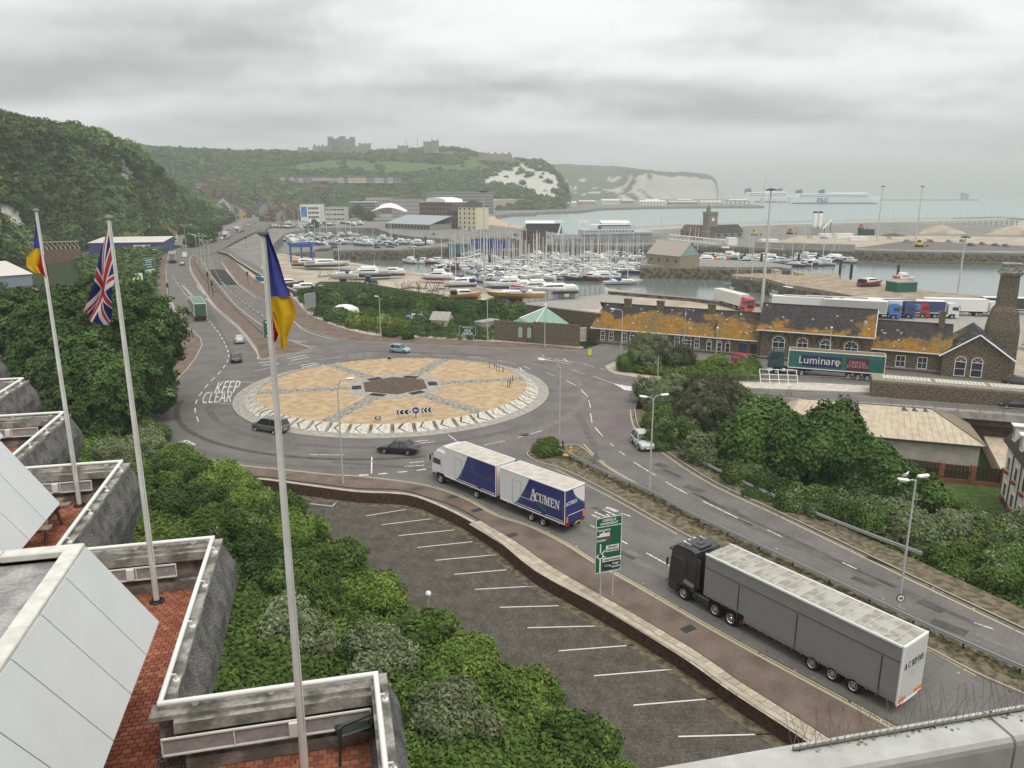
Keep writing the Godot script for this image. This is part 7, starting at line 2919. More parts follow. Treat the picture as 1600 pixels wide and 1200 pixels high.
	if kind=="suv" or kind=="estate":
		m=MB.new()
		for s in [-1,1]:
			m.tube([V3(S.ws[1],roof+0.05,s*W*0.66),V3(S.rw[0],roof+0.04,s*W*0.66)],0.02,5)
		part(t,"roof_rail",m,mats["dark_metal"])
	return t
func build_vehicles()->void:
	var car=func(label:String,kind:String,col:Color,rear:Array,front:Array,h:=0.0,off:=-0.0,group:="")->Node3D:
		var a=G(rear[0],rear[1],h); var b=G(front[0],front[1],h)
		var d=(b-a).normalized()
		var right=V3(-d.z,0,d.x)
		return make_car(label,kind,col,(a+b)*0.5+right*off,d,group)
	car.call("black saloon car on the roundabout just ahead of the blue and white lorry","saloon",Color(0.012,0.012,0.016),[639,712],[599,709],0.0,0.8)
	car.call("dark grey people carrier on the roundabout, partly behind the nearest flagpole","mpv",Color(0.11,0.115,0.12),[431,679],[400,673],0.0,0.8)
	car.call("pale blue small hatchback on the far side of the roundabout","hatch",Color(0.26,0.42,0.46),[613,551],[631,552.5],0.0,-0.7)
	car.call("silver crossover car entering the slip road beside the bushes","suv",Color(0.5,0.5,0.51),[987,691],[999,704.5],0.0,-0.8)
	car.call("bright red estate car in front of the station","estate",Color(0.6,0.02,0.02),[1147,565.5],[1169,570.5],0.0,-0.8)
	car.call("black hatchback crossing the bridge at the right edge","hatch",Color(0.012,0.014,0.025),[1606,640],[1568,638],0.0,0.6)
	car.call("silver hatchback leaving on the avenue ahead of a dark car","hatch",Color(0.42,0.42,0.42),[376,540],[372,531])
	car.call("dark saloon car leaving the roundabout on the avenue behind the silver one","saloon",Color(0.03,0.033,0.04),[370,570],[368,558])
	car.call("dark car on the avenue next to the white van","estate",Color(0.06,0.06,0.065),[284,418],[286,411])
	car.call("white van on the avenue beyond the dark car","van",Color(0.75,0.75,0.74),[288,404],[290,399])
	car.call("dark car parked at the right end of the station","saloon",Color(0.05,0.05,0.055),[1584,601],[1604,604])
	# small cars farther off: one of each kind and copies
	var protos=[]
	var cols=[Color(0.65,0.65,0.64),Color(0.03,0.03,0.035),Color(0.3,0.31,0.32),Color(0.04,0.08,0.2),Color(0.35,0.03,0.03)]
	var names=["white","black","grey","blue","red"]
	var spots=[[342,378,352,371,"on the avenue just past the traffic lights"],[357,371,364,367,"on the avenue behind a lorry"],[376,364,383,361,"on the avenue among the lorries"],[385,356,392,352,"on the avenue beyond the lorries"],[395,351,402,347.5,"far up the avenue"],[310,384,318,383,"in the street before the tree-side houses"],[322,382,330,380,"in the street below the round trees"],[333,378,340,376,"near the terraces on the avenue"],[300,386,306,385.5,"beside the blue shed"],[346,368,352,365,"below the white terrace"],[354,363,360,360,"kerbside by the white terrace"],[362,358,368,355,"kerbside farther along the terrace"],
		[716,358,722,359,"below the cream building"],[724,359,730,360,"below the cream building"],[732,360,738,361,"below the cream building"],[740,360.5,746,361.5,"right of the cream building"],[748,361,754,362,"right of the cream building"],[756,361.5,762,362,"right of the cream building"],[845,360,851,360,"by the dark pavilion"],[1080,374,1087,374.5,"before the clock tower"],[1090,375,1096,375.5,"beside the clock tower"],
		[792,372,799,373,"on the inner quay"],[803,368,810,369,"on the inner quay"],[850,372,857,372,"on the quay by the grey ship"],[586,388,594,388,"on the pier between the docks"],[606,387,614,387,"on the pier between the docks"],[640,387,648,387,"on the pier between the docks"],[520,388,528,388,"on the pier between the docks"],[1262,372,1268,372,"by the silos"],[1284,373,1291,373,"by the silos"],[1386,373,1396,374,"on the building site"],[1414,379,1422,379,"on the dark site roadway"],[1450,378,1458,378.5,"on the dark site roadway"],[1478,378,1488,379,"on the site roadway"],[1500,378,1508,379,"on the site roadway"],[1512,384,1524,385,"at the quay edge of the site"],[1530,382,1540,383,"at the quay edge of the site"],[1550,384,1562,385,"at the quay edge of the site"],[1568,385,1576,386,"at the quay edge of the site"]]
	for i in spots.size():
		var q=spots[i]
		var h=0.0 if i<12 else -0.95
		var a=G(q[0],q[1],h); var b=G(q[2],q[3],h)
		var d=(b-a).normalized()
		var c:int=(i*7+i/3) % 5
		var kind:String=["hatch","saloon","estate","suv"][i % 4]
		var lab="small %s car %s, %s of those far off" % [names[c],q[4],ordinal(i)]
		var key=kind+str(c)
		var src=null
		for pr in protos:
			if pr[0]==key:src=pr[1]
		if src==null:
			protos.append([key,make_car(lab,kind,cols[c],(a+b)*0.5,d,"far cars")])
		else:
			dup(src,lab,(a+b)*0.5,yaw_of(d),"far cars")
func make_cab(t:Node3D,col:Color,low:Color,high:=3.7,sleeper:=2.35,x_front:=1.4)->void:
	# a tractor cab over the front axle at x = 0, +x forward
	var pm=paint_mat(col,0.28)
	var xf=x_front
	var xr=xf-sleeper
	var m=MB.new()
	m.ext([V2(xr,1.0),V2(xr,high-0.35),V2(xr+0.1,high-0.12),V2(xr+0.5,high),V2(xf-0.75,high-0.03),V2(xf-0.35,high-0.3),V2(xf-0.18,high-0.75),V2(xf-0.03,1.75),V2(xf,1.3),V2(xf,0.95),V2(0.62,0.95),V2(0.55,1.12),V2(-0.55,1.12),V2(-0.62,0.95),V2(xr,0.95)],-1.24,1.24,0.09)
	part(t,"cab",m,pm)
	m=MB.new()
	var wb=1.85
	m.quad(V3(xf-0.16,high-0.86,-1.08),V3(xf-0.16,high-0.86,1.08),V3(xf+0.01,wb,1.12),V3(xf+0.01,wb,-1.12))
	part(t,"windscreen",m,mats["car_glass"])
	m=MB.new()
	m.cbox(V3(xf-0.02,high-0.72,0),V3(0.5,0.16,2.2),0.05,Basis(Vector3.BACK,0.25))
	part(t,"sun_visor",m,mats["black_paint"])
	m=MB.new()
	m.cbox(V3(xf+0.005,1.4,0),V3(0.05,0.75,1.7),0.02)
	for i in 5:
		m.box(V3(xf+0.035,1.12+i*0.14,0),V3(0.03,0.035,1.55))
	part(t,"grille",m,mats["black_paint"])
	m=MB.new()
	m.ext([V2(0.62,0.95),V2(0.66,0.35),V2(xf-0.05,0.32),V2(xf+0.08,0.5),V2(xf+0.06,0.95)],-1.22,1.22,0.06)
	part(t,"bumper",m,paint_mat(low,0.4))
	for s in [-1,1]:
		m=MB.new()
		m.ext([V2(-0.1,1.95),V2(xf-0.14,1.92),V2(xf-0.26,high-0.85),V2(-0.05,high-0.85)],-0.015,0.015)
		var o=part(t,"side_window",m,mats["car_glass"])
		o.position.z=s*1.242
		m=MB.new()
		m.box(V3(-0.2,2.0,s*1.245),V3(0.02,1.7,0.012))
		m.box(V3(0.45,1.5,s*1.245),V3(0.14,0.035,0.03))
		part(t,"door_seam",m,mats["black_paint"])
		m=MB.new()
		m.cbox(V3(xf+0.05,2.45,s*1.42),V3(0.1,0.6,0.2),0.04)
		m.tube([V3(xf-0.1,2.7,s*1.2),V3(xf+0.05,2.7,s*1.42)],0.025,5)
		part(t,"mirror",m,mats["black_paint"])
		m=MB.new()
		m.cbox(V3(xf+0.04,0.68,s*0.88),V3(0.1,0.2,0.42),0.04)
		part(t,"headlight",m,mats["clear_lens"])
		add_wheel(t,0,s*1.08,0.5,0.32)
		m=MB.new()
		m.tube([V3(0.62,0.55,s*1.1),V3(0.5,0.95,s*1.1),V3(0.2,1.12,s*1.1),V3(-0.2,1.12,s*1.1),V3(-0.5,0.95,s*1.1),V3(-0.62,0.6,s*1.1)],0.09,5)
		part(t,"wheel_arch",m,mats["black_paint"])
		m=MB.new()
		m.cbox(V3(-1.0,0.75,s*1.05),V3(0.5,0.5,0.3),0.05)
		part(t,"step",m,paint_mat(low,0.4))
func add_chassis(t:Node3D,x0:float,x1:float,y:float)->void:
	var m=MB.new()
	for s in [-1,1]:
		m.box(V3((x0+x1)*0.5,y,s*0.42),V3(absf(x1-x0),0.26,0.1))
	m.box(V3((x0+x1)*0.5,y-0.05,0),V3(absf(x1-x0)*0.9,0.1,0.7))
	part(t,"chassis",m,mats["rubber"])
func box_body(t:Node3D,x0:float,x1:float,y0:float,y1:float,side:Material,roof:Material,frame:Material)->void:
	# a square body from x1 (rear) to x0 (front) with edge rails
	var m=MB.new()
	m.cbox(V3((x0+x1)*0.5,(y0+y1)*0.5,0),V3(x0-x1,y1-y0,2.52),0.04)
	part(t,"load_body",m,side)
	m=MB.new()
	m.box(V3((x0+x1)*0.5,y1+0.008,0),V3(x0-x1-0.1,0.014,2.42))
	part(t,"roof",m,roof)
	m=MB.new()
	for s in [-1,1]:
		m.cbox(V3((x0+x1)*0.5,y1-0.03,s*1.25),V3(x0-x1+0.02,0.12,0.07),0.02)
		m.cbox(V3((x0+x1)*0.5,y0+0.06,s*1.25),V3(x0-x1+0.02,0.14,0.07),0.02)
		for x in [x0,x1]:
			m.cbox(V3(x,(y0+y1)*0.5,s*1.24),V3(0.09,y1-y0,0.09),0.02)
	for x in [x0,x1]:
		m.cbox(V3(x,y1-0.03,0),V3(0.08,0.12,2.5),0.02)
	part(t,"edge_rail",m,frame)
func tail_lights(t:Node3D,x:float,y:float)->void:
	var m=MB.new()
	m.box(V3(x,y,0),V3(0.1,0.14,2.4))
	part(t,"rear_bumper",m,mats["black_paint"])
	for s in [-1,1]:
		m=MB.new()
		m.box(V3(x-0.06,y,s*0.98),V3(0.04,0.12,0.42))
		part(t,"tail_light",m,mats["red_lens"])
func make_lorry(label:String,p:Vector3,yaw:float,cab:Color,low:Color,side:Color,roof:Color,group:="",L:=13.4,h:=3.9)->Node3D:
	var t=thing("articulated_lorry",label,"lorry",group,p,yaw)
	make_cab(t,cab,low,3.6)
	add_chassis(t,0.9,-5.2,0.85)
	for s in [-1,1]:
		add_wheel(t,-3.7,s*1.0,0.5,0.5)
		var m=MB.new()
		m.lathe([V2(0.3,-0.5),V2(0.33,-0.45),V2(0.33,0.45),V2(0.3,0.5),V2(0,0.5)],12,V3(-2.0,0.7,s*0.95),Basis(Vector3.BACK,PI/2))
		part(t,"fuel_tank",m,mats["galvanised"])
	var x0=-1.6
	var x1=x0-L
	box_body(t,x0,x1,1.2,h,paint_mat(side,0.5),paint_mat(roof,0.6),mats["white_paint"])
	add_chassis(t,x0-3.5,x1+0.2,1.0)
	for i in 3:
		for s in [-1,1]:
			add_wheel(t,x1+2.2+i*1.31,s*1.05,0.48,0.4)
	for s in [-1,1]:
		var m=MB.new()
		for y in [0.6,0.9]:
			m.box(V3(x0-6.6,y,s*1.2),V3(3.6,0.12,0.04))
		part(t,"side_guard",m,mats["galvanised"])
		m=MB.new()
		m.box(V3(x0-3.0,0.6,s*0.85),V3(0.12,1.1,0.12))
		part(t,"landing_leg",m,mats["dark_metal"])
		m=MB.new()
		m.box(V3(x1-0.01,2.5,s*0.61),V3(0.05,2.4,1.18))
		part(t,"rear_door",m,paint_mat(side*0.95,0.5))
	tail_lights(t,x1,0.95)
	return t
func flat_shape(par:Node3D,called:String,pts:Array,z:float,th:float,m:Material)->MeshInstance3D:
	# a printed or plated shape on a vehicle's side, in x and y
	var mb=MB.new()
	mb.ext(pts,z,z+th)
	return part(par,called,mb,m)
func build_trucks()->void:
	# --- grey double-deck curtainsider
	var a=G(1333,1083); var b=G(1067,937)
	var f=(b-a).normalized()
	var right=V3(-f.z,0,f.x)
	var t=thing("curtain_side_lorry","black tractor lorry with long grey curtain-sided trailer and pale ribbed roof","lorry","",b+right*1.22,yaw_of(f))
	make_cab(t,Color(0.012,0.012,0.014),Color(0.012,0.012,0.014),4.0,2.4)
	add_chassis(t,0.9,-5.6,0.85)
	for s in [-1,1]:
		add_wheel(t,-2.75,s*1.02,0.5,0.34)
		add_wheel(t,-4.1,s*1.0,0.52,0.5,"chrome")
		var m=MB.new()
		m.cbox(V3(-1.75,0.7,s*1.05),V3(1.0,0.6,0.35),0.06)
		part(t,"side_skirt",m,paint_mat(Color(0.012,0.012,0.014)))
		m=MB.new()
		m.tube([V3(-2.15,0.8,s*1.05),V3(-2.3,1.1,s*1.05),V3(-3.2,1.12,s*1.05),V3(-3.45,0.95,s*1.05),V3(-3.6,1.12,s*1.05),V3(-4.5,1.12,s*1.05),V3(-4.7,0.8,s*1.05)],0.1,5)
		part(t,"mudguard",m,mats["black_paint"])
		m=MB.new()
		m.box(V3(-4.85,0.62,s*0.95),V3(0.04,0.35,0.5))
		part(t,"tail_light",m,mats["red_lens"])
		# silver emblem on the cab flank: plain swept feathers
		for i in 4:
			flat_shape(t,"silver_emblem",[V2(0.1-i*0.05,1.35+i*0.09),V2(-0.85,1.28+i*0.07),V2(-0.9,1.34+i*0.07),V2(0.05-i*0.05,1.42+i*0.09)],s*1.247-0.004,0.008,mat("silver_print",Color(0.4,0.4,0.4),0.3,0.5))
	var m=MB.new()
	m.cbox(V3(-0.35,4.0,0),V3(0.85,0.18,1.2),0.05)
	m.cbox(V3(-0.25,4.11,0),V3(0.4,0.08,0.5),0.03)
	part(t,"roof_hatch",m,paint_mat(Color(0.02,0.02,0.024)))
	for s in [-1,1]:
		m=MB.new()
		m.lathe([V2(0.03,0),V2(0.04,0.4),V2(0.09,0.55)],10,V3(-0.1,4.1,s*0.78),Basis(Vector3.BACK,-PI/2))
		part(t,"air_horn",m,mats["chrome"])
		m=MB.new()
		m.ext([V2(-1.0,1.4),V2(-1.0,3.6),V2(-1.35,3.5),V2(-1.35,1.4)],s*1.2-0.02,s*1.2+0.02)
		part(t,"side_fin",m,paint_mat(Color(0.012,0.012,0.014)))
	m=MB.new()
	for i in 3:
		m.box(V3(0.75,3.95,-0.5+i*0.5),V3(0.12,0.1,0.22))
	part(t,"roof_lamp",m,mats["clear_lens"])
	var x0=-1.75
	var x1=-15.25
	var grey=surf("curtain_grey",Color(0.23,0.23,0.232),Color(0.26,0.26,0.262),5.0,4,30,0.05,0.55,0.0,256)
	var H=4.25
	m=MB.new()
	m.cbox(V3((x0+x1)*0.5,(1.2+H)*0.5,0),V3(x0-x1,H-1.2,2.5),0.03)
	m.cbox(V3((-5.1+x1)*0.5,0.98,0),V3(-5.1-x1,0.5,2.48),0.03)
	part(t,"curtain",m,grey)
	for s in [-1,1]:
		m=MB.new()
		m.cbox(V3((x0+x1)*0.5,H-0.02,s*1.24),V3(x0-x1+0.04,0.2,0.12),0.05)
		part(t,"roof_edge",m,mats["white_paint"])
		m=MB.new()
		m.box(V3((x0+x1)*0.5,3.3,s*1.262),V3(x0-x1,0.05,0.02))
		part(t,"curtain_band",m,mat("band_grey",Color(0.1,0.1,0.1),0.5))
		m=MB.new()
		m.box(V3((-1.9-5.0)*0.5,1.32,s*1.27),V3(3.2,0.05,0.02))
		m.box(V3((-5.2+x1)*0.5,0.98,s*1.27),V3(-5.2-x1,0.05,0.02))
		part(t,"tie_rail",m,mats["galvanised"])
		for x in [-4.6,-8.9,-14.2]:
			m=MB.new()
			m.box(V3(x,2.0,s*1.262),V3(0.06,2.4,0.025))
			part(t,"pillar",m,mats["dark_metal"])
		for i in 22:
			var x=x0-0.4-i*0.6
			m=MB.new()
			var yb=1.2 if x>-5.1 else 0.72
			m.box(V3(x,yb+0.12,s*1.27),V3(0.05,0.34,0.03))
			part(t,"buckle",m,mats["galvanised"])
	for i in 23:
		m=MB.new()
		var xa=x0-0.06-i*(13.38/23.0)
		m.box(V3(xa-0.29,H+0.03+R.randf()*0.01,0),V3(0.53,0.02,2.34))
		part(t,"roof_panel",m,surf("roof_sheet_%d" % (i % 3),Color(0.3,0.29,0.245)*(0.9+0.06*(i % 3)),Color(0.43,0.42,0.37)*(0.9+0.05*(i % 3)),2.6+(i % 3),3,20,0.1,0.6,0.0,256,1.8))
		if i>0:
			m=MB.new()
			m.box(V3(xa,H+0.045,0),V3(0.035,0.03,2.36))
			part(t,"roof_bar",m,mat("bar_cream",Color(0.55,0.53,0.47),0.6))
	add_chassis(t,-5.2,x1+0.1,0.75)
	for i in 3:
		for s in [-1,1]:
			add_wheel(t,-10.1-i*1.33,s*1.06,0.44,0.38)
	m=MB.new()
	m.cbox(V3(x1-0.03,2.5,0),V3(0.1,3.5,2.52),0.03)
	part(t,"rear_door",m,mat("door_grey",Color(0.52,0.52,0.51),0.5))
	m=MB.new()
	for s in [-1,1]:
		m.box(V3(x1-0.09,2.4,s*0.35),V3(0.03,3.1,0.03))
		m.cbox(V3(x1-0.02,2.5,s*1.25),V3(0.12,3.6,0.08),0.02)
	m.cbox(V3(x1-0.02,H,0),V3(0.14,0.2,2.6),0.04)
	part(t,"door_frame",m,mats["white_paint"])
	var rb=Basis(V3(0,0,1),V3(0,1,0),V3(-1,0,0))
	letter(t,"A C BINNS",0.36,Transform3D(rb.scaled_local(V3(0.8,1,1)),V3(x1-0.09,2.95,0)),mats["black_paint"],true)
	m=MB.new()
	for i in 3:
		m.box(V3(x1-0.085,2.65-i*0.25,0.1),V3(0.01,0.04,1.5-i*0.4))
	part(t,"small_print",m,mat("print_grey",Color(0.3,0.3,0.3),0.6))
	for s in [-1,1]:
		m=MB.new()
		m.box(V3(x1-0.1,0.95,s*0.85),V3(0.03,0.2,0.75))
		part(t,"reflector",m,mats["orange_lens"])
		m=MB.new()
		m.box(V3(x1-0.1,0.66,s*1.05),V3(0.04,0.1,0.4))
		part(t,"tail_light",m,mats["red_lens"])
	m=MB.new()
	m.box(V3(x1-0.05,0.66,0),V3(0.1,0.12,2.5))
	part(t,"rear_bumper",m,mats["white_paint"])
	# --- blue and white rigid with drawbar trailer
	a=G(852,823.5); b=G(689,755)
	f=(b-a).normalized()
	right=V3(-f.z,0,f.x)
	t=thing("drawbar_lorry","white and blue removal-style lorry pulling a matching lettered trailer","lorry","",b+right*1.18,yaw_of(f))
	make_cab(t,Color(0.78,0.78,0.78),Color(0.1,0.1,0.11),3.35,2.05,1.25)
	var white=paint_mat(Color(0.76,0.76,0.77),0.35)
	var blue=paint_mat(Color(0.012,0.022,0.16),0.3)
	var green=mat("green_print",Color(0.01,0.2,0.12),0.4)
	var beige=surf("dusty_roof",Color(0.44,0.4,0.34),Color(0.56,0.52,0.46),4.0,4,40,0.08,0.8)
	m=MB.new()
	m.ext([V2(-0.7,3.0),V2(-0.7,3.95),V2(-0.1,3.85),V2(0.75,3.3),V2(0.8,3.1)],-1.0,1.0,0.15)
	part(t,"air_deflector",m,white)
	add_chassis(t,0.9,-8.4,0.8)
	add_chassis(t,-8.2,-16.6,0.7)
	for q in [[-0.85,-8.0],[-8.65,-16.4]]:
		var xa:float=q[0]; var xb:float=q[1]
		box_body(t,xa,xb,0.95,3.98,white,beige,white)
		var n=xa-xb
		for s in [-1,1]:
			# blue field with a curved edge, then a green band along it
			var edge=[]
			var edge2=[]
			for i in 9:
				var k=i/8.0
				var y=lerpf(1.02,3.9,k)
				var x=xa-n*lerpf(0.25,0.47,pow(k,0.75))
				edge.append(V2(x,y))
				edge2.append(V2(x+lerpf(0.34,0.0,pow(k,0.5)),y))
			var pl=edge.duplicate()
			pl.append(V2(xb+0.04,3.9)); pl.append(V2(xb+0.04,1.02))
			flat_shape(t,"blue_panel",pl,s*1.27-0.006,0.012,blue)
			var gp=edge2.duplicate()
			var er=edge.duplicate(); er.reverse()
			gp.append_array(er)
			flat_shape(t,"green_band",gp,s*1.272-0.006,0.014,green)
			m=MB.new()
			for yy in [[0.26,0.66],[0.72,0.98]]:
				m.box(V3(xa-n*(yy[0]+yy[1])*0.5,1.22,s*1.28),V3(n*(yy[1]-yy[0]),0.05,0.012))
			part(t,"white_stripe",m,mats["white_paint"])
			m=MB.new()
			m.box(V3(xa-n*0.2,2.2,s*1.285),V3(0.02,2.2,0.01)); m.box(V3(xa-n*0.34,2.2,s*1.285),V3(0.02,2.2,0.01))
			m.box(V3(xa-n*0.27,3.3,s*1.285),V3(n*0.14,0.02,0.01))
			part(t,"side_door_seam",m,mat("seam_grey",Color(0.25,0.25,0.27),0.6))
			m=MB.new()
			m.box(V3((xa+xb)*0.5,0.8,s*1.2),V3(n,0.28,0.08))
			part(t,"skirt",m,mat("skirt_black",Color(0.02,0.02,0.022),0.7))
			for k in 5:
				m=MB.new()
				m.box(V3(xa-n*(0.12+0.2*k),0.86,s*1.25),V3(0.12,0.05,0.02))
				part(t,"marker_lamp",m,mats["clear_lens"])
		m=MB.new()
		for s in [-1,1]:
			m.box(V3(xb-0.045,2.45,s*1.22),V3(0.03,3.0,0.06))
		part(t,"red_edge",m,mat("red_edge",Color(0.35,0.03,0.03),0.5))
	for s in [-1,1]:
		add_wheel(t,-5.3,s*1.0,0.46,0.45)
		add_wheel(t,-12.5,s*1.02,0.42,0.4)
		add_wheel(t,-13.9,s*1.02,0.42,0.4)
	# lettering on the near flank, reading from the front
	var lb=Basis(V3(-1,0,0),V3(0,1,0),V3(0,0,-1))
	var nb=lb.scaled_local(V3(0.72,1,1))
	letter(t,"A",0.98,Transform3D(nb,V3(-12.75,2.57,-1.285)),mats["white_paint"],true)
	letter(t,"CUMEN",0.76,Transform3D(nb,V3(-14.4,2.47,-1.285)),mats["white_paint"],true)
	var lb2=Basis(V3(1,0,0),V3(0,1,0),V3(0,0,1))
	letter(t,"ACUMEN",0.76,Transform3D(lb2.scaled_local(V3(0.72,1,1)),V3(-13.9,2.45,1.285)),mats["white_paint"],true)
	for i in 4:
		flat_shape(t,"green_streak",[V2(-13.2-i*0.16,2.0),V2(-14.0-i*0.2,1.45),V2(-14.05-i*0.2,1.45),V2(-13.26-i*0.16,2.02)],-1.284,0.008,green)
	m=MB.new()
	m.box(V3(-11.9,2.0,-1.282),V3(2.0,0.04,0.01))
	part(t,"small_print",m,mats["white_paint"])
	# rear of the trailer
	var xr=-16.46
	m=MB.new()
	m.box(V3(xr,2.45,0),V3(0.02,2.9,2.36))
	part(t,"rear_panel",m,blue)
	var rz=[]
	for i in 9:
		var k=i/8.0
		rz.append(V2(lerpf(-0.35,1.16,k),3.88-1.5*pow(k,0.6)))
	var wpoly=rz.duplicate()
	wpoly.append(V2(1.16,3.88))
	m=MB.new()
	m.ext(wpoly,0,0.012)
	var wo=part(t,"white_corner",m,white)
	wo.transform=Transform3D(rb,V3(xr-0.012,0,0))
	var g2=rz.duplicate()
	var g3=[]
	for q in rz:g3.append(q+V2(-0.02,-0.16))
	g3.reverse()
	g2.append_array(g3)
	m=MB.new()
	m.ext(g2,0,0.014)
	part(t,"green_band",m,green).transform=Transform3D(rb,V3(xr-0.012,0,0))
	letter(t,"ACUMEN",0.3,Transform3D(rb.scaled_local(V3(0.75,1,1)),V3(xr-0.02,2.75,-0.5)),mats["white_paint"],true)
	m=MB.new()
	m.box(V3(xr-0.014,1.7,0.1),V3(0.01,0.05,2.0))
	part(t,"white_stripe",m,mats["white_paint"])
	for s in [-1,1]:
		m=MB.new()
		m.box(V3(xr-0.03,1.35,s*1.05),V3(0.05,0.5,0.22))
		part(t,"tail_light",m,mats["orange_lens"])
	m=MB.new()
	m.box(V3(xr-0.03,0.82,0.3),V3(0.03,0.14,0.55))
	part(t,"number_plate",m,mat("plate_yellow",Color(0.6,0.45,0.05),0.5))
	tail_lights(t,xr+0.05,0.86)
	# --- green lettered lorry by the station
	a=G(1337,594); b=G(1213,584)
	f=(b-a).normalized()
	right=V3(-f.z,0,f.x)
	var gcol=Color(0.01,0.12,0.1)
	t=make_lorry("dark green curtain-sided lorry with blue and maroon lettered panels by the station",b+right*1.1,yaw_of(f),Color(0.012,0.06,0.075),Color(0.75,0.75,0.72),gcol,Color(0.2,0.15,0.1),"",13.6,4.0)
	flat_shape(t,"blue_print",[V2(-3.6,1.65),V2(-3.6,3.35),V2(-9.2,3.35),V2(-9.2,1.65)],-1.285,0.01,mat("navy_print",Color(0.012,0.02,0.1),0.5))
	flat_shape(t,"maroon_print",[V2(-9.9,1.5),V2(-9.9,3.4),V2(-13.0,3.4),V2(-13.0,1.5)],-1.285,0.01,mat("maroon_print",Color(0.1,0.012,0.025),0.5))
	letter(t,"Luminarc",1.0,Transform3D(lb,V3(-6.0,2.55,-1.3)),mats["white_paint"],false,false)
	letter(t,"CRISTAL",0.42,Transform3D(lb,V3(-11.45,2.7,-1.3)),mat("pink_print",Color(0.6,0.42,0.42),0.6),true,false)
	letter(t,"D'ARQUES",0.42,Transform3D(lb,V3(-11.45,2.15,-1.3)),mat("pink_print",Color(0.6,0.42,0.42),0.6),true,false)
	for i in 3:
		var an=TAU*i/3.0+0.5
		var pts=[]
		for k in 8:
			var e=TAU*k/8.0
			pts.append(V2(-8.65+cos(an)*0.28+cos(e)*0.24,2.35+sin(an)*0.28+sin(e)*0.24))
		flat_shape(t,"petal_emblem",pts,-1.3,0.012,mat("petal_%d" % i,[Color(0.1,0.3,0.5),Color(0.6,0.4,0.05),Color(0.5,0.3,0.2)][i],0.5))
	# --- lorries on the avenue
	var p0=G(315,503)
	f=(G(300,478)-G(313,500)).normalized()
	t=make_lorry("green curtain-sided lorry on the avenue, seen from behind",p0+f*14.9,yaw_of(f),Color(0.1,0.25,0.12),Color(0.3,0.3,0.3),Color(0.035,0.1,0.06),Color(0.06,0.16,0.1),"",13.0,4.0)
	f=(G(272,402)-G(270,412)).normalized()
	t=make_lorry("grey lorry on the avenue beside the tan footpath",G(270,412)+f*14.9,yaw_of(f),Color(0.2,0.2,0.2),Color(0.2,0.2,0.2),Color(0.22,0.2,0.19),Color(0.4,0.39,0.37),"",13.0,4.0)
	f=(G(395,352)-G(352,374)).normalized()
	t=make_lorry("white lorry coming along the far avenue, nearest of the two",G(352,374),yaw_of(-f),Color(0.6,0.6,0.6),Color(0.3,0.3,0.3),Color(0.55,0.54,0.52),Color(0.6,0.6,0.58),"far lorries",12.0,4.0)
	dup(t,"white lorry coming along the far avenue, farther of the two",G(371,364),yaw_of(-f),"far lorries")
	# --- lorry park behind the station
	var h=-0.98
	f=(G(1166,489,h)-G(1122,476,h)).normalized()
	make_lorry("red-cabbed lorry with a white trailer, alone by the quay parapet",G(1167,487,h),yaw_of(f),Color(0.5,0.03,0.03),Color(0.5,0.03,0.03),Color(0.62,0.61,0.58),Color(0.7,0.69,0.66),"parked lorries",13.6,4.0)
	f=V3(0.93,0,0.36).normalized()
	var rowspec=[[1310,492,Color(0.03,0.07,0.25),Color(0.6,0.6,0.6),"dark blue cab mostly hidden by the station ridge, leftmost of the row"],[1328,492,Color(0.02,0.04,0.2),Color(0.55,0.55,0.55),"deep blue cab just above the station ridge, second of the row"],[1365,493,Color(0.5,0.04,0.03),Color(0.4,0.4,0.4),"red cab above the station ridge"],[1395,498,Color(0.03,0.17,0.5),Color(0.35,0.35,0.34),"bright blue cab"],[1418,497,Color(0.02,0.06,0.22),Color(0.6,0.6,0.6),"navy cab between a bright blue and a red one"],[1440,496,Color(0.4,0.02,0.03),Color(0.62,0.62,0.62),"dark red cab beside a navy one"],[1484,497,Color(0.7,0.7,0.7),Color(0.02,0.03,0.15),"white cab and navy trailer"],[1549,494,Color(0.72,0.72,0.72),Color(0.72,0.72,0.7),"white cab and white trailer, nearest the stone tower"],[1640,492,Color(0.03,0.03,0.035),Color(0.03,0.03,0.035),"black cab beyond the stone tower"]]
	for i in rowspec.size():
		var q=rowspec[i]
		var dd=f if i<6 else V3(0.98,0,0.18).normalized()
		t=make_lorry("parked lorry with "+q[4],G(q[0],q[1],h),yaw_of(dd),q[2],q[2],q[3],Color(0.72,0.72,0.7),"parked lorries",13.6,4.0)
		if i==6:
			var ov=[]
			for k in 16:
				var e=TAU*k/16.0
				ov.append(V2(-8+cos(e)*1.6,2.6+sin(e)*0.8))
			var mo=MB.new()
			mo.ext(ov,1.28,1.292)
			part(t,"oval_print",mo,mat("oval_blue",Color(0.1,0.2,0.5),0.5))
	m=MB.new()
	make_lorry("parked lorry trailer whose white side shows right of the stone tower",G(1720,545,h),0.1,Color(0.6,0.6,0.6),Color(0.3,0.3,0.3),Color(0.7,0.69,0.66),Color(0.72,0.72,0.7),"parked lorries",13.6,4.0)
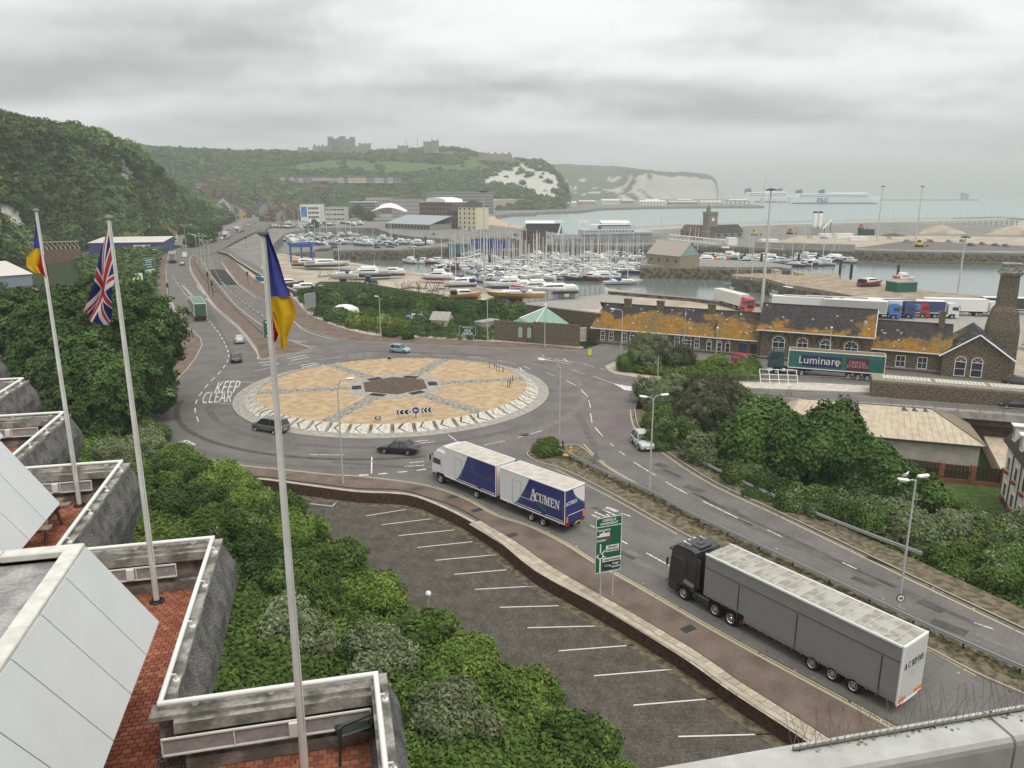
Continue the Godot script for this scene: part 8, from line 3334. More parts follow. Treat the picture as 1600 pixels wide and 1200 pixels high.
func leaf_clump(sd:int,rad:float,n:int,leaf:float,slim:=0.55)->ArrayMesh:
	var rr=RandomNumberGenerator.new()
	rr.seed=sd
	var mb=MB.new()
	for i in n:
		var d=V3(rr.randfn(),rr.randfn()*0.7+0.35,rr.randfn()).normalized()
		var p=d*rad*pow(rr.randf(),0.45)
		var nrm=(d*0.6+V3(rr.randfn(),rr.randfn(),rr.randfn())*0.4+V3(0,0.6,0)).normalized()
		var s=nrm.cross(V3(rr.randfn(),rr.randfn(),rr.randfn())).normalized()*leaf*rr.randf_range(0.7,1.2)
		var t=nrm.cross(s).normalized()*s.length()*slim
		var k=rr.randf_range(0.75,1.3)
		mb.col=Color(k,k,k*0.92)
		var dip=nrm*leaf*0.18
		mb.tri(p-s,p+t-dip,p+s)
		mb.tri(p-s,p+s,p-t-dip)
	return mb.mesh()
var clumps:={}
func clump_set(kind:String)->Array:
	if not clumps.has(kind):
		var spec:Array={"broad":[0.75,46,0.24,0.6],"fine":[0.5,60,0.11,0.45],"shrub":[0.5,44,0.15,0.5],"far":[1.0,40,0.36,0.6]}[kind]
		var a=[]
		for i in 3:
			a.append(leaf_clump(hash(kind) % 1000+i,spec[0],spec[1],spec[2],spec[3]))
		clumps[kind]=a
	return clumps[kind]
func crown_at(par:Node,called:String,c:Vector3,r:Vector3,lobes:int,count:int,kind:String,tint:Color,pale:=0.0,gap:=0.0)->void:
	# leaf clumps over uneven lobes that fill the ellipsoid r round c
	var lb=[]
	for i in lobes:
		var d=V3(R.randfn(),R.randfn()*0.8+0.15,R.randfn()).normalized()
		var f=R.randf_range(0.35,0.72)
		lb.append([d*r*f,R.randf_range(0.34,0.5),R.randf_range(0.8,1.2)])
	var set_=clump_set(kind)
	var xfs=[]
	var css=[]
	for i in count:
		var q=lb[R.randi() % lobes]
		var d=V3(R.randfn(),R.randfn()*0.9+0.2,R.randfn()).normalized()
		var p:Vector3=q[0]+d*r*q[1]*(R.randf_range(0.86,1.05) if R.randf()<0.8 else R.randf_range(0.4,0.9))
		if R.randf()<gap:continue
		if R.randf()<0.1:p*=R.randf_range(1.05,1.22)
		var s=R.randf_range(0.7,1.25)
		var up=(d+V3(0,0.7,0)).normalized()
		var b=Basis(Quaternion(Vector3.UP,up))*Basis(Vector3.UP,R.randf()*TAU)
		xfs.append(Transform3D(b.scaled(V3(s,s,s)),c+p))
		var t:Color=tint*(q[2]*R.randf_range(0.6,1.35))
		t.r*=R.randf_range(0.88,1.18)
		if R.randf()<pale:
			t=Color(0.22,0.26,0.15)*R.randf_range(0.7,1.2)
		css.append(t)
	var lm=vmat("leaves",0.75,Color(0.16,0.2,0.06))
	scatter(par,called,set_[R.randi() % 3],lm,xfs,css,"stuff")
func make_tree(called:String,label:String,group:String,c:Vector3,r:Vector3,base_y:float,count:int,kind:String,tint:Color,pale:=0.0,cat:="tree")->void:
	var base=V3(c.x,base_y,c.z)
	var t=thing(called,label,cat,group,base)
	var bark=surf("bark",Color(0.06,0.05,0.04),Color(0.14,0.12,0.095),1.0,5,30,0.5,0.95,4.0,256)
	var cc=c-base
	var m=MB.new()
	var th=maxf(cc.y,0.6)
	var tr=clampf(r.x*0.06,0.05,0.45)
	m.tube([Vector3.ZERO,V3(0.05,th*0.5,0.03),V3(-0.08,th,0.1),V3(0.1,th+r.y*0.5,0)],[tr*1.3,tr,tr*0.7,tr*0.3],7)
	part(t,"trunk" if cat=="tree" else "stem",m,bark)
	for i in 5:
		var an=TAU*i/5.0+R.randf()
		var d=V3(cos(an),R.randf_range(0.2,0.8),sin(an))
		m=MB.new()
		var s=V3(0,th*R.randf_range(0.5,1.0),0)
		m.tube([s,s+d*r*0.35,s+d*r*0.7+V3(0,r.y*0.1,0)],[tr*0.6,tr*0.35,tr*0.12],5)
		part(t,"limb" if cat=="tree" else "branch",m,bark)
	crown_at(t,"crown" if cat=="tree" else "foliage",cc,r,16 if r.x>4 else 9,count,kind,tint,pale)
func ordinal(i:int)->String:
	var w=["first","second","third","fourth","fifth","sixth","seventh","eighth","ninth","tenth","eleventh","twelfth","thirteenth","fourteenth","fifteenth","sixteenth","seventeenth","eighteenth","nineteenth","twentieth"]
	if i<20:
		return w[i]
	var tens={2:"twenty",3:"thirty",4:"forty",5:"fifty",6:"sixty",7:"seventy",8:"eighty",9:"ninety"}
	var n=i+1
	if n>100:
		return "hundred and "+ordinal(n-101)
	if n % 10==0:
		return {20:"twentieth",30:"thirtieth",40:"fortieth",50:"fiftieth",60:"sixtieth",70:"seventieth",80:"eightieth",90:"ninetieth",100:"hundredth"}[n]
	return tens[n/10]+"-"+w[n % 10-1]
func build_greenery()->void:
	var dark=Color(0.056,0.098,0.028)
	var mid=Color(0.084,0.135,0.034)
	var bright=Color(0.125,0.19,0.04)
	var grey=Color(0.135,0.17,0.085)
	# big trees left of the roundabout
	var big=[
		[196,550,8.5,76,3000,"dark sycamore whose crown overhangs the road west of the roundabout"],
		[95,528,9.0,112,3600,"widest dark sycamore, behind the farthest flagpole and the short flag"],
		[-20,556,6.0,80,2000,"dark sycamore at the picture's edge, left of the other sycamores"],
		[150,628,4.5,80,2300,"lower sycamore right behind the middle terrace parapets"],
		[225,614,3.5,42,1200,"small sycamore at the kerb below the overhanging crown"],
		[205,474,6.0,36,1000,"round tree between the petrol sign and the avenue"],
		[62,610,5.0,70,1600,"sycamore with pale leaf undersides behind the farthest terraces"]]
	for q in big:
		var c=G(q[0],q[1],q[2])
		var dep=V3(c.x,0,c.z).length()*cp+(EYE_H-c.y)*sp
		var r:float=q[3]*dep/FPX
		make_tree("sycamore_tree",q[5],"sycamores beside the roundabout",c,V3(r,r*0.95,r),-0.1,q[4],"broad",dark*R.randf_range(0.85,1.1),0.02)
	# ground cover on the bank below the terraces
	var lm=vmat("leaves",0.75,Color(0.16,0.2,0.06))
	var pts=sow(bank_grid,5200,func(u,w,p):return 1.0,V2(0.8,1.5),-0.25)
	var fn=FastNoiseLite.new()
	fn.frequency=0.12
	for i in pts[1].size():
		var p:Vector3=pts[0][i].origin
		var k=fn.get_noise_2d(p.x,p.z)
		pts[1][i]=mid.lerp(bright,clampf(k*1.5+0.4,0,1))*R.randf_range(0.6,1.2)
	scatter(self,"undergrowth",clump_set("shrub")[0],lm,pts[0],pts[1],"stuff")
	# shrubs on the bank: [across 0..1 along, up 0..1, radius, tone, pale]
	var n=0
	for q in [[0.05,0.9,2.4,mid,0.02],[0.09,0.82,2.6,grey,0.1],[0.14,0.9,2.4,bright,0.02],[0.19,0.86,2.7,mid,0.0],[0.25,0.9,2.6,bright,0.02],[0.31,0.87,2.7,bright,0.0],[0.37,0.9,2.2,mid,0.03],[0.43,0.88,2.3,bright,0.0],[0.5,0.9,2.1,mid,0.0],[0.57,0.88,2.2,bright,0.0],[0.64,0.9,1.9,mid,0.02],[0.71,0.9,1.9,bright,0.0],[0.78,0.88,1.8,bright,0.0],[0.85,0.9,1.7,mid,0.0],[0.92,0.9,1.6,bright,0.0]]:
		var c=bank_at(q[0],q[1])
		make_tree("shrub","%s shrub by the car park, %s along its edge from the far end" % ["bright green" if q[3]==bright else "greyish flowering" if q[3]==grey else "deep green",ordinal(n)],"shrubs along the car park edge",c+V3(0,q[2]*0.45,0),V3(q[2],q[2]*0.72,q[2]),c.y-0.1,int(q[2]*q[2]*110),"shrub",q[3],q[4],"shrub")
		n+=1
	n=0
	for q in [[0.12,0.6,2.8,grey,0.16],[0.2,0.62,2.6,mid,0.03],[0.3,0.6,2.7,dark,0.0],[0.38,0.62,2.6,mid,0.02],[0.46,0.58,2.6,dark,0.0],[0.53,0.62,2.4,mid,0.0],[0.58,0.5,2.2,grey,0.35],[0.66,0.62,2.3,grey,0.4],[0.7,0.45,2.0,mid,0.05],[0.75,0.62,2.1,grey,0.2],[0.8,0.5,1.9,mid,0.0],[0.87,0.62,1.9,mid,0.0],[0.93,0.55,1.7,bright,0.0]]:
		var c=bank_at(q[0],q[1])
		make_tree("shrub","%s shrub, %s below the terrace walls from the far end" % ["silvery leaved" if q[4]>0.15 else "dark green" if q[3]==dark else "leafy green",ordinal(n)],"shrubs below the terrace walls",c+V3(0,q[2]*0.45,0),V3(q[2],q[2]*0.7,q[2]),c.y-0.1,int(q[2]*q[2]*110),"shrub",q[3],q[4],"shrub")
		n+=1
	# right of the slip road
	var tr=[[1200,698,2.5,66,"broad dark tree nearest the roundabout in the clump beside the slip road"],[1285,706,2.5,66,"broad dark tree in the middle of the clump below the tan shed roof"],[1365,740,1.0,52,"broad dark tree at the lawn end of the clump beside the slip road"],[1425,776,-0.5,34,"smaller dark tree beside the brown garden fence"]]
	for q in tr:
		var c=G(q[0],q[1],q[2])
		var dep=V3(c.x,0,c.z).length()*cp+(EYE_H-c.y)*sp
		var r:float=q[3]*dep/FPX
		make_tree("plane_tree",q[4],"dark trees beside the slip road",c,V3(r,r*0.9,r),-4.9,2600,"broad",Color(0.07,0.125,0.034),0.0)
	var bs=[[1040,622,1.0,40,grey,0.2],[1092,640,1.5,50,Color(0.085,0.095,0.055),0.08],[1130,620,1.5,36,Color(0.09,0.09,0.055),0.05],[1052,690,0.6,42,mid,0.1],[1105,712,0.5,38,grey,0.3],[1030,660,0.4,26,mid,0.02],[1150,745,0.0,34,mid,0.12],[1200,772,0.0,34,dark,0.03],[1250,788,0.0,34,mid,0.06],[1305,802,0.0,36,dark,0.05],[1360,820,0.0,36,mid,0.2],[1420,836,0.0,40,grey,0.15],[1480,835,-0.5,46,grey,0.14],[1540,838,-0.6,46,mid,0.12],[1595,860,-0.4,52,grey,0.12],[1500,880,0.0,34,mid,0.05],[1570,900,0.2,34,mid,0.05],[1640,900,0.2,50,mid,0.05],[1445,800,-2.0,34,mid,0.1],[1380,780,-0.5,40,grey,0.3]]
	n=0
	for q in bs:
		var c=G(q[0],q[1],q[2])
		var dep=V3(c.x,0,c.z).length()*cp+(EYE_H-c.y)*sp
		var r:float=q[3]*dep/FPX
		make_tree("bush","%s bush behind the slip road barrier, %s counting from the roundabout" % ["pale flowering" if q[5]>0.13 else "brownish thin" if q[4].r>q[4].g*0.85 else "dense green",ordinal(n)],"bushes behind the slip road barrier",c,V3(r*1.1,r*0.95,r*1.1),c.y-r*1.1,int(900+r*r*70),"shrub",q[4],q[5],"bush")
		n+=1
	# low cover on the slip bank and island
	var xf=[]; var cs=[]
	var edge=offset_line(smooth(GL(SLIP_EDGE),3),-5.0)
	for i in 3600:
		var k:int=R.randi() % (edge.size()-1)
		var p:Vector3=edge[k].lerp(edge[k+1],R.randf())+V3(R.randf_range(-2.2,5),0,R.randf_range(-3,2.0))
		p.y=R.randf_range(-1.6,-0.5)
		xf.append(Transform3D(Basis(Vector3.UP,R.randf()*TAU).scaled(Vector3.ONE*R.randf_range(0.8,1.6)),p))
		cs.append(mid*R.randf_range(0.6,1.25))
	var isl=xz(GL([966,574,975,580,1000,585,1050,591,1150,596,1182,592,1186,583,1150,577,1090,572,1030,566,990,565,972,568]))
	var tries=0
	while tries<3200:
		tries+=1
		var p2=V2(R.randf_range(15,40),R.randf_range(-128,-108))
		if not inside(p2,isl):continue
		xf.append(Transform3D(Basis(Vector3.UP,R.randf()*TAU).scaled(Vector3.ONE*R.randf_range(0.9,1.7)),V3(p2.x,R.randf_range(0.2,0.8),p2.y)))
		cs.append(bright*R.randf_range(0.55,1.1))
	scatter(self,"ground_ivy",clump_set("shrub")[1],lm,xf,cs,"stuff")
	n=0
	for q in [[1012,552,2.5,34,grey,0.1],[1062,560,1.8,26,Color(0.08,0.1,0.05),0.03],[1115,578,0.8,24,bright,0.0],[1155,583,0.8,22,bright,0.0],[1170,576,1.0,16,mid,0.0],[985,572,0.8,18,mid,0.0]]:
		var c=G(q[0],q[1],q[2])
		var dep=V3(c.x,0,c.z).length()*cp+(EYE_H-c.y)*sp
		var r:float=q[3]*dep/FPX
		make_tree("bush",["tall grey-green bush at the tip of the planted island before the station","thin olive bush next to the tallest one on the planted island","bright low bush in the middle of the planted island","bright low bush at the bridge end of the planted island","small bush close behind the red car","low bush at the rounded nose of the planted island"][n],"bushes on the planted island",c,V3(r*1.1,r*0.95,r*1.1),0.1,int(500+r*r*60),"shrub",q[4],q[5],"bush")
		n+=1
	# garden strip before the boatyard
	n=0
	for q in [[478,458,10],[500,466,14],[520,470,16],[545,470,17],[575,474,17],[605,476,17],[635,476,18],[665,478,18],[700,482,18],[735,486,18],[770,486,17],[800,488,16],[505,488,12],[530,495,14],[560,505,14],[590,508,15],[625,508,14],[650,498,14],[690,500,12],[676,515,9],[735,504,12],[610,520,9],[640,524,9],[815,505,8]]:
		var yel:bool=n in [14,15,16]
		var c=G(q[0],q[1],0.8)
		var dep=V3(c.x,0,c.z).length()*cp+(EYE_H-c.y)*sp
		var r:float=q[2]*dep/FPX
		make_tree("bush","%s bush, %s along the %s of the strip before the boatyard" % ["yellow-green" if yel else "dark green",ordinal(n if n<12 else n-12),"far row" if n<12 else "near row"],"bushes before the boatyard",c,V3(r*1.25,r*0.9,r*1.25),-0.5,520,"far" if r>1.9 else "shrub",Color(0.13,0.17,0.035) if yel else dark*R.randf_range(0.85,1.2),0.02,"bush")
		n+=1
	xf=[]; cs=[]
	var gar=xz(GL([458,462,480,486,530,511,600,524,700,531,760,533,830,505,820,478,700,468,560,446,500,444]))
	tries=0
	while tries<9000:
		tries+=1
		var p2=V2(R.randf_range(-75,15),R.randf_range(-230,-135))
		if not inside(p2,gar):continue
		xf.append(Transform3D(Basis(Vector3.UP,R.randf()*TAU).scaled(Vector3.ONE*R.randf_range(0.9,1.6)),V3(p2.x,R.randf_range(-0.3,0.5),p2.y)))
		cs.append(mid.lerp(bright,R.randf()*0.5)*R.randf_range(0.5,1.0))
	scatter(self,"garden_weeds",clump_set("shrub")[2],lm,xf,cs,"stuff")
	# scrub left of the avenue and weeds on the strips
	xf=[]; cs=[]
	var scr=xz(GL([256,395,246,402,245,430,240,470,220,500,180,470,140,440,120,415,180,398]))
	tries=0
	while tries<6000:
		tries+=1
		var p2=V2(R.randf_range(-200,-60),R.randf_range(-380,-150))
		if not inside(p2,scr):continue
		xf.append(Transform3D(Basis(Vector3.UP,R.randf()*TAU).scaled(Vector3.ONE*R.randf_range(1.2,2.6)),V3(p2.x,R.randf_range(0.3,2.2),p2.y)))
		cs.append(mid*R.randf_range(0.6,1.1))
	scatter(self,"roadside_scrub",clump_set("far")[0],lm,xf,cs,"stuff")
	xf=[]; cs=[]
	var res=offset_line(smooth(GL([853,709,900,722,960,752,1020,778,1080,812,1160,850,1260,898,1360,946,1460,995,1600,1058]),3),0.0)
	for i in 900:
		var k:int=R.randi() % (res.size()-1)
		var p:Vector3=res[k].lerp(res[k+1],R.randf())+V3(R.randf_range(-0.9,0.4),0.1,R.randf_range(-0.3,0.5))
		xf.append(Transform3D(Basis(Vector3.UP,R.randf()*TAU).scaled(Vector3.ONE*R.randf_range(0.15,0.42)),p))
		cs.append(Color(0.12,0.12,0.05)*R.randf_range(0.5,1.2))
	var foot=offset_line(smooth(GL([415,752,490,763,560,772,635,777,680,791,735,817,785,851,842,897,930,946,1000,986,1091,1041,1156,1088],-0.9),3),0.5)
	for i in 1100:
		var k:int=R.randi() % (foot.size()-1)
		var p:Vector3=foot[k].lerp(foot[k+1],R.randf())+V3(R.randf_range(-0.4,0.3),0,R.randf_range(-0.2,0.4))
		xf.append(Transform3D(Basis(Vector3.UP,R.randf()*TAU).scaled(Vector3.ONE*R.randf_range(0.12,0.4)),p))
		cs.append(Color(0.1,0.12,0.04)*R.randf_range(0.5,1.2))
	scatter(self,"kerb_weeds",clump_set("fine")[0],lm,xf,cs,"stuff")
	var c2=G(857,700,0.7)
	make_tree("bush","small bush at the nose of the middle strip beside the lamp post","",c2,V3(1.5,1.1,1.5),0.05,420,"fine",mid,0.02,"bush")
	# street trees by the far houses
	n=0
	for q in [[300,372,4.5,14],[325,366,4.5,13],[248,366,5,13],[262,372,4,10],[335,356,5,10],[560,330,8,10],[492,350,2,6],[575,340,2,12],[540,338,3,8]]:
		var c=G(q[0],q[1],q[2])
		var dep=V3(c.x,0,c.z).length()
		var r:float=q[3]*dep/FPX
		make_tree("street_tree","round green tree near the waterfront road, %s counting from the blue shed" % ordinal(n),"trees near the far houses",c,V3(r,r,r),-1.0,260,"far",dark*1.1)
		n+=1
func bank_at(g:float,f:float)->Vector3:
	# g along the bank from the far end, f from the building (0) to the car park edge (1)
	var m:int=bank_grid.size()-1
	var k:int=bank_grid[0].size()-1
	var i=mini(int(g*k),k-1)
	var j=mini(int(f*m),m-1)
	var fg=g*k-i
	var ff=f*m-j
	return bank_grid[j][i].lerp(bank_grid[j][i+1],fg).lerp(bank_grid[j+1][i].lerp(bank_grid[j+1][i+1],fg),ff)
func at_z(px:float,py:float,z:float)->Vector3:
	# the point on a sight line that lies in the plane of that z
	var u=(px-800.0)/FPX
	var w=(600.0-py)/FPX
	var y=w*cp-sp
	var zz=-w*sp-cp
	var t=z/zz
	return V3(u*t,EYE_H+y*t,z)
func street_lamp(label:String,base:Array,top:Array,heads:Array,h:=0.0,r:=0.09,globe:=false)->void:
	var b=G(base[0],base[1],h)
	var tp=at_z(top[0],top[1],b.z)-b
	var t=thing("street_lamp",label,"street lamp","street lamps",b)
	var grey:Material=mats["lamp_grey"]
	var m=MB.new()
	m.tube([Vector3.ZERO,V3(0,1.2,0),V3(0,1.25,0),V3(0,tp.y,0)],[r*1.35,r*1.3,r,r*0.65],8)
	part(t,"pole",m,grey)
	m=MB.new()
	m.box(V3(0,0.03,0),V3(r*5,0.06,r*5))
	part(t,"base_plate",m,grey)
	for q in heads:
		var e=at_z(q[0],q[1],b.z)-b
		m=MB.new()
		var mid=V3(e.x*0.25,lerpf(tp.y,e.y,0.75),0)
		m.tube([V3(0,tp.y-0.15,0),mid,e],[r*0.6,r*0.5,r*0.42],6)
		part(t,"arm",m,grey)
		m=MB.new()
		var d=V3(signf(e.x),0.12,0).normalized()
		var bb=Basis(d,d.cross(Vector3.BACK)*-1.0,Vector3.BACK)
		m.cbox(e+d*0.28,V3(0.75,0.17,0.3),0.07,bb)
		var hd=part(t,"lamp_head",m,mats["white_paint"])
		m=MB.new()
		m.cbox(e+d*0.3+V3(0,-0.1,0),V3(0.5,0.08,0.22),0.03,bb)
		part(hd,"lens",m,mats["clear_lens"])
	if globe:
		m=MB.new()
		m.lathe([V2(0.06,0),V2(0.17,0.1),V2(0.2,0.22),V2(0.14,0.36),V2(0,0.4)],12,V3(0,tp.y,0))
		part(t,"lamp_head",m,mats["white_paint"])
func high_mast(label:String,base:Array,top_row:float,h:=-1.0,r:=0.25)->void:
	var b=G(base[0],base[1],h)
	var y=top_at(b,top_row)-h
	var t=thing("light_mast",label,"light mast","tall light masts by the harbour",b)
	var m=MB.new()
	m.tube([Vector3.ZERO,V3(0,y*0.5,0),V3(0,y,0)],[r,r*0.75,r*0.45],10)
	part(t,"mast",m,mats["lamp_grey"])
	m=MB.new()
	m.lathe([V2(r*0.5,y-0.3),V2(1.1,y-0.1),V2(1.1,y+0.05),V2(0.2,y+0.3)],10)
	part(t,"crown_ring",m,mats["dark_metal"])
	for i in 6:
		m=MB.new()
		var an=TAU*i/6.0
		m.cbox(V3(cos(an)*1.05,y-0.15,sin(an)*1.05),V3(0.5,0.25,0.5),0.06,Basis(Vector3.UP,-an))
		part(t,"floodlight",m,mats["dark_metal"])
func sign_board(label:String,p0:Array,p1:Array,rows:Array,widen:float,m_front:Material,h:=0.0,group:="")->Dictionary:
	# a board on two posts; rows: [top row, bottom row]
	var a=G(p0[0],p0[1],h); var b=G(p1[0],p1[1],h)
	var mid=(a+b)*0.5
	var d=(b-a).normalized()
	var nrm=V3(-d.z,0,d.x)
	var W=a.distance_to(b)*widen
	var y1=top_at(mid,rows[0])-h
	var y0=top_at(mid,rows[1])-h
	var t=thing("road_sign",label,"road sign",group,mid,yaw_of(d))
	for s in [-1,1]:
		var m=MB.new()
		m.tube([V3(s*W*0.5/widen,0,-0.06),V3(s*W*0.5/widen,y1-0.1,-0.06)],0.06,8)
		part(t,"post",m,mats["lamp_grey"])
	var m2=MB.new()
	m2.cbox(V3(0,(y0+y1)*0.5,0),V3(W,y1-y0,0.05),0.02)
	part(t,"board",m2,m_front)
	var m3=MB.new()
	for s in [-1,1]:
		m3.box(V3(s*(W*0.5-0.03),(y0+y1)*0.5,0.03),V3(0.04,y1-y0-0.06,0.012))
		m3.box(V3(0,(y0+y1)*0.5+s*((y1-y0)*0.5-0.03),0.03),V3(W-0.06,0.04,0.012))
	part(t,"border",m3,mats["white_paint"])
	return {"t":t,"W":W,"y0":y0,"H":y1-y0}
func sign_bits(s:Dictionary,called:String,boxes:Array,m:Material)->void:
	# boxes: [centre u, centre v, width, height, turn] as shares of the board
	var mb=MB.new()
	for q in boxes:
		mb.box(V3((q[0]-0.5)*s.W,s.y0+q[1]*s.H,0.03),V3(q[2]*s.W,q[3]*s.H,0.014),Basis(Vector3.BACK,q[4] if q.size()>4 else 0.0))
	part(s.t,called,mb,m)
func sign_text(s:Dictionary,txt:String,u:float,v:float,hgt:float,m:Material,fit:=0.0)->void:
	var o=letter(s.t,txt,hgt*s.H,Transform3D(Basis(),V3((u-0.5)*s.W,s.y0+v*s.H,0.042)),m,false,true)
	if fit>0:
		var w:float=o.mesh.get_aabb().size.x
		o.scale.x=fit*s.W/maxf(w,0.01)
func person(label:String,p:Vector3,yaw:float,coat:Color,legs:Color)->void:
	var t=thing("person",label,"person","",p,yaw)
	var m=MB.new()
	var joints=[[V3(0.02,0.05,-0.09),V3(0,0.48,-0.09),V3(0,0.9,-0.07),V3(0,1.0,-0.03)],[V3(0.1,0.05,0.09),V3(0.06,0.48,0.09),V3(0,0.9,0.07),V3(0,1.0,0.03)]]
	m.col=legs
	for j in joints:
		m.tube(j,[0.05,0.06,0.085,0.1],8)
		m.cbox(j[0]+V3(0.06,-0.01,0),V3(0.25,0.08,0.1),0.03)
	m.col=coat
	var rings=[]
	for q in [[0.86,0.12,0.17],[1.0,0.12,0.17],[1.2,0.12,0.18],[1.36,0.13,0.21],[1.45,0.09,0.17],[1.49,0.055,0.06]]:
		var ring=[]
		for i in 10:
			var an=-TAU*i/10.0
			ring.append(V3(cos(an)*q[1],q[0],sin(an)*q[2]))
		rings.append(ring)
	m.loft(rings)
	for s in [-1,1]:
		m.tube([V3(0,1.4,s*0.19),V3(-0.02,1.15,s*0.25),V3(0.1,0.93,s*0.23)],[0.055,0.048,0.035],6)
		m.col=Color(0.4,0.26,0.2)
		for f in 4:
			m.tube([V3(0.1,0.93,s*0.23),V3(0.14,0.86,s*(0.21+f*0.012)),V3(0.15,0.82+f % 2*0.01,s*(0.21+f*0.012))],0.009,4)
		m.tube([V3(0.1,0.92,s*0.22),V3(0.15,0.89,s*0.19)],0.01,4)
		m.col=coat
	m.col=Color(0.4,0.26,0.2)
	m.lathe([V2(0.045,1.44),V2(0.05,1.5),V2(0.07,1.54),V2(0.082,1.6),V2(0.078,1.68),V2(0.05,1.73),V2(0,1.745)],10,V3(0.02,0,0))
	m.box(V3(0.1,1.6,0),V3(0.03,0.035,0.02))
	part(t,"body",m,vmat("figure",0.85))
	m=MB.new()
	m.lathe([V2(0.088,1.62),V2(0.086,1.7),V2(0.055,1.75),V2(0,1.765)],10,V3(0.008,0,0))
	part(t,"hair",m,mat("hair_dark",Color(0.03,0.025,0.02),0.9))
func traffic_light(label:String,base:Array,top_row:float)->void:
	var b=G(base[0],base[1],0.1)
	var y=top_at(b,top_row)-0.1
	var t=thing("traffic_light",label,"traffic light","traffic lights of the avenue",b)
	var m=MB.new()
	m.tube([Vector3.ZERO,V3(0,y,0)],0.07,6)
	part(t,"pole",m,mats["dark_metal"])
	m=MB.new()
	m.cbox(V3(0,y-0.45,0.1),V3(0.5,1.2,0.2),0.04)
	part(t,"signal_head",m,mats["black_paint"])
	for i in 3:
		m=MB.new()
		m.lathe([V2(0.1,0),V2(0.1,0.1),V2(0.09,0.1)],10,V3(0,y-0.1-i*0.35,0.2),Basis(Vector3.RIGHT,PI/2))
		part(t,"hood",m,mats["black_paint"])
func build_street()->void:
	street_lamp("lamp post with one bent arm in front of the roundabout",[536,757],[529,606],[[543,592]])
	street_lamp("tallest grey lamp post, at the nose of the middle strip",[873.5,708],[874.5,574],[[850,562]])
	street_lamp("twin-armed lamp post in the middle strip beside the silver car",[1014,774],[1021,624],[[1010,620],[1034,617]])
	street_lamp("twin-armed lamp post with a gull on it, beside the grey lorry",[1402,962],[1426,750],[[1418,750],[1436,744]])
	street_lamp("lamp post at the tip of the planted island",[969.5,575],[976,486],[[960,483]])
	street_lamp("slim white lamp post on the north footpath by the dark green board",[762,535],[761,470],[[757,468]])
	street_lamp("slim white lamp post on the north footpath before the yellow-green bushes",[595,527],[593,466],[[590,463]])
	street_lamp("short lamp post with a globe before the copper roof",[851,543],[853,478],[],0.0,0.08,true)
	street_lamp("old grey globe lamp in the car park among the shrubs",[671,985],[676,932],[],-0.95,0.05,true)
	street_lamp("bare pole standing in the bushes at the bridge mouth",[1026,620],[1029,556],[],0.0,0.08)
	street_lamp("black globe lamp before the station's left wing",[1118,564],[1125,514],[],0.0,0.06,true)
	street_lamp("thin pole in front of the long lichen roof",[1068,552],[1071,480],[],0.0,0.05)
	street_lamp("white globe lamp before the station's arched windows",[1293,575],[1298,514],[],0.0,0.07,true)
	street_lamp("white globe lamp before the station gable",[1534,588],[1537,556],[],0.0,0.07,true)
	for i in 5:
		var q:Array=[[309,412,303,366],[316,420,309,368],[322,428,313,370],[330,436,322,376],[292,398,290,352]][i]
		street_lamp("tall white lamp on the avenue island, %s from the far end of its row" % ordinal([1,2,3,4,0][i]),[q[0],q[1]],[q[2],q[3]],[[q[2]-7,q[3]-1],[q[2]+7,q[3]-1]],0.1,0.1)
	high_mast("tallest light mast, beside the parked lorries",[1190,484],296,-1.0,0.42)
	high_mast("light mast on the far site left of the other",[1370,377],291,-1.0,0.4)
	high_mast("light mast on the far site at the picture's right",[1431,375],291,-1.0,0.4)
	high_mast("light mast at the jetty by the stone tower",[1496,461],370,-1.0,0.3)
	high_mast("light mast among the hauled-out boats",[757,453],299,-1.0,0.32)
	# gull on the lamp head
	var gl=at_z(1415,745,G(1402,962).z)
	var gt=thing("gull","white gull perched on the twin-armed lamp by the grey lorry","bird","",gl,0.4)
	var m=MB.new()
	var rings=[]
	for q in [[-0.26,0.1,0.015,0.02],[-0.18,0.12,0.05,0.05],[-0.02,0.15,0.085,0.085],[0.1,0.19,0.07,0.075],[0.16,0.26,0.045,0.045],[0.2,0.31,0.045,0.045],[0.25,0.31,0.025,0.025],[0.3,0.3,0.006,0.006]]:
		var ring=[]
		for i in 8:
			var an=-TAU*i/8.0
			ring.append(V3(q[0],q[1]-sin(an)*q[3],cos(an)*q[2]))
		rings.append(ring)
	m.loft(rings)
	for s in [-1,1]:
		m.tube([V3(0,0.08,s*0.03),V3(0.01,0,s*0.03)],0.007,4)
	part(gt,"body",m,mats["white_paint"])
	m=MB.new()
	m.cbox(V3(-0.08,0.19,0),V3(0.34,0.05,0.18),0.02,Basis(Vector3.BACK,0.15))
	part(gt,"wing",m,mat("gull_grey",Color(0.3,0.31,0.33),0.8))
	# speed roundel on that lamp
	var lp=G(1402,962)
	var sr=thing("speed_sign","round 40 speed limit sign on the lamp post by the grey lorry","road sign","",V3(lp.x,top_at(lp,933),lp.z+0.12))
	m=MB.new()
	m.lathe([V2(0.3,0),V2(0.3,0.03),V2(0,0.03)],20,Vector3.ZERO,Basis(Vector3.RIGHT,PI/2))
	part(sr,"red_rim",m,mats["black_paint"])
	m=MB.new()
	m.lathe([V2(0.23,0),V2(0.23,0.012),V2(0,0.012)],20,V3(0,0,0.03),Basis(Vector3.RIGHT,PI/2))
	part(sr,"face",m,mats["white_paint"])
	letter(sr,"40",0.2,Transform3D(Basis(),V3(0,0,0.05)),mats["black_paint"])
	# big direction sign
	var W:Material=mats["white_paint"]
	var K:Material=mats["black_paint"]
	var s=sign_board("large green direction sign with a roundabout diagram beside the footpath",[938,938],[957,934],[807,893],2.1,mats["sign_green"])
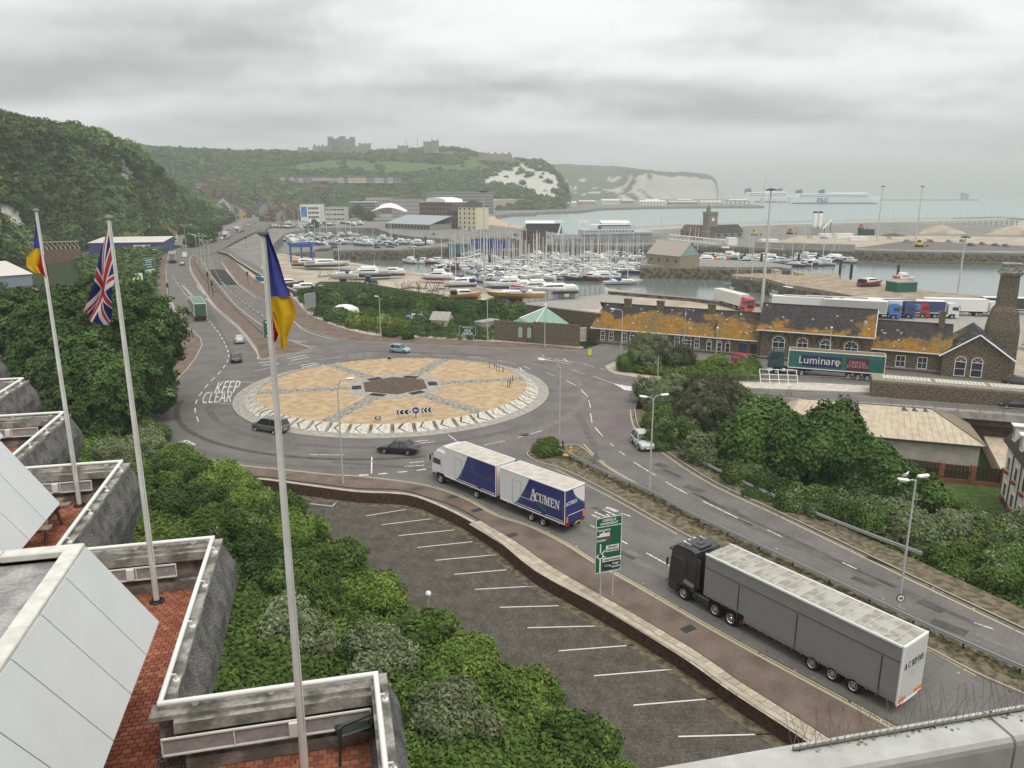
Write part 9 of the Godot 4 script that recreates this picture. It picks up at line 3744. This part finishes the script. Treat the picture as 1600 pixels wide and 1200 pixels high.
	sign_text(s,"LIMEKILN",0.5,0.945,0.042,W,0.5)
	sign_text(s,"ROUNDABOUT",0.5,0.885,0.042,W,0.66)
	sign_bits(s,"rule",[[0.5,0.835,0.98,0.012]],W)
	sign_text(s,"Town Centre",0.3,0.775,0.042,W,0.52)
	sign_text(s,"Station",0.22,0.595,0.042,W,0.34)
	sign_bits(s,"boat_symbol",[[0.3,0.67,0.48,0.03],[0.32,0.7,0.34,0.035],[0.3,0.74,0.06,0.05],[0.5,0.7,0.06,0.05]],W)
	sign_bits(s,"rail_symbol",[[0.48,0.61,0.16,0.06]],mats["red_lens"])
	var rg=MB.new()
	for i in 14:
		if i==3 or i==4:continue
		var an=TAU*(i+0.5)/14.0
		rg.box(V3((0.2-0.5)*s.W+cos(an)*0.2,s.y0+0.31*s.H+sin(an)*0.2,0.032),V3(0.07,0.105,0.014),Basis(Vector3.BACK,an))
	part(s.t,"roundabout_symbol",rg,W)
	sign_bits(s,"arm_symbol",[[0.2,0.13,0.055,0.24],[0.2,0.45,0.045,0.16],[0.33,0.38,0.14,0.02,0.7],[0.33,0.29,0.12,0.02,-0.3],[0.07,0.31,0.06,0.02]],W)
	sign_bits(s,"white_panel",[[0.66,0.425,0.5,0.115],[0.64,0.225,0.7,0.07]],W)
	sign_bits(s,"black_panel",[[0.66,0.11,0.66,0.13]],K)
	for q in [["Channel",0.66,0.455,0.036,0.36],["View Road",0.66,0.4,0.036,0.44],["Cruise Terminals",0.64,0.225,0.036,0.62]]:
		var o:float=q[4]
		sign_text(s,q[0],q[1],q[2],q[3],K,o)
	sign_text(s,"Freight",0.8,0.14,0.036,W,0.26)
	sign_text(s,"Clearance",0.8,0.085,0.036,W,0.34)
	sign_bits(s,"lorry_symbol",[[0.46,0.12,0.2,0.055],[0.58,0.11,0.06,0.04]],W)
	for i in 4:
		for ch in s.t.get_children():
			if str(ch.name).begins_with("lettering"):ch.position.z=0.05
	# other signs
	s=sign_board("grey back of a large sign at the start of the boatyard bushes",[481,496],[491,494],[458,480],1.6,mats["sign_back"])
	s=sign_board("green direction sign on the avenue island behind the long flag",[420,545],[432,541],[497,526],2.0,mats["sign_green"])
	sign_bits(s,"white_lines",[[0.5,0.85,0.7,0.07],[0.5,0.7,0.5,0.06],[0.3,0.45,0.12,0.5],[0.62,0.5,0.5,0.06],[0.62,0.35,0.4,0.06],[0.5,0.12,0.7,0.06]],W)
	s=sign_board("green direction sign beside the avenue's tan footpath, white panel at its foot",[230,438],[242,436],[403,428],1.5,mats["sign_green"],0.0)
	sign_bits(s,"white_panel",[[0.5,0.16,0.8,0.26]],W)
	sign_bits(s,"white_lines",[[0.5,0.88,0.7,0.04],[0.45,0.75,0.5,0.04],[0.4,0.6,0.6,0.04],[0.5,0.45,0.5,0.04]],W)
	s=sign_board("small green sign in front of the blue shed",[237,402],[248,401],[387,396],1.2,mats["sign_green"],0.0)
	sign_bits(s,"white_lines",[[0.5,0.7,0.7,0.1],[0.5,0.35,0.5,0.1]],W)
	s=sign_board("white square petrol sign with a green and yellow flower emblem",[214,458],[222,457],[427,443],1.9,W,0.0)
	for q in [[0.34,0.33,mats["sign_green"]],[0.26,0.32,mat("emblem_lime",Color(0.25,0.45,0.05),0.5)],[0.13,0.31,mat("emblem_yellow",Color(0.75,0.7,0.15),0.5)]]:
		m=MB.new()
		var rad:float=q[0]*s.W
		for i in 9:
			var an=TAU*i/9.0
			m.lathe([V2(rad*0.5,0),V2(rad*0.5,0.01),V2(0,0.01)],8,V3(cos(an)*rad*0.55,s.y0+0.5*s.H+sin(an)*rad*0.55,0.1-q[0]*0.2),Basis(Vector3.RIGHT,PI/2))
		m.lathe([V2(rad*0.6,0),V2(rad*0.6,0.012),V2(0,0.012)],12,V3(0,s.y0+0.5*s.H,0.1-q[0]*0.2),Basis(Vector3.RIGHT,PI/2))
		part(s.t,"flower_emblem",m,q[2])
	s=sign_board("dark green harbour name board with white lettering by the north footpath",[722,533],[740,534],[510,523],1.4,mat("board_green",Color(0.01,0.06,0.045),0.5),0.0)
	sign_text(s,"DOVER",0.5,0.5,0.24,W,0.4)
	sign_text(s,"HARBOUR",0.5,0.18,0.24,W,0.6)
	sign_bits(s,"white_lines",[[0.3,0.83,0.24,0.06],[0.7,0.83,0.24,0.06],[0.5,0.83,0.06,0.14]],W)
	# roundabout chevron boards
	for i in 2:
		s=sign_board(["black board with two white chevrons, left of the round blue arrow sign","black board with two white chevrons, right of the round blue arrow sign"][i],[[623,655.5],[661,652]][i],[[639,654.5],[674,650.5]][i],[[640,648],[636.5,645]][i],1.4,K,0.8,"chevron boards on the roundabout")
		m=MB.new()
		for k in 3:
			var x:float=s.W*(-0.33+0.33*k)
			for sg in [-1,1]:
				m.box(V3(x+0.07,s.y0+s.H*(0.5+sg*0.2),0.034),V3(0.13,s.H*0.55,0.014),Basis(Vector3.BACK,-sg*0.7))
		part(s.t,"chevron",m,W)
	var bp=G(650,654,0.8)
	var bt=thing("arrow_sign","round blue sign with a white left arrow between the chevron boards","road sign","",bp,0.1)
	m=MB.new()
	m.tube([Vector3.ZERO,V3(0,0.7,0)],0.05,6)
	part(bt,"post",m,mats["dark_metal"])
	m=MB.new()
	m.lathe([V2(0.42,0),V2(0.42,0.03),V2(0,0.03)],24,V3(0,1.05,0.03),Basis(Vector3.RIGHT,PI/2))
	part(bt,"disc",m,mats["sign_blue"])
	m=MB.new()
	m.box(V3(0.04,1.05,0.07),V3(0.46,0.09,0.01))
	for sg in [-1,1]:
		m.box(V3(-0.14,1.05+sg*0.07,0.07),V3(0.24,0.08,0.01),Basis(Vector3.BACK,sg*0.75))
	part(bt,"arrow",m,W)
	s=sign_board("small black and white board low on the roundabout gravel",[586,658.5],[595,658],[650,656],1.2,K,0.8)
	sign_bits(s,"white_mark",[[0.55,0.55,0.5,0.3]],W)
	s=sign_board("small black board at the far rim of the roundabout",[606,563],[611,563],[557,562],1.3,K,0.8)
	# clusters of guard posts on the roundabout
	for q in [["row of short posts with a rail at the right far rim of the roundabout",[[765,575],[773,577],[776,580],[780,581],[786,583]]],["small cluster of posts beside the right-hand stone path",[[793,604],[796,606],[798,601],[801,597]]],["two short posts at the left rim of the roundabout",[[432,611],[434,607]]]]:
		var t=thing("guard_posts",q[0],"guard posts","",G(q[1][0][0],q[1][0][1],0.8))
		var o=t.position
		var tops=[]
		for a in q[1]:
			m=MB.new()
			var p=G(a[0],a[1],0.8)-o
			m.tube([p,p+V3(0,1.0,0)],0.05,6)
			tops.append(p+V3(0,0.8,0))
			part(t,"post",m,mats["dark_metal"])
		m=MB.new()
		m.tube(tops,0.025,5)
		part(t,"rail",m,mats["dark_metal"])
	var fr=thing("pedestrian_barrier","grey mesh barrier panels at the far rim of the roundabout","barrier")
	var fp=resample(GL([544,564,565,561,586,560],0.8),1.4)
	for i in fp.size()-1:
		var d:Vector3=fp[i+1]-fp[i]
		var bb=Basis(d.normalized(),Vector3.UP,V3(-d.z,0,d.x).normalized())
		m=MB.new()
		m.box((fp[i]+fp[i+1])*0.5+V3(0,0.62,0),V3(d.length()-0.1,0.75,0.02),bb)
		part(fr,"panel",m,mat("panel_grey",Color(0.3,0.34,0.34),0.5,0.3))
		m=MB.new()
		m.box(fp[i]+V3(0,0.5,0),V3(0.06,1.05,0.06),bb)
		part(fr,"post",m,mats["galvanised"])
	# things lying at the nose of the middle strip
	var cp_=G(891.5,704,0.1)
	var cone=thing("traffic_cone","orange and white traffic cone on the dry middle strip","traffic cone","",cp_)
	m=MB.new()
	m.box(V3(0,0.02,0),V3(0.4,0.04,0.4))
	m.lathe([V2(0.15,0.04),V2(0.1,0.3)],12)
	m.lathe([V2(0.065,0.52),V2(0.03,0.74),V2(0,0.75)],12)
	part(cone,"cone",m,mats["orange_lens"])
	m=MB.new()
	m.lathe([V2(0.1,0.3),V2(0.065,0.52)],12)
	part(cone,"band",m,W)
	var yb=MB.new()
	yb.cbox(V3(0,0.05,0),V3(1.2,0.04,0.9),0.02,Basis(Vector3.BACK,0.08))
	var yo=solo("fallen_board","yellow sign board lying flat beside the lamp post","sign board","",yb,mat("sign_yellow",Color(0.7,0.5,0.04),0.5))
	yo.position=G(886,710,0.12)
	yo.rotation.y=0.5
	var tr=G(931,724,0.1)
	var tt=thing("triangle_sign","grey back of a triangular warning sign beside the crash barrier","road sign","",tr,-0.4)
	m=MB.new()
	m.tube([Vector3.ZERO,V3(0,1.2,0)],0.04,6)
	part(tt,"post",m,mats["galvanised"])
	m=MB.new()
	m.ext([V2(-0.5,0.45),V2(0.5,0.45),V2(0,1.4)],0.03,0.06)
	part(tt,"plate",m,mats["sign_back"])
	var kp=G(881,707,0.1)
	m=MB.new()
	m.cbox(V3(0,0.7,0),V3(0.16,1.4,0.08),0.02)
	m.cbox(V3(0,1.2,0.03),V3(0.2,0.3,0.08),0.02)
	var ko=solo("marker_post","thin black marker post leaning beside the orange cone","marker post","",m,K)
	ko.position=kp
	ko.rotation.z=0.12
	var yp=G(921.5,557,0.0)
	var ys=thing("yellow_sign","small yellow roadworks sign at the station entrance","road sign","",yp)
	m=MB.new()
	m.cbox(V3(0,0.75,0),V3(0.55,1.1,0.05),0.02)
	part(ys,"board",m,mat("sign_lemon",Color(0.75,0.68,0.05),0.5))
	m=MB.new()
	m.box(V3(-0.2,0.12,0),V3(0.05,0.25,0.3)); m.box(V3(0.2,0.12,0),V3(0.05,0.25,0.3))
	part(ys,"foot",m,mats["dark_metal"])
	var cb=G(1560,912,0.05)
	m=MB.new()
	m.cbox(V3(0,0.75,0),V3(0.55,1.5,0.4),0.03)
	var ct=thing("cable_cabinet","grey cable cabinet in front of the bushes by the slip road","cabinet","",cb,0.6)
	part(ct,"case",m,mat("cabinet_grey",Color(0.13,0.14,0.14),0.7))
	m=MB.new()
	m.cbox(V3(0,1.53,0),V3(0.62,0.06,0.47),0.02)
	part(ct,"lid",m,mat("cabinet_lid",Color(0.2,0.21,0.21),0.7))
	var aw=G(1232,622,0.12)
	var af=thing("triangle_sign","bare triangular sign frame seen from behind on the bridge","road sign","",aw)
	m=MB.new()
	m.tube([V3(-0.55,0,0),V3(0,1.7,0),V3(0.55,0,0)],0.035,5)
	m.tube([V3(-0.35,0.6,0),V3(0.35,0.6,0)],0.03,5)
	part(af,"frame",m,mats["dark_metal"])
	# traffic lights of the avenue
	traffic_light("traffic light on the island, nearer of the pair by the steel rails",[333,463],440)
	traffic_light("traffic light on the island, farther of the pair by the steel rails",[327,461],426)
	traffic_light("traffic light at the right kerb of the avenue before the brick wall",[388,446],425)
	traffic_light("traffic light at the left kerb of the avenue near the tan footpath",[264,466],443)
	traffic_light("distant traffic light where the avenue bends",[385,388],370)
	var pp=G(300.5,527,0.12)
	person("person in dark clothes standing at the kerb left of the avenue",pp,0.3,Color(0.03,0.03,0.04),Color(0.05,0.04,0.05))
	# railings and walls beside the north footpath and the avenue
	var rl=thing("footpath_railing","dark railing between the north footpath and the bushes","railing")
	var line=smooth(GL([474,482,491,496,530,511,580,522.5,640,525.5,700,529.5,760,533,860,539.5]),3)
	var pts=resample(line,2.4)
	m=MB.new()
	for yy in [0.5,1.0]:
		var tp=[]
		for p in pts:tp.append(p+V3(0,yy+0.1,0))
		m.tube(tp,0.03,4)
	part(rl,"rail",m,mats["dark_metal"])
	for p in pts:
		m=MB.new()
		m.box(p+V3(0,0.6,0),V3(0.07,1.1,0.07))
		part(rl,"post",m,mats["dark_metal"])
	var aw2=thing("avenue_wall","dark wall between the avenue footpath and the boatyard","wall")
	m=MB.new()
	m.wall(GL([340,396,356,400,372,412,400,430,430,446,462,461]),-0.5,0,-1.5,1.0)
	part(aw2,"stonework",m,mats["stone_wall"])
	m=MB.new()
	m.wall(GL([340,396,356,400,372,412,400,430,430,446,462,461]),-0.6,0.1,1.0,1.15)
	part(aw2,"coping",m,mats["concrete"])
	guard_rail("steel crash barrier along the avenue island nearer the roundabout",GL([322,430,347,462,372,488,404,517,425,533]),false)
	guard_rail("steel crash barrier between the lamps on the avenue island",GL([303,408,312,424,328,446,336,458]),true)
	guard_rail("low barrier curving across the avenue toward the far houses",GL([306,404,330,398,352,388,372,374,400,362,440,348]),true)
func build_flags()->void:
	var cloth=func(par:Node,called:String,rows:Array,base:Vector3,col:Color,fold:float,ph:float)->void:
		# rows: [survey row, x near the pole, x outer]
		var m=MB.new()
		var g=[]
		var nr=10
		for k in rows.size()-1:
			for s in nr:
				var f=float(s)/nr
				var a=rows[k]; var b=rows[k+1]
				var y=top_at(base,lerpf(a[0],b[0],f))-base.y
				var x0=lerpf(a[1],b[1],f); var x1=lerpf(a[2],b[2],f)
				var ring=[]
				for i in 13:
					var u=i/12.0
					ring.append(V3(lerpf(x0,x1,u),y,sin(u*9.0+ph+y*2.2)*fold*(0.3+u)+fold*sin(y*5.0+ph)*0.4))
				g.append(ring)
		m.loft(g,false,false,true)
		var mt=mat("cloth_"+called,col,0.9)
		mt.backlight_enabled=true
		mt.backlight=col.linear_to_srgb()*0.3
		part(par,called,m,mt)
	var blue=Color(0.062,0.072,0.28)
	var gold=Color(0.62,0.37,0.02)
	var red=Color(0.33,0.015,0.02)
	var b3=V3(-2.86,20,-8.98)
	var t=thing("flag","long blue, yellow and red flag hanging limp from the nearest flagpole","flag","flags on the terrace poles",b3)
	cloth.call(t,"blue_field",[[358,0.03,0.05],[375,0.03,0.085],[405,0.02,0.15],[440,0.0,0.2],[466,0.0,0.27]],b3,blue,0.035,0.4)
	cloth.call(t,"yellow_field",[[464,0.0,0.26],[478,0.0,0.3],[492,0.03,0.31],[508,0.06,0.26],[526,0.1,0.19],[547,0.12,0.16]],b3,gold,0.04,1.4)
	cloth.call(t,"red_field",[[486,-0.02,0.05],[502,-0.03,0.09],[520,0.0,0.1],[536,0.02,0.04]],b3+V3(0,0,0.0),red,0.035,2.0)
	var b1=V3(-11.3,20,-18.69)
	t=thing("flag","small blue, yellow and red flag hanging limp from the farthest flagpole","flag","flags on the terrace poles",b1)
	cloth.call(t,"blue_field",[[346,-0.05,-0.01],[368,-0.12,0.0],[390,-0.19,0.02]],b1,blue,0.05,0.0)
	cloth.call(t,"yellow_field",[[388,-0.18,0.02],[402,-0.38,0.0],[416,-0.42,-0.1],[428,-0.22,-0.08]],b1,gold,0.05,1.0)
	cloth.call(t,"red_field",[[398,-0.12,0.05],[412,-0.16,0.06],[424,-0.12,0.06],[434,-0.02,0.04]],b1+V3(0,0,0.0),red,0.05,2.2)
	# union flag: a printed sheet
	var im=Image.create(240,120,false,Image.FORMAT_RGB8)
	var U=Color(0.012,0.025,0.13).linear_to_srgb(); var Wt=Color(0.62,0.6,0.6).linear_to_srgb(); var Rd=Color(0.42,0.03,0.035).linear_to_srgb()
	for y in 120:
		for x in 240:
			var c=U
			var fx=x-119.5; var fy=(y-59.5)*2.0
			var d1=absf(fx-fy)/2.236; var d2=absf(fx+fy)/2.236
			if minf(d1,d2)<12:c=Wt
			var o1=(fx-fy)/2.236; var o2=(fx+fy)/2.236
			if (o1>0 and o1<8 and fx<0) or (o1<0 and o1>-8 and fx>0):c=Rd
			if (o2>0 and o2<8 and fx>0) or (o2<0 and o2>-8 and fx<0):c=Rd
			if absf(fx)<20 or absf(y-59.5)<20:c=Wt
			if absf(fx)<12 or absf(y-59.5)<12:c=Rd
			im.set_pixel(x,y,c)
	var um=StandardMaterial3D.new()
	um.albedo_texture=ImageTexture.create_from_image(im)
	um.roughness=0.9
	um.backlight_enabled=true
	um.backlight=Color(0.2,0.2,0.2)
	um.cull_mode=BaseMaterial3D.CULL_DISABLED
	var b2=V3(-7.12,20,-13.86)
	t=thing("flag","red, white and blue union flag drooping from the middle flagpole","flag","flags on the terrace poles",b2)
	var yt=top_at(b2,357)-20; var yb=top_at(b2,436)-20
	var fyt=top_at(b2,486)-20; var fyb=top_at(b2,511)-20
	var A=V3(-0.02,yt,0.03); var B=V3(-0.01,yb,0.03)
	var C=V3(-0.64,fyt,0.1); var D=V3(-0.36,fyb,-0.1)
	var m=MB.new()
	var nu=28; var nv=14
	var pt=func(i:int,j:int)->Vector3:
		var u=float(i)/nu; var v=float(j)/nv
		var p=A.lerp(B,v).lerp(C.lerp(D,v),u)
		p.z+=sin(v*8.0+u*3.0)*0.085*u+sin(u*7.0)*0.04
		p.x+=sin(v*6.0+1.0)*0.05*u
		p.y-=sin(PI*u)*0.05
		return p
	for i in nu:
		for j in nv:
			var a:Vector3=pt.call(i,j); var b:Vector3=pt.call(i+1,j); var c:Vector3=pt.call(i+1,j+1); var d:Vector3=pt.call(i,j+1)
			var nn=(c-a).cross(b-a).normalized()
			var u0=float(i)/nu; var u1=float(i+1)/nu; var v0=float(j)/nv; var v1=float(j+1)/nv
			m.stri(a,b,c,nn,nn,nn,V2(u0,v0),V2(u1,v0),V2(u1,v1))
			m.stri(a,c,d,nn,nn,nn,V2(u0,v0),V2(u1,v1),V2(u0,v1))
	part(t,"cloth",m,um)

func V3(x: float, y: float, z: float) -> Vector3:
	return Vector3(x, y, z)

func V2(x: float, y: float) -> Vector2:
	return Vector2(x, y)

func build_all() -> void:
	build_ground()
	build_road_details()
	build_road_wear()
	build_roundabout()
	build_far_land()
	build_hills()
	build_terraces()
	build_station()
	build_town()
	build_harbour()
	build_boats()
	build_vehicles()
	build_trucks()
	build_street()
	build_flags()
	build_greenery()
